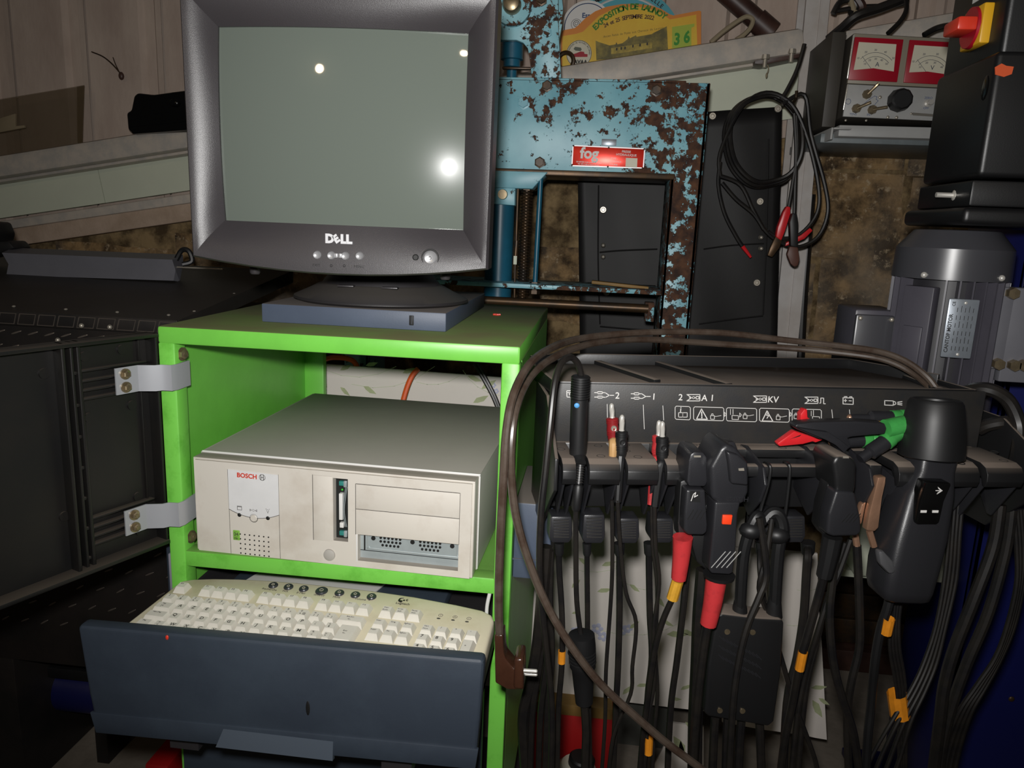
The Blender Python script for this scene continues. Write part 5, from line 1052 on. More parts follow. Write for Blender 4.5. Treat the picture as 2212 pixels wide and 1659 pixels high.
oil('oilcloth_panel', 'cream oilcloth panel printed with green leaves standing behind the trolley and holder', [(655, 783), (1090, 816), (1520, 840), (1640, 860), (1560, 1540), (1500, 1534), (1160, 1494), (700, 1440)], .62,
    [('s', 700, 798, .17, -.15), ('s', 760, 830, .2, .02), ('s', 900, 825, .1, -.05), ('l', 735, 800, .03, .5), ('l', 790, 790, .03, .3), ('l', 870, 806, .035, .4), ('l', 735, 836, .03, -.7), ('l', 785, 834, .035, -.5), ('l', 690, 812, .025, -1.1), ('l', 700, 845, .02, 1.2), ('l', 1010, 812, .035, -.3), ('l', 1040, 840, .04, .6), ('l', 1022, 870, .04, .5), ('s', 1000, 800, .1, -.8), ('f', 1066, 832, .004, 0), ('f', 1072, 845, .004, 0),
     ('l', 1250, 1205, .03, -.6), ('l', 1300, 1222, .035, .4), ('l', 1235, 1270, .03, .9), ('l', 1290, 1278, .035, .3), ('l', 1360, 1262, .03, -.6), ('s', 1230, 1225, .13, -.1), ('s', 1340, 1250, .08, -.5), ('f', 1245, 1365, .009, 0), ('f', 1290, 1358, .009, 0), ('f', 1302, 1375, .008, 0), ('f', 1345, 1362, .008, 0), ('f', 1356, 1358, .007, 0), ('s', 1300, 1362, .2, .0), ('l', 1360, 1358, .03, .8), ('l', 1440, 1370, .05, .1), ('l', 1430, 1340, .03, -.4), ('l', 1470, 1362, .04, -.2), ('l', 1310, 1490, .03, -.5), ('l', 1345, 1500, .035, .9), ('l', 1375, 1482, .03, .3), ('l', 1445, 1508, .03, 0), ('l', 1470, 1490, .03, .6), ('l', 1420, 1290, .03, -.9), ('l', 1235, 1325, .02, .3)])
oil('oilcloth_panel', 'narrow cream oilcloth strip with one leaf hanging right of the flat sensor box', [(1560, 1180), (1766, 1196), (1767, 1290), (1775, 1390), (1786, 1598), (1762, 1594), (1735, 1588), (1640, 1575), (1560, 1560)], .6,
    [('l', 1752, 1486, .035, .2), ('l', 1755, 1512, .05, -1.0), ('l', 1768, 1508, .03, -.5), ('s', 1722, 1274, .05, 0), ('s', 1700, 1350, .06, .1)])
oil('oilcloth_panel', 'creased cream oilcloth piece with green leaves low beside the dark metal sheet', [(1440, 1560), (1520, 1570), (1520, 1680), (1400, 1680), (1440, 1600)], .66, [('l', 1455, 1590, .06, -1.0), ('l', 1470, 1600, .05, -1.3), ('l', 1480, 1560, .04, -.6)])
# ================================================================ CLUTTER BELOW AND BEHIND
def blk(name, lab, cat, pts, y, th, m, bev=.002): return obj(name, PXP(pts, y, th, bev), M[m], label=lab, cat=cat)
rb = thing('red_box', P(1240, 1590, .58), 'red box with a tan wooden top standing on the floor behind the cables', 'box')
p0, p1 = P(1130, 1525, .58), P(1322, 1600, .58)
b = B(); b.bb((p0.x, .58, 0), (p1.x, .75, p0.z-.01), .003); obj('body', b, M['crimson'], rb)
b = B(); b.bb((p0.x-.004, .576, p0.z-.01), (p1.x-.004, .755, p0.z+.018), .002); obj('wooden_top', b, M['tan'], rb)
p0, p1 = P(1330, 1520, .72), P(1425, 1600, .72)
b = B(); b.bb((p0.x-.02, .74, 0), (p1.x+.02, .755, p0.z+.08), .002); obj('metal_sheet', b, mat('dark_grey_sheet', '#4e4f4a', .5), label='dark grey-green metal sheet leaning beside the red box', cat='metal sheet')
q = P(1245, 1650, .55); b = B(); b.lathe_between((q.x, .56, 0), (q.x, .56, q.z+.03), [(.045, 0), (.05, .1), (.05, .85), (.04, .93), (.03, 1)], 20); obj('cream_jar', b, M['cream'], label='cream plastic jar on the floor below the inline coupler', cat='jar') if False else b.b.free()
j = thing('cream_jar', (q.x, .5, 0), 'cream jar with a dark lid on the floor in front of the red box', 'jar')
b = B(); b.lathe_between((q.x, .5, 0), (q.x, .5, q.z+.04), [(.04, 0), (.045, .06), (.045, .9), (.035, 1)], 24); obj('body', b, M['cream'], j)
b = B(); b.lathe_between((q.x+.01, .5, q.z+.04), (q.x+.012, .5, q.z+.06), [(.03, 0), (.03, .8), (.026, 1)], 20); obj('lid', b, M['rubber'], j)
# pale green block and dark items behind the timing light
p0, p1 = P(1862, 1128, .5), P(2046, 1262, .5)
b = B(); b.bb((p0.x, .5, p1.z), (p1.x, .56, p0.z), .006); b.bb((p0.x-.03, .54, p1.z-.02), (p1.x-.01, .6, p1.z-.005)); obj('pale_green_crate', b, M['palegreen'], label='pale green plastic block behind the timing light', cat='block')
b = B(); b.bb((1.1, 1.2, 0), (1.95, 1.29, .07), .004); obj('timber_baulk', b, M['rustpipe'], label='low dark red-brown beam on the floor along the stone wall', cat='beam')
for i in range(3):
    b = B(); b.bb((1.3, 1.245, .072+.085*i), (1.95, 1.285, .152+.085*i), .004); obj('dark_plank', b, M['steel_dark'], label='%s dark plank stacked on the red-brown beam against the stone wall' % ('lowest', 'middle', 'topmost')[i], cat='plank', group='planks stacked on the floor beam')
# ================================================================ SHOP PRESS
FP = Fr((0, .8, 0)); PYF = .8
pressx0, pressx1 = -.12, .851
prs = thing('shop_press', (.37, .85, 0), 'turquoise hydraulic shop press with chipped rusty paint behind the monitor', 'press')
def pb_(a, c, bev=.002): bb = B(); bb.bb(a, c, bev); return bb
obj('crossbeam', pb_((0., PYF, 1.443), (.80, PYF+.012, 1.645)), M['press'], prs)
obj('crossbeam', pb_((0., PYF+.13, 1.443), (.80, PYF+.142, 1.645)), M['press'], prs)
obj('beam_flange', pb_((0., PYF-.012, 1.432), (.79, PYF+.142, 1.445)), M['steel_dark'], prs)
obj('beam_flange', pb_((0., PYF, 1.64), (.80, PYF+.142, 1.648)), M['press'], prs)
for xa, xb in ((.782, .853), (.0, .07)):
    obj('column', pb_((xa, PYF-.004, 0), (xb, PYF+.006, 1.643)), M['press'], prs)
    obj('column_flange', pb_((xa, PYF-.004, 0), (xa+.009, PYF+.145, 1.44)), M['press'], prs)
    obj('column_flange', pb_((xb-.009, PYF-.004, 0), (xb, PYF+.145, 1.643)), M['press'], prs)
    obj('foot', pb_((xa-.02, PYF-.04, 0), (xb+.02, PYF+.35, .05)), M['press'], prs)
obj('top_plate', PXP([(1065, -60), (1205, -60), (1206, 60), (1212, 168), (1149, 168), (1144, 125), (1140, 104), (1130, 92), (1115, 86), (1065, 86)], PYF+.004, .02, .001), M['press'], prs)
obj('top_plate', PXP([(1195, -60), (1208, -60), (1216, 15), (1215, 50), (1207, 88), (1200, 90)], PYF+.06, .02, .001), M['press'], prs)
q = P(1108, 15, PYF); b = B(); b.lathe_between((q.x, PYF+.006, q.z), (q.x, PYF-.014, q.z), [(.042, 0), (.042, 1)], 32); obj('boss_plate', b, M['press'], prs)
b = B(); b.lathe_between((q.x, PYF-.012, q.z), (q.x, PYF-.04, q.z), [(.021, 0), (.021, .6), (.017, .9), (.01, 1)], 24); obj('shaft_cap', b, M['brass'], prs)
for u, v, r_ in ((1107, 42, .009), (1140, 10, .009), (1182, 70, 2), (1182, 186, .012), (1418, 196, .012), (1131, 222, .015), (1166, 351, .012), (1494, 240, .014), (1490, 300, .014), (1484, 362, .014), (1170, 0, .012)):
    q = P(u, v, PYF); rr_ = .01 if r_ == 2 else r_; b = B(); b.lathe_between((q.x, PYF+.006, q.z), (q.x, PYF-.01, q.z), [(rr_*1.1, 0), (rr_*1.1, .5), (rr_*.8, .55), (rr_*.8, 1)], 6 if r_ > .011 else 16); obj('bolt', b, M['steel_dark'] if r_ in (.009, .012) else M['press'], prs)
# ram nose in the arch
b = B(); q0, q1 = P(1107, 88, PYF+.05), P(1105, 170, PYF+.05); b.lathe_between(q0, q1, [(.026, 0), (.026, .5), (.02, .52), (.02, .7), (.012, .72), (.012, 1)], 20); obj('ram_head', b, M['teal_dark'], prs)
b = B(); q0, q1 = P(1085, 152, PYF+.03), P(1148, 143, PYF+.03); b.bb((q0.x, PYF+.025, q1.z-.008), (q1.x, PYF+.04, q0.z+.008), .002); obj('link_bar', b, M['steel_dark'], prs)
obj('gusset', PXP([(1060, 368), (1183, 372), (1150, 408), (1060, 405)], PYF-.02, .1, .002), M['press'], prs)
obj('cylinder_block', PXP([(1060, 402), (1113, 406), (1112, 444), (1060, 440)], PYF-.012, .08, .002), M['press'], prs)
q = P(1086, 420, PYF-.012); b = B(); b.lathe_between((q.x, PYF-.006, q.z), (q.x, PYF-.02, q.z), [(.013, 0), (.011, 1)], 16); obj('bolt', b, M['brass'], prs)
q0, q1 = P(1092, 440, PYF+.03), P(1074, 670, PYF+.03); b = B(); b.cyl((q0.x-.012, PYF+.035, q1.z-.1), (q0.x-.012, PYF+.035, q0.z), .034, n=28); obj('cylinder', b, M['teal_dark'], prs)
# springs and rods
qa, qb = P(1139, 405, PYF+.02), P(1128, 655, PYF+.02); xs_ = (qa.x+qb.x)/2
b = B(); b.cyl((xs_, PYF+.02, qb.z-.05), (xs_, PYF+.02, qa.z), .006, n=10); obj('spring_rod', b, M['steel_dark'], prs)
b = B(); N = 44; b.tube([(xs_+.0125*math.cos(i*math.pi/3), PYF+.02+.0125*math.sin(i*math.pi/3), qa.z+(qb.z-.04-qa.z)*i/(N*6)) for i in range(N*6+1)], .0028, 5, 1); obj('return_spring', b, M['steel_dark'], prs)
for (u0, v0, u1, v1, r_, m_, dy) in ((1168, 385, 1155, 625, .006, 'teal_dark', -.012), (1119, 408, 1115, 520, .0035, 'steel_dark', 0), (1113, 560, 1111, 655, .003, 'steel_dark', 0), (1116, 520, 1113, 560, .006, 'steel_dark', 0)):
    q0, q1 = P(u0, v0, PYF+dy), P(u1, v1, PYF+dy); b = B(); b.cyl(q0, q1, r_, n=12); obj('rod', b, M[m_], prs)
q = P(1155, 620, PYF-.012); b = B(); b.lathe_between((q.x, q.y, q.z-.016), (q.x, q.y, q.z+.012), [(.013, 0), (.013, .3), (.01, .32), (.01, .6), (.013, .62), (.013, 1)], 6); obj('nut', b, M['steel_dark'], prs)
q = P(1113, 562, PYF-.004); b = B(); b.bb((q.x-.004, q.y-.002, q.z-.01), (q.x+.004, q.y+.002, q.z+.01)); obj('tag', b, M['palegreen'], prs)
# table plate, rod and bracket
q0, q1 = P(1045, 622, PYF-.06), P(1428, 632, PYF-.06); b = B(); b.bb((.07, PYF-.06, q1.z-.006), (q1.x, PYF+.12, q1.z+.004), .001); obj('table_plate', b, M['press'], prs)
q0, q1 = P(1060, 657, PYF-.03), P(1400, 667, PYF-.03); b = B(); b.cyl((.03, PYF-.03, q1.z), (q1.x, PYF-.03, q1.z), .0105, n=14); obj('cross_rod', b, M['steel_dark'], prs)
obj('rod_bracket', PXP([(1394, 653), (1414, 654), (1412, 696), (1392, 694)], PYF-.03, .03, .002), M['press'], prs)
b = B(); q0, q1 = P(1278, 606, PYF), P(1400, 622, PYF); b.bb((0, -.015, 0), ((q1-q0).length, .015, .008), .002, M=Matrix.Translation((q0.x, PYF, q1.z+.004)) @ Matrix.Rotation(.06, 4, 'Y')); obj('pry_bar', b, M['tan'], label='rusty flat bar lying on the press table plate', cat='bar')
# maker's plate
def pq(u, v): q = P(u, v, PYF-.0035); return (q.x, q.z)
mk = obj('maker_plate', PXP([(1237, 313), (1394, 320), (1391, 364), (1234, 359)], PYF-.003, .0025, .0004), mat('bright_red_plate', '#e0301c', .3, metal=.35, var=.15, vscale=18), prs, 'bright red metal maker plate with white lettering')
b = B(); b.line([pq(1238, 314.5), pq(1392.5, 321.5), pq(1389.5, 363), pq(1235.5, 358)], .0022, PYF-.0042, True); q = P(1366, 352, PYF); obj('plate_border', b, M['logo'], mk)
b = B(); q = pq(1273, 333); put_text(b, 'fog', .034, q[0], PYF-.004, q[1]+.001, .0011, rot=-.02)
for u, v, s_, sz in ((1353, 328, 'PRESSE', .0068), (1353, 335, 'HYDRAULIQUE', .0068), (1327, 342.5, 'TYPE :', .0055), (1331, 349.5, 'PUISSANCE :', .005), (1327, 356, 'COURSE  :', .005), (1272, 351, '58 NEVERS SUR LOIRE, FRANCE', .0042), (1271, 355.5, 'TEL 403 A 462 A Cosne S/Loire', .0038)): q = pq(u, v); put_text(b, s_, sz, q[0], PYF-.004, q[1], .0001, rot=-.03)
obj('plate_lettering', b, M['white'], mk, ang=30)
b = B(); b.prism([pq(1352, 341), pq(1377, 342), pq(1376, 362), pq(1351, 361)], PYF-.0042, PYF-.003, 'y'); fl_ = obj('plate_fields', b, M['meterwhite'], mk)
for u, v in ((1239, 315), (1315, 319), (1391, 323), (1236, 356), (1313, 360), (1388, 363)):
    q = pq(u, v); b = B(); b.sph((q[0], PYF-.004, q[1]), .0022, (1, .5, 1)); obj('rivet', b, M['steel_dark'], mk)
obj('rating_tag', PXP([(1300, 300), (1332, 301), (1331, 315), (1299, 314)], PYF-.002, .002, .0003), M['plate'], prs)
# ================================================================ RALLY PLATES ON THE RAIL
RY = 1.235
def rpt(u, v, y=RY): q = P(u, v, y); return (q.x, q.z)
c7 = lambda x, y: (1180+x/6.1444, y/6.1444)
rp1 = thing('rally_plate', P(1360, 110, RY), 'yellow arched rally plate with green lettering standing on the rail', 'sign')
ol = [(195, 860), (190, 430), (230, 400), (380, 372), (430, 330), (520, 240), (650, 150), (800, 90), (1000, 55), (1200, 48), (1400, 75), (1530, 120), (1640, 190), (1690, 205), (2030, 140), (2055, 150), (2055, 640)]
def sc_(pts, f, cx=1130, cy=520): return [(cx+(x-cx)*f, cy+(y-cy)*f) for x, y in pts]
def rprism(pts, y0, y1): bb = B(); bb.prism([rpt(*c7(*p), RY) for p in pts], y0, y1, 'y', 0); return bb
obj('board', rprism(ol+[(2055, 800), (195, 1000)], RY, RY+.004), mat('orange_border', '#d68434', .4), rp1)
obj('field', rprism([(210, 860), (215, 480), (400, 450), (490, 420), (560, 350), (700, 215), (850, 140), (1050, 95), (1250, 95), (1420, 130), (1550, 190), (1640, 260), (1990, 195), (2005, 640), (2005, 800), (210, 1000)], RY-.001, RY), mat('yellow_field', '#e6c43c', .4, col2='#dcae32', vscale=4), rp1)
b = B()
def arct(b, s_, ctrl, size, bold, y):
    """letters set along a quadratic curve given in crop pixels"""
    ws = [{'I': .42, 'i': .35, 'l': .35, ' ': .9, 'M': 1.3, 'm': 1.3, 'O': 1.15, 'N': 1.1, 't': .6, 'E': .9, 'L': .85, 's': .8}.get(c_, 1) for c_ in s_]; tot = sum(ws)
    for i, ch in enumerate(s_):
        t = (sum(ws[:i])+ws[i]/2)/tot; p = [(1-t)**2*a+2*t*(1-t)*c+t*t*d for a, c, d in zip(*ctrl)]; g = [2*(1-t)*(c-a)+2*t*(d-c) for a, c, d in zip(*ctrl)]
        if ch == ' ': continue
        q = rpt(*c7(*p)); put_text(b, ch, size, q[0], y, q[1], bold, rot=math.atan2(-g[1], g[0])-.04)
arct(b, 'EXPOSITION DE LAUNOY', ((630, 390), (1080, -115), (1590, 235)), .0205, .0009, RY-.0014); obj('title_lettering', b, mat('green_lettering', '#3f7f24', .4), rp1, ang=30)
b = B(); arct(b, '24 et 25 SEPTEMBRE 2022', ((765, 350), (1080, 170), (1430, 245)), .0148, .0003, RY-.0014); obj('date_lettering', b, mat('maroon_lettering', '#4a2a1c', .5), rp1, ang=30)
b = B(); arct(b, 'Ancien Relais de Poste aux Chevaux de Launois', ((760, 490), (1130, 430), (1560, 370)), .0085, .0, RY-.0014); obj('small_lettering', b, mat('olive_lettering', '#7a6a24', .5), rp1, ang=30)
# printed view of a long farm building
obj('building_print', rprism([(655, 540), (700, 560), (840, 605), (920, 590), (930, 560), (945, 590), (1010, 575), (1080, 520), (1095, 480), (1110, 510), (1190, 470), (1200, 490), (1400, 455), (1420, 440), (1600, 350), (1615, 640), (1615, 700), (665, 800)], RY-.0013, RY-.0005), mat('olive_print', '#8a7a34', .5, col2='#5c5426', vscale=30), rp1)
obj('facade_print', rprism([(860, 640), (1400, 560), (1400, 640), (1000, 705), (860, 720)], RY-.0018, RY-.001), mat('ochre_print', '#b9a040', .5, col2='#8f7c30', vscale=50), rp1)
b = B()
for x, y in ((1150, 615), (1245, 600), (1340, 585), (935, 655), (995, 645), (1045, 640)): q = rpt(*c7(x, y)); b.bb((q[0]-.002, RY-.0022, q[1]-.0035), (q[0]+.002, RY-.0015, q[1]+.0035))
obj('window_print', b, M['ink'], rp1, kind='stuff')
obj('number_label', rprism([(1670, 360), (1965, 315), (1965, 350), (1925, 372), (1925, 640), (1670, 640)], RY-.0016, RY-.0008), mat('lime_label', '#a3b53a', .5), rp1)
b = B(); q = rpt(*c7(1735, 530)); put_text(b, '3', .042, q[0], RY-.0022, q[1], .0016, sx=.8); q = rpt(*c7(1865, 500)); put_text(b, '6', .042, q[0], RY-.0022, q[1], .0016, sx=.8); obj('number', b, mat('green_number', '#2f8a22', .5), rp1)
q = rpt(*c7(435, 715)); b = B(); b.lathe_between((q[0], RY, q[1]), (q[0], RY-.0016, q[1]), [(.0355, 0), (.0355, 1)], 32); cb = obj('club_badge', b, M['meterwhite'], rp1)
b = B(); b.torus((q[0], RY-.0016, q[1]), .0345, .0006, n=32, k=4); put_text(b, 'AAVAA', .014, q[0]+.001, RY-.002, q[1]-.022, .0008)
for i, ch in enumerate('DES AMATEURS DE VOITURES ANCIENNES'):
    a_ = math.pi*(1.02-i/33*1.04); put_text(b, ch, .006, q[0]+.0295*math.cos(a_), RY-.002, q[1]+.0295*math.sin(a_), rot=a_-math.pi/2)
obj('badge_lettering', b, M['ink'], cb, ang=30)
b = B(); x_, z_ = q; b.prism([(x_-.023, z_-.009), (x_-.022, z_-.003), (x_-.008, z_+.001), (x_+.004, z_+.006), (x_+.014, z_+.005), (x_+.015, z_), (x_+.024, z_-.001), (x_+.024, z_-.008)], RY-.0022, RY-.0015, 'y'); obj('car_print', b, M['meterred'], cb)
b = B(); b.prism([(x_-.016, z_+.012), (x_-.012, z_+.018), (x_+.004, z_+.016), (x_+.007, z_+.011), (x_+.004, z_+.007), (x_-.01, z_+.008)], RY-.0022, RY-.0015, 'y'); obj('animal_print', b, mat('grey_print', '#5c6152', .5), cb)
# round plates behind
R2 = RY+.012
q = P(1268, 60, R2); r2 = thing('rally_plate', (q.x, R2, q.z-.05), 'white round rally plate with a dark blue ring behind the yellow one', 'sign')
b = B(); b.lathe_between((q.x, R2+.004, q.z), (q.x, R2, q.z), [(.071, 0), (.071, 1)], 48); b.bb((q.x-.09, R2, q.z-.075), (q.x+.09, R2+.004, q.z-.01)); obj('board', b, M['white'], r2)
b = B(); b.torus((q.x, R2-.0004, q.z), .063, .0011, n=48, k=4); q3 = P(1263, 34, R2); put_text(b, 'Espace', .018, q3.x+.017, R2-.001, q3.z, .0005); obj('printed_ring', b, mat('navy_print', '#23406e', .5), r2)
b = B(); q4 = P(1245, 51, R2); b.torus((q4.x, R2-.0004, q4.z), .008, .0007, n=20, k=4); b.torus((q4.x, R2-.0004, q4.z), .004, .0006, n=16, k=4); b.torus((q4.x+.0, R2-.0004, q4.z-.002), .014, .0005, n=24, k=4); obj('gear_print', b, M['legend'], r2)
R3_ = RY+.024; q = P(1346, 110, R3_); r3 = thing('rally_plate', (q.x, R3_, q.z-.05), 'turquoise round rally plate peeping over the yellow one', 'sign')
b = B(); b.lathe_between((q.x, R3_+.004, q.z), (q.x, R3_, q.z), [(.165, 0), (.165, 1)], 56); obj('board', b, mat('turquoise_board', '#4fa0ad', .4), r3)
b = B(); b.torus((q.x, R3_-.0004, q.z), .139, .003, n=56, k=4); obj('white_ring', b, M['white'], r3)
b = B()
for i, ch in enumerate("DEMOTEUX D'LA PERNELLE"):
    a_ = math.pi*(.72-i/21*.44); put_text(b, ch, .015, q.x+.152*math.cos(a_), R3_-.0008, q.z+.152*math.sin(a_), .0004, rot=a_-math.pi/2)
obj('ring_lettering', b, M['ink'], r3, ang=30)
b = B(); q = P(1222, 132, 1.21); b.torus(q, .022, .006, (.2, 1, .1), 24, 8); obj('steel_ring', b, M['steel_dark'], label='dark steel ring resting on the rail beside the press', cat='ring')
# ================================================================ LEATHERCLOTH SHEET WITH EYELETS
LY = 1.08
lc = thing('leathercloth_sheet', P(1470, 740, LY), 'black leathercloth sheet with metal eyelets hanging behind the press', 'sheet')
b = B(); nu, nv = 26, 24; vs = []; fs = []
for j in range(nv+1):
    for i in range(nu+1):
        s_, t_ = i/nu, j/nv; u = (1247+(1690-1247)*s_)*(1-t_)+(1256+(1672-1256)*s_)*t_; v = (262-32*s_)*(1-t_)+1100*t_
        q = P(u, v, LY); q.y += .009*math.sin(s_*6+t_*2.5)*(.3+t_)+.003*math.sin(s_*15-t_*7); vs.append(q)
for j in range(nv):
    for i in range(nu): k = j*(nu+1)+i; fs.append((k, k+1, k+nu+2, k+nu+1))
b.add(vs, fs); t = obj('sheet', b, M['leather'], lc, ang=80); sm_ = t.modifiers.new('thickness', 'SOLIDIFY'); sm_.thickness = .003; sm_.offset = 1
for u, v, dome in ((1540, 250, 0), (1682, 234, 0), (1303, 453, 0), (1643, 435, 0), (1303, 530, 1), (1303, 555, 1), (1645, 513, 1), (1645, 537, 1), (1636, 611, 0), (1310, 632, 0)):
    q = P(u, v, LY-.022); b = B()
    if dome: b.lathe_between(q+Vector((0, .014, 0)), q-Vector((0, .004, 0)), [(.0062, 0), (.0062, .55), (.004, .9), (.001, 1)], 14); obj('rivet', b, M['nickel'], lc)
    else: b.torus(q+Vector((0, .006, 0)), .0066, .0026, (0, 1, 0), 18, 6); b.cyl(q+Vector((0, .007, 0)), q+Vector((0, .02, 0)), .0055, n=12); obj('eyelet', b, M['nickel'], lc)
def seam(pts): bb = B(); bb.tube([P(u, v, LY-.014) for u, v in pts], .0022, 6); obj('seam', bb, M['leather'], lc)
seam([(1295, 545), (1340, 541), (1420, 538)]); seam([(1520, 538), (1580, 530), (1650, 526)]); seam([(1293, 400), (1292, 560), (1296, 700)]); seam([(1660, 300), (1656, 500), (1648, 680)]); seam([(1296, 705), (1380, 712), (1415, 712)]); seam([(1510, 700), (1580, 690), (1648, 682)])
# ================================================================ COILED JUMPER LEADS ON THE POST
jl = thing('jumper_leads', P(1690, 560, 1.02), 'coiled black jumper leads with red and black clamps hanging on the pale post', 'jumper leads')
JY = 1.03
def coil(cx, cy, rx, ry, a0, a1, n, jit, y): return [P(cx+(rx+jit*math.sin(k*.9))*math.cos(a0+(a1-a0)*k/n), cy+(ry+jit*math.cos(k*1.3))*math.sin(a0+(a1-a0)*k/n), y+.006*math.sin(k*.7)) for k in range(n+1)]
for k, (cx, cy, rx, ry, y) in enumerate(((1652, 303, 82, 98, 1.03), (1648, 306, 84, 98, 1.045), (1656, 300, 80, 94, 1.02))):
    b = B(); b.tube(coil(cx, cy, rx, ry, -1.2, 5.2, 30, 2, y), .0062, 8, 3); obj('coil_turn', b, M['cable'], jl)
for pts in ([(1690, 225), (1738, 205), (1752, 290), (1782, 400), (1788, 460), (1768, 510), (1728, 533), (1690, 525), (1655, 500), (1628, 455), (1600, 400), (1556, 380)],
            [(1556, 380), (1556, 330), (1600, 235), (1655, 200), (1710, 225), (1745, 300), (1768, 400), (1765, 460), (1730, 505), (1690, 515), (1660, 500)],
            [(1556, 350), (1552, 400), (1565, 460), (1590, 510), (1604, 532)], [(1560, 395), (1590, 430), (1628, 462), (1650, 495)], [(1720, 250), (1722, 330), (1712, 400), (1704, 448)], [(1716, 245), (1720, 320), (1718, 400), (1716, 462)],
            [(1738, 95), (1722, 150), (1700, 195), (1690, 210)]):
    b = B(); b.tube([P(u, v, JY-.012) for u, v in pts], .0052, 8); obj('lead', b, M['cable'], jl)
b = B(); b.tube([P(1604, 532, JY-.012), P(1614, 545, JY-.012), P(1622, 556, JY-.012)], .005, 8, rr=(.0055, .003)); obj('clamp_grip', b, M['red'], jl, 'small red lead end')
obj('clamp_grip', PXP([(1700, 445), (1708, 447), (1708, 462), (1696, 500), (1688, 520), (1676, 512), (1680, 490), (1692, 458)], JY-.03, .022, .003), M['red'], jl, 'red clamp grip')
obj('clamp_jaw', PXP([(1676, 510), (1690, 518), (1684, 535), (1668, 556), (1658, 552), (1664, 535)], JY-.026, .014, .002), M['steel_dark'], jl)
obj('clamp_grip', PXP([(1712, 460), (1722, 462), (1725, 480), (1724, 535), (1708, 532), (1706, 480)], JY-.045, .022, .003), M['rubber'], jl, 'black clamp grip')
obj('clamp_jaw', PXP([(1706, 532), (1724, 534), (1728, 560), (1724, 574), (1716, 577), (1708, 570), (1700, 550)], JY-.042, .016, .003), mat('brown_clamp_jaw', '#5b3a30', .5), jl)
obj('clamp_grip', PXP([(1750, 492), (1756, 498), (1738, 516), (1710, 528), (1696, 532), (1698, 524), (1730, 508)], JY-.018, .014, .002), M['red'], jl, 'slanting red clamp grip')
b = B(); q = P(1684, 232, 1.19); b.tube([q, q-Vector((0, .16, .01)), q-Vector((0, .175, -.012))], .004, 8); obj('steel_hook', b, M['steel_dark'], label='steel hook holding the jumper leads', cat='hook')
b = B(); b.tube([P(1770, 0, 1.16), P(1748, 300, 1.18), P(1735, 500, 1.18), P(1728, 700, 1.18), P(1725, 900, 1.18)], .011, 10); obj('conduit', b, M['cable'], label='black conduit running down beside the pale post', cat='conduit') if False else b.b.free()
b = B(); b.tube([P(1752, 420, 1.22), P(1744, 520, 1.22), P(1735, 640, 1.22), P(1729, 760, 1.22), P(1722, 900, 1.22)], .0125, 10); obj('conduit', b, M['cable'], label='black conduit running down the stone beside the pale post', cat='conduit')
# rail end bracket, bolts, pipe and rope
b = PXP([(1630, 122), (1720, 92), (1738, 98), (1736, 122), (1650, 140), (1630, 138)], 1.2, .06, .002); obj('rail_bracket', b, M['rustpipe'], label='dark red bracket bolted under the end of the rail', cat='bracket')
for u, v, w_ in ((1654, 128, 'left'), (1711, 116, 'right')):
    q = P(u, v, 1.19); b = B(); b.lathe_between((q.x, 1.195, q.z+.012), (q.x, 1.195, q.z-.02), [(.011, 0), (.011, .35), (.006, .37), (.006, 1)], 10); obj('hanging_bolt', b, M['nickel'], label='zinc bolt hanging from the dark red rail bracket', cat='bolt', group='bolts in the rail bracket')
q0, q1 = P(1562, -20, 1.24), P(1668, 72, 1.25)
pip = thing('brown_pipe', q1, 'brown painted pipe leaning diagonally on the rail', 'pipe')
b = B(); b.cyl(q0, q1, .026, n=20); obj('tube', b, M['rustpipe'], pip)
b = B(); b.lathe_between(q0.lerp(q1, .68), q1, [(.031, 0), (.031, 1)], 20); obj('sleeve', b, M['rustpipe'], pip)
b = B(); b.tube([P(1535, 92, 1.21), P(1560, 70, 1.205), P(1590, 48, 1.2), P(1612, 36, 1.2), P(1626, 42, 1.2), P(1622, 58, 1.2), P(1608, 74, 1.21), P(1590, 86, 1.22)], .0062, 8); obj('rope_loop', b, M['rope'], label='loop of grey rope on the rail beside the brown pipe', cat='rope')
b = B(); b.tube([P(1658, 140, 1.19), P(1660, 150, 1.19), P(1655, 165, 1.19)], .0015, 5); b.sph(P(1656, 163, 1.19), .005, (.6, .6, 1.4)); obj('cobweb_wisp', b, M['rope'], label='dangling wisp of cobweb under the rail bracket', cat='cobweb')
# ================================================================ TEST METER ON ITS SHELF
MY = .95; FT = Fr((0, MY, 0), 0)
mq = lambda u, v, y=MY: P(u, v, y)
c5 = lambda x, y: (1780+x/5.7206, 40+y/5.7206)
def m5(pts, y0, th, bev=0): bb = B(); bb.prism([(P(*c5(*p), y0).x, P(*c5(*p), y0).z) for p in pts], y0, y0+th, 'y', bev); return bb
mt = thing('test_meter', P(1930, 270, MY+.05), 'grey test meter with two red framed dials marked A and V', 'meter')
obj('case', m5([(370, 180), (1720, 255), (1640, 1280), (230, 1215), (290, 780)], MY+.004, .19, .002), M['meterside'], mt)
obj('upper_face', m5([(372, 184), (1705, 262), (1600, 862), (292, 800)], MY-.004, .01, .001), mat('meter_tan_grey', '#8b8474', .45), mt)
obj('lower_face', m5([(292, 812), (1590, 872), (1520, 1272), (236, 1210)], MY-.002, .008, .001), M['metergrey'], mt)
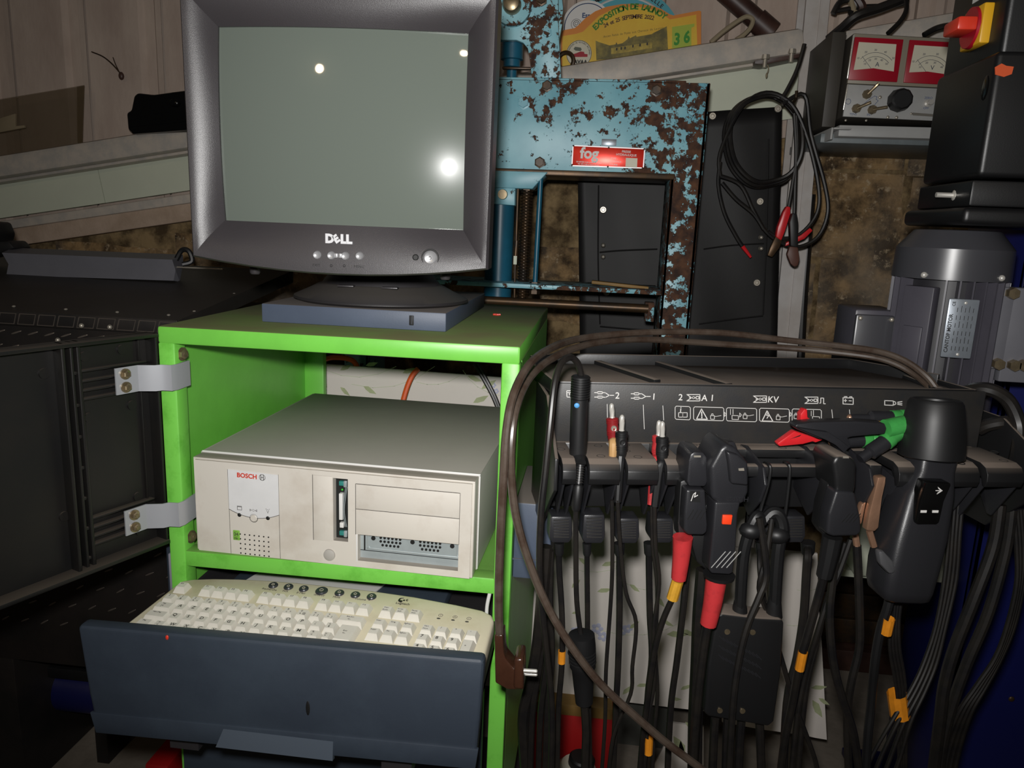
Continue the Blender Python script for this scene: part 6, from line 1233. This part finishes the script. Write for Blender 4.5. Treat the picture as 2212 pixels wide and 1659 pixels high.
for (fr_, di, txt, nums) in ((((385, 226), (985, 258), (905, 785), (302, 755)), ((432, 290), (895, 318), (862, 655), (612, 614), (366, 636)), 'A', '10 20 30 40 50'), (((1062, 262), (1680, 298), (1580, 822), (985, 790)), ((1118, 328), (1570, 355), (1535, 692), (1280, 655), (1052, 666)), 'V', '10 20 30 40')):
    o_ = obj('dial_frame', m5(fr_, MY-.008, .006, .001), M['meterred'], mt, 'crimson dial frame')
    obj('dial', m5(di, MY-.0088, .002), M['meterwhite'], o_)
    bb = B(); cx = sum(p[0] for p in di[:2])/2; base = (cx-25, di[3][1]+60)
    for R_ in (255, 205):
        pts_ = [(base[0]+R_*math.cos(a_*math.pi/180), base[1]-R_*math.sin(a_*math.pi/180)) for a_ in range(38, 146, 9)]
        q_ = [P(*c5(*p), MY-.0092) for p in pts_]; bb.line([(q.x, q.z) for q in q_], .0008, MY-.0092)
    for i, s_ in enumerate(nums.split()):
        for R_ in (285, 175):
            a_ = math.radians(140-i*100/(len(nums.split())-1)); q = P(*c5(base[0]+R_*math.cos(a_), base[1]-R_*math.sin(a_)), MY-.0092); put_text(bb, s_, .0062, q.x, MY-.0092, q.z)
    q = P(*c5(base[0]+20, di[3][1]-45), MY-.0092); put_text(bb, txt, .014, q.x, MY-.0092, q.z)
    p_, q_ = P(*c5(base[0]-60, base[1]-60), MY-.0094), P(*c5(base[0]-165, base[1]-205), MY-.0094); bb.line([(p_.x, p_.z), (q_.x, q_.z)], .0007, MY-.0094)
    obj('dial_print', bb, mat('blue_black_ink', '#3a4152', .5), o_, ang=30)
for pts_ in ([(362, 205), (385, 190), (300, 745), (285, 740)], [(1690, 290), (1708, 285), (1652, 612), (1636, 608)], [(290, 812), (306, 806), (252, 1130), (236, 1130)]):
    obj('chrome_strip', m5(pts_, MY-.012, .006, .0008), M['chrome'], mt)
q = P(*c5(915, 1018), MY); b = B(); b.lathe_between((q.x, MY, q.z), (q.x, MY-.03, q.z), [(.026, 0), (.027, .2), (.024, .9), (.02, 1)], 10); obj('range_knob', b, M['rubber'], mt, 'black fluted knob')
for x_, y_, a_ in ((525, 940, .9), (395, 1115, .45), (590, 1130, .15)):
    q = P(*c5(x_, y_), MY); b = B(); b.lathe_between((q.x, MY, q.z), (q.x, MY-.012, q.z), [(.011, 0), (.011, .5), (.009, 1)], 8); b.tube([(q.x, MY-.01, q.z), (q.x+.02*math.cos(a_), MY-.02, q.z+.02*math.sin(a_)), (q.x+.028*math.cos(a_), MY-.022, q.z+.028*math.sin(a_))], .0035, 8); obj('toggle_switch', b, M['brass'], mt)
for x_, y_, r_ in ((690, 975, .004), (1035, 890, .003), (785, 1222, .004), (893, 1225, .004), (265, 1260, .003), (518, 1262, .003), (1075, 1178, .003), (1415, 1195, .003)):
    q = P(*c5(x_, y_), MY); b = B(); b.sph((q.x, MY-.002, q.z), r_, (1, .6, 1)); obj('screw', b, M['nickel'], mt)
for x_, y_ in ((1278, 1050), (1440, 1055)):
    q = P(*c5(x_, y_), MY); b = B(); b.lathe_between((q.x, MY, q.z), (q.x, MY-.022, q.z), [(.009, 0), (.009, .3), (.005, .35), (.006, 1)], 12); obj('terminal', b, M['chrome'], mt)
obj('scale_strip', m5([(1100, 1162), (1400, 1185), (1395, 1215), (1098, 1195)], MY-.004, .004), mat('grey_scale', '#6e6a62', .4), mt)
b = B()
for x_, y_, s_ in ((355, 1185, 'TENS'), (555, 1192, 'INT'), (1285, 985, 'ZERO'), (1255, 1110, 'OFF'), (1440, 938, 'SHUNT')): q = P(*c5(x_, y_), MY); put_text(b, s_, .007, q.x, MY-.0026, q.z)
q = [P(*c5(x_, y_), MY) for x_, y_ in ((420, 1110), (560, 1000), (620, 960), (650, 970), (640, 1000), (665, 1020), (640, 1045), (610, 1085))]; b.line([(p.x, p.z) for p in q], .001, MY-.0026); q = P(*c5(295, 1028), MY); b.torus((q.x, MY-.0024, q.z), .006, .0005, n=16, k=4); obj('panel_print', b, mat('blue_print', '#4a5a80', .5), mt, ang=30)
q0 = P(1768, 288, MY-.03); q1 = P(2100, 290, MY-.03)
ms = thing('meter_shelf', (q0.x+.2, 1.1, q0.z), 'grey folded metal shelf carrying the test meter', 'shelf')
z_ = P(1905, 271, MY).z
b = B(); b.bb((P(1812, 270, MY).x, MY-.006, z_-.028), (q1.x+.12, 1.3, z_-.002), .002); obj('upper_rail', b, M['metergrey'], ms)
z2 = P(1900, 312, MY+.05).z
b = B(); b.bb((P(1775, 300, MY+.02).x, MY+.03, z2-.002), (q1.x+.15, 1.3, z2+.02), .002); obj('lower_rail', b, mat('blue_grey_channel', '#6d7577', .45, var=.2, vscale=15), ms)
b = B(); q = P(1800, 285, MY-.02); b.bb((q.x-.005, MY-.02, z2+.0), (q.x, 1.3, z_-.01), .001); b.bb((q.x, MY-.022, z_-.014), (q.x+.04, MY+.05, z_-.01), .001); obj('bracket', b, M['metergrey'], ms)
b = B(); q = P(1785, 180, 1.05); b.bb((q.x-.012, 1.0, z_), (q.x+.02, 1.28, P(1800, 80, 1.05).z), .002); obj('dark_case', b, M['meterside'], label='dark case standing behind the test meter by the post', cat='case')
b = B(); b.tube([P(1790, 85, 1.15), P(1820, 60, 1.12), P(1850, 35, 1.1), P(1900, 18, 1.1), P(1960, -5, 1.1)], .012, 8); obj('thick_cable', b, M['cable'], label='thick black cable rising from the post above the test meter', cat='cable')
b = B(); b.tube([P(1918, 72, .98), P(1945, 45, 1.0), P(1958, 20, 1.02), P(1956, -10, 1.05)], .0055, 8); obj('meter_lead', b, M['cable'], label='thin black lead rising behind the test meter', cat='cable')
b = B(); b.tube([P(1995, 76, 1.0), P(2025, 60, 1.0), P(2060, 55, .98), P(2090, 66, .95)], .0065, 8); obj('meter_lead', b, M['cable'], label='black lead arching from the test meter to the yellow switch', cat='cable')
for pts_, r_, m_, lab in (([(1800, 30), (1815, 5), (1838, 0), (1850, 18), (1835, 30)], .008, 'cable', 'knotted black cable above the rail beyond the post'), ([(1838, -5), (1842, 15), (1848, 35)], .009, 'rope', 'pale cord tied into the black cables above the meter'), ([(1850, -5), (1862, 15), (1858, 32)], .012, 'rustpipe', 'dark red wrapped cable end above the meter'), ([(1800, 25), (1860, 15), (1930, 12), (1960, 5)], .006, 'cable', 'black cable lying along the rail above the meter')):
    b = B(); b.tube([P(u, v, 1.15) for u, v in pts_], r_, 8); obj('tangled_cable', b, M[m_], label=lab, cat='cable')
# ================================================================ LIFT COLUMN, MOTOR AND CONTROL BOX
lf = thing('lift_post', (1.52, .5, 0), 'blue painted steel lift column standing at the edge of the bay', 'column')
xl = P(2106, 1190, .44).x
b = B(); b.bb((xl, .44, .02), (xl+.013, .68, 2.3), .003); obj('side_flange', b, M['blue'], lf)
b = B(); b.bb((xl, .44, .02), (xl+.36, .452, 2.3), .003); obj('web', b, M['blue'], lf)
b = B(); b.bb((xl-.05, .36, 0), (xl+.42, .8, .02), .003); obj('base_plate', b, M['blue'], lf)
q = P(2185, 1510, .44); b = B(); b.sph((q.x, .44, q.z), .006, (1, .5, 1)); obj('bolt', b, M['steel_dark'], lf)
# motor
mo = thing('electric_motor', (1.185, .33, 1.0), 'dark grey finned electric motor with a domed fan cover, mounted upright on the blue column', 'motor')
mc = P(2058, 560, .3); mx_, my_ = mc.x, .3
ztop, zmid, zbot = P(2050, 496, .26).z, P(2050, 606, .22).z, P(2030, 860, .22).z-.02
Rm = .0868
b = B(); b.lathe_between((mx_, my_, zmid), (mx_, my_, ztop), [(Rm, 0), (Rm, .05), (Rm*.985, .62), (Rm*.96, .66), (Rm*.72, .985), (Rm*.68, 1)], 48); obj('fan_cover', b, M['motor'], mo, 'smooth grey domed fan cover', ang=25)
b = B(); b.cyl((mx_, my_, zbot), (mx_, my_, zmid+.004), Rm*.74, n=32); obj('stator', b, mat('shaded_stator_grey', '#232226', .5), mo)  # darker than the fins: the shade between them is painted into the stator
fin = None
for k in range(28):
    a_ = 2*math.pi*k/28
    if -2.75 < math.atan2(math.sin(a_), math.cos(a_)) < -2.2 : continue
    b = B(); T_ = Matrix.Translation((mx_, my_, 0)) @ Matrix.Rotation(a_, 4, 'Z'); b.bb((Rm*.7, -.0013, zbot+.02), (Rm*.985, .0013, zmid), 0, M=T_); obj('cooling_fin', b, M['motorfin'], mo)
b = B(); b.lathe_between((mx_, my_, zbot-.03), (mx_, my_, zbot+.022), [(Rm*.9, 0), (Rm, .2), (Rm, 1)], 36); obj('end_bell', b, M['motorfin'], mo)
def onmotor(u, v, r=Rm):
    d = ray(u, v); ox, oy = CP.x-mx_, CP.y-my_; A_ = d.x**2+d.y**2; B_ = 2*(ox*d.x+oy*d.y); C_ = ox*ox+oy*oy-r*r; D_ = B_*B_-4*A_*C_; t_ = (-B_-math.sqrt(max(D_, 0)))/(2*A_); return CP+d*t_
q = onmotor(2073, 710); rad = Vector((q.x-mx_, q.y-my_, 0)).normalized(); tan_ = Vector((-rad.y, rad.x, 0))
MT = Matrix(((tan_.x, -rad.x, 0, q.x), (tan_.y, -rad.y, 0, q.y), (0, 0, 1, q.z), (0, 0, 0, 1))); FN = Fr(None, M=MT)
b = B(FN); b.bb((-.0215, -.0025, -.046), (.0215, .002, .046), .002); npl = obj('rating_plate', b, M['plate'], mo, 'riveted aluminium rating plate')
b = B(FN); put_text(b, 'CANTOP MOTOR', .0075, 0, 0, 0, .00015, M=Matrix.Translation((-.0155, -.003, -.008)) @ R90 @ Matrix.Rotation(math.pi/2, 4, 'Z'))
put_text(b, 'CE', .006, 0, 0, 0, .0001, M=Matrix.Translation((-.014, -.003, .038)) @ R90 @ Matrix.Rotation(math.pi/2, 4, 'Z'))
for i in range(5):
    for j in range(6): x_ = -.008+i*.0055; z_ = -.034+j*.012; b.line([(x_, z_), (x_, z_+.006+.003*((i*j) % 2))], .0008, -.003)
obj('plate_print', b, M['ink'], npl, ang=30)
for zz in (-.04, .04): b = B(FN); b.sph((0.002, -.003, zz), .0025, (1, .5, 1)); obj('rivet', b, M['chrome'], npl)
for u, v in ((1996, 594), (2164, 601)):
    q = onmotor(u, v, Rm+.001); b = B(); b.sph(q, .005, (1, 1, 1)); obj('screw', b, M['chrome'], mo)
# flat terminal pad on the left flank and the terminal box
q0, q1 = P(1832, 665, .34), P(1912, 780, .34)
b = B(); b.bb((q0.x, .3, q1.z-.05), (mx_-Rm*.75, .4, q0.z+.002), .004); tb = obj('terminal_box', b, M['motorfin'], mo, 'grey terminal box')
b = B(); b.bb((q0.x, .292, q1.z-.045), (q0.x+.062, .302, q0.z-.006), .003); obj('terminal_lid', b, M['motor'], mo)
for zz in (q0.z-.012,):
    for xx in (q0.x+.006, q0.x+.056): b = B(); b.sph((xx, .291, zz), .004); obj('screw', b, M['nickel'], mo)
T_ = Matrix.Translation((mx_, my_, 0)) @ Matrix.Rotation(-2.45, 4, 'Z')
b = B(); b.bb((Rm*.8, -.024, zbot+.03), (Rm*1.02, .024, zmid-.012), .002, M=T_); obj('foot_pad', b, M['motorfin'], mo)
b = B(); b.bb((Rm*1.0, -.016, zbot+.06), (Rm*1.06, .016, zbot+.13), .002, M=T_); obj('foot_pad', b, M['motorfin'], mo)
# mounting bracket between motor and column
b = B(); q0, q1 = P(2140, 618, .25), P(2230, 800, .25); b.bb((q0.x+.005, .24, q1.z), (q0.x+.035, .44, q0.z), .003); b.bb((q0.x+.03, .24, q1.z-.02), (q0.x+.12, .26, q0.z), .003); mb = obj('mount_bracket', b, M['bar'], mo, 'heavy grey mounting bracket')
for u, v in ((2183, 633), (2152, 785), (2186, 788), (2206, 788)): q = P(u, v, .24); b = B(); b.lathe_between((q.x, .245, q.z), (q.x, .228, q.z), [(.009, 0), (.009, 1)], 6); obj('bolt', b, M['brass'], mo)
# black control box
cbx = thing('control_box', (1.3, .3, 1.36), 'black moulded control box above the motor with a yellow and red main switch', 'control box')
def cz(u, v, y=.2): return P(u, v, y).z
xe = 1.176
b = B(); b.bb((xe, .2, cz(2112, 382)), (1.5, .4, cz(2158, 108)), .008, seg=3); obj('body', b, M['blkbox'], cbx)
b = B(); b.bb((xe+.008, .21, cz(2165, 108)-.01), (1.5, .4, 1.95), .008, seg=3); obj('upper_body', b, M['blkbox'], cbx)
b = B(); b.bb((xe-.004, .205, cz(2100, 445)), (1.5, .395, cz(2112, 388)), .004); obj('lower_band', b, M['blkbox'], cbx)
b = B(); b.bb((xe-.018, .185, cz(2098, 486)), (1.5, .41, cz(2100, 448)), .008, seg=3); obj('flange', b, M['blkbox'], cbx)
q = PX(2060, 422, xe-.004); b = B(); b.lathe_between((xe+.002, q.y, q.z), (xe-.03, q.y, q.z), [(.008, 0), (.008, .2), (.004, .25), (.004, 1)], 10); obj('stud', b, M['chrome'], cbx)
q = PX(2128, 190, xe); b = B(); b.sph((xe, q.y, q.z), .018, (.12, .6, 1)); obj('dent', b, M['gloss'], cbx)
q = P(2167, 152, .2); b = B(); b.prism([(q.x-.012, q.z+.004), (q.x-.004, q.z+.009), (q.x+.003, q.z+.006), (q.x+.013, q.z+.005), (q.x+.012, q.z-.005), (q.x+.002, q.z-.009), (q.x-.01, q.z-.006)], .199, .2005, 'y'); obj('paint_patch', b, mat('orange_paint_patch', '#c4512a', .5), cbx, 'orange paint patch')
xs_ = xe+.008
ya, yb = PX(2148, 60, xs_).y, PX(2092, 70, xs_).y; za, zb = PX(2120, 14, xs_).z, PX(2115, 110, xs_).z
ym = (ya+yb)/2
b = B(); b.bb((xs_-.014, ya+.01, zb+.005), (xs_+.002, yb-.01, za-.005), .003); sw_ = obj('switch_base', b, M['ylw'], cbx, 'yellow switch plate')
zm_ = (za+zb)/2
b = B(); b.lathe_between((xs_-.012, ym, zm_), (xs_-.018, ym, zm_), [(.03, 0), (.029, 1)], 28); obj('switch_disc', b, M['meterred'], sw_)
b = B(); b.bb((xs_-.045, ym-.026, zm_-.009), (xs_-.016, ym+.026, zm_+.011), .004); obj('switch_knob', b, M['redknob'], sw_, 'red rotary switch knob')
b = B(); q = PX(2130, 8, xs_); b.bb((xs_-.001, ya, za+.012), (xs_+.001, yb, za+.028)); lbl = obj('label_strip', b, M['white'], cbx)
b = B(); put_text(b, 'MADE IN CHINA', .01, 0, 0, 0, .0001, M=Matrix.Translation((xs_-.0014, ym, za+.02)) @ Matrix.Rotation(-math.pi/2, 4, 'Z') @ R90); obj('label_print', b, M['ink'], lbl)
# ================================================================ LEFT SIDE: BLACK CHEST
ch = thing('tool_chest', (-.75, .55, 0), 'large black tread plate tool chest behind the open trolley door', 'chest')
zl_ = P(383, 690, .3).z; xr = P(383, 690, .3).x
b = B(); b.bb((-1.5, .34, .34), (-.06, .86, zl_-.07), .004); obj('body', b, M['chest'], ch)
b = B(); b.bb((-1.5, .3, zl_-.04), (-.05, .9, zl_-.03), .002); obj('rim_plate', b, M['chest'], ch)
# sloped lid
q0, q1 = P(383, 690, .3), P(548, 598, .82)
b = B(); lz1 = P(375, 560, .72).z-.02
b.add([(-1.5, .305, zl_-.002), (q0.x, .305, zl_-.002), (q0.x+.01, .82, lz1), (-1.5, .82, lz1), (-1.5, .305, zl_-.03), (q0.x, .305, zl_-.03), (q0.x+.01, .82, lz1-.03), (-1.5, .82, lz1-.03)], [(0, 1, 2, 3), (4, 7, 6, 5), (0, 4, 5, 1), (1, 5, 6, 2), (2, 6, 7, 3), (3, 7, 4, 0)]); obj('lid', b, M['chestlid'], ch, 'sloping smooth dark lid')
# front strip of the lid: a row of little frames
nfr = 26
for i in range(nfr):
    x1_ = q0.x-.001-i*.0405; 
    if x1_ < -1.2: break
    b = B(); x0_ = x1_-.039; 
    b.tube([(x0_+.006, .2985, zl_-.006), (x1_, .2985, zl_-.006), (x1_-.006, .2985, zl_-.026), (x0_, .2985, zl_-.026), (x0_+.006, .2985, zl_-.006)], .0011, 5, 1, cap=False); obj('strip_link', b, M['tread'], ch)
b = B(); b.bb((-1.5, .299, zl_-.028), (q0.x, .304, zl_-.002), .001); obj('front_strip', b, M['chest'], ch)
for u, v in ((30, 664), (142, 667), (253, 671), (364, 676), (411, 638), (461, 598)):
    q = P(u, v, .33+.0*u); b = B(); zz = zl_+(.33-.305)/(.515)*(lz1-zl_); 
    if u > 400: t_ = (u-390)/150; q = Vector((q0.x-.008, .305+.5*t_, 0)); zz = zl_-.002+(lz1-zl_)*t_*.97
    b.sph((q.x, q.y if u > 400 else .33, zz), .0035, (1, 1, .6), n=8); obj('rivet', b, M['nickel'], ch)
# tread plate bars on front face and top ledge
def tread(fx, rows, cols, name='tread_bar'):
    for r_ in range(rows):
        for c_ in range(cols): fx(r_, c_)
tb_mesh = None
def tbar(loc, rot):
    global tb_mesh
    if tb_mesh is None:
        bb = B(); bb.sph((0, 0, 0), .012, (1, .16, .1), n=8); tb_mesh = bpy.data.meshes.new('tread_bar'); bb.b.to_mesh(tb_mesh); bb.b.free(); tb_mesh.materials.append(M['tread']); tb_mesh.shade_smooth()
    o = bpy.data.objects.new('tread_bar', tb_mesh); COL.objects.link(o); o.parent = ch; o.matrix_basis = Matrix.Translation(Vector(loc)-OFF[ch.name]) @ rot
RF = Matrix.Rotation(math.pi/2, 4, 'X')
for r_ in range(7):
    for c_ in range(14): tbar((-.1-c_*.045-(.022 if r_ % 2 else 0), .3385, .44+r_*.045), RF @ Matrix.Rotation(.55 if (c_+r_) % 2 else .45, 4, 'Z'))
b = B(); b.add([(-1.5, .285, zl_-.075), (-.05, .285, zl_-.075), (-.05, .3, zl_-.03), (-1.5, .3, zl_-.03), (-1.5, .34, zl_-.075), (-.05, .34, zl_-.075), (-.05, .34, zl_-.03), (-1.5, .34, zl_-.03)], [(0, 1, 2, 3), (4, 7, 6, 5), (0, 4, 5, 1), (1, 5, 6, 2), (2, 6, 7, 3), (3, 7, 4, 0)]); obj('front_band', b, M['chest'], ch)
RB = Matrix.Rotation(1.25, 4, 'X')
for r_ in range(2):
    for c_ in range(16): tbar((-.13-c_*.034, .2865+.009*r_, zl_-.068+.026*r_), RB @ Matrix.Rotation(.35, 4, 'Z'))
for u, v in ((179, 703), (240, 706), (128, 734)): q = P(u, v, .29); b = B(); b.sph((q.x, .286, q.z), .0048, n=10); obj('rivet', b, M['nickel'], ch)
for r_ in range(5):
    for c_ in range(3): tbar((-.045-.03*c_-(.0 if r_ % 2 else .015), .6+r_*.05, zl_-.0295), Matrix.Rotation(.8 if (c_+r_) % 2 else -.6, 4, 'Z'))
b = B(); b.bb((-1.5, .345, 0), (P(48, 1500, .36).x, .8, .36), .003); obj('pedestal', b, M['chest'], ch)
b = B(); b.bb((-.32, .6, 0), (-.1, .84, .36), .003); obj('pedestal', b, M['chest'], ch)
b = B(); b.bb((-1.0, .82, 0), (-.2, .85, .36)); obj('rear_skirt', b, M['chest'], ch)
# grey channel bar lying on the lid
bq = [(0, 550), (30, 540), (405, 556), (372, 562), (376, 606), (16, 594)]
y_ = .62; q0_, q1_ = P(5, 546, y_), P(372, 562, y_)
gb = thing('grey_channel_bar', (-.5, y_, q1_.z-.06), 'long grey folded channel bar lying on the black chest lid', 'bar')
def pz(u, v): return P(u, v, y_)
b = B(); a0, a1, a2 = pz(372, 561), pz(376, 584), pz(378, 606); l0, l1, l2 = pz(4, 546), pz(14, 571), pz(18, 594); ext = Vector((-.5, 0, .012))
bt0, bt1 = P(395, 550, y_+.07), P(28, 535, y_+.07)
prof_r = [Vector((bt0.x, y_+.07, bt0.z)), a0, a1+Vector((0, .006, 0)), a2+Vector((0, -.006, 0)), a2+Vector((0, .02, -.004)), Vector((bt0.x, y_+.07, bt0.z-.02))]
prof_l = [Vector((bt1.x, y_+.07, bt1.z)), l0, l1+Vector((0, .006, 0)), l2+Vector((0, -.006, 0)), l2+Vector((0, .02, -.004)), Vector((bt1.x, y_+.07, bt1.z-.02))]
b.loft([prof_l, prof_r], cap0=True, cap1=True); obj('channel', b, M['bar'], gb)
b = B(); q = P(398, 552, y_+.03); b.tube([q+Vector((-.02, 0, -.01)), q+Vector((-.005, 0, .012)), q+Vector((.012, 0, .01)), q+Vector((.018, 0, -.012)), q+Vector((.0, -.01, -.02))], .006, 8); obj('end_loop', b, M['rubber'], gb)
b = B(); b.bb((P(372, 575, y_+.02).x, y_+.02, P(372, 575, y_+.02).z-.003), (P(480, 575, y_+.02).x, y_+.03, P(372, 575, y_+.02).z), .0005); obj('edge_wire', b, M['nickel'], gb)
# torn black rag at far left
b = B(); b.prism([(P(u, v, .7).x, P(u, v, .7).z) for u, v in ((-20, 478), (12, 480), (22, 505), (18, 520), (45, 520), (58, 536), (30, 545), (-20, 560))], .66, .72, 'y', .006); obj('black_rag', b, M['rubber'], label='crumpled black rubber rag on the chest lid by the grey bar', cat='rag')
# ---- items on the rail at the left
sp = thing('perspex_sheet', P(100, 320, 1.22), 'smoked brown perspex sheet leaning on the cladding above the rail', 'sheet')
obj('pane', PXP([(-60, 228), (0, 214), (181, 184), (176, 340), (-60, 380)], 1.24, .004, 0), M['pvc'], sp)
obj('edge', PXP([(166, 186.5), (181, 184), (176, 340), (167, 340)], 1.2385, .0015, 0), M['pvc'], sp)
b = PXP([(-10, 258), (32, 245), (32, 272), (52, 270), (52, 276), (20, 282), (-10, 288)], 1.225, .01, .002); obj('sticky_tape', b, mat('pale_card', '#8a7c63', .6), label='pale card scrap in front of the smoked perspex', cat='card')
bt = thing('black_cowl', P(340, 285, 1.2), 'glossy black car trim moulding lying on the rail by the monitor', 'car trim')
obj('shell', PXP([(272, 243), (282, 238), (288, 207), (296, 200), (330, 204), (372, 198), (420, 192), (470, 190), (470, 275), (400, 284), (286, 289), (275, 280)], 1.17, .08, .008, 3), M['gloss'], bt)
obj('lip', PXP([(276, 274), (470, 256), (470, 276), (286, 290)], 1.16, .02, .004), M['gloss'], bt)
b = B(); b.sph(P(376, 222, 1.165), .012, (1.3, .5, 1)); obj('clip', b, M['gloss'], bt)
wh = thing('wire_hanger', P(262, 165, 1.29), 'thin wire hanger with a rusty drop on the cladding', 'hanger')
b = B(); b.tube([P(198, 112, 1.295), P(222, 122, 1.29), P(242, 138, 1.285), P(258, 156, 1.285)], .002, 6); obj('wire', b, M['steel_dark'], wh)
b = B(); b.tube([P(244, 124, 1.295), P(250, 140, 1.29), P(258, 156, 1.285)], .0015, 6); obj('wire', b, M['steel_dark'], wh)
b = B(); b.sph(P(262, 164, 1.283), .012, (.7, .6, 1)); obj('drop', b, M['rustpipe'], wh)
# ---- under the chest
bl = thing('blue_canister', P(150, 1500, .52), 'blue cylindrical canister, shade painted into its colour, lying in the gap under the chest', 'canister')
q0, q1 = P(98, 1466, .5), P(240, 1478, .5)
b = B(); b.lathe_between((q0.x, .5, q0.z-.01), (q1.x+.1, .5, q0.z-.01), [(.045, 0), (.058, .06), (.058, .95), (.05, 1)], 28); obj('drum', b, mat('shaded_blue_drum', '#12164a', .4), bl)  # drum blue darkened: the shade under the chest is in its colour
b = B(); b.bb((q0.x+.02, .46, 0), (q0.x+.05, .54, q0.z-.05)); obj('cradle', b, M['chest'], bl)
b = B(); b.bb((q0.x+.15, .46, 0), (q0.x+.18, .54, q0.z-.05)); obj('cradle', b, M['chest'], bl)
b = B(); b.bb((q0.x-.01, .44, q0.z+.047), (q1.x+.1, .56, q0.z+.075), .004); obj('top_block', b, M['rubber'], bl)
b = B(); q = P(362, 1630, .35); b.bb((q.x-.022, .3, 0), (q.x+.03, .4, q.z+.012), .004); obj('red_stand', b, M['crimson'], label='small red metal stand on the floor under the drawer', cat='stand')
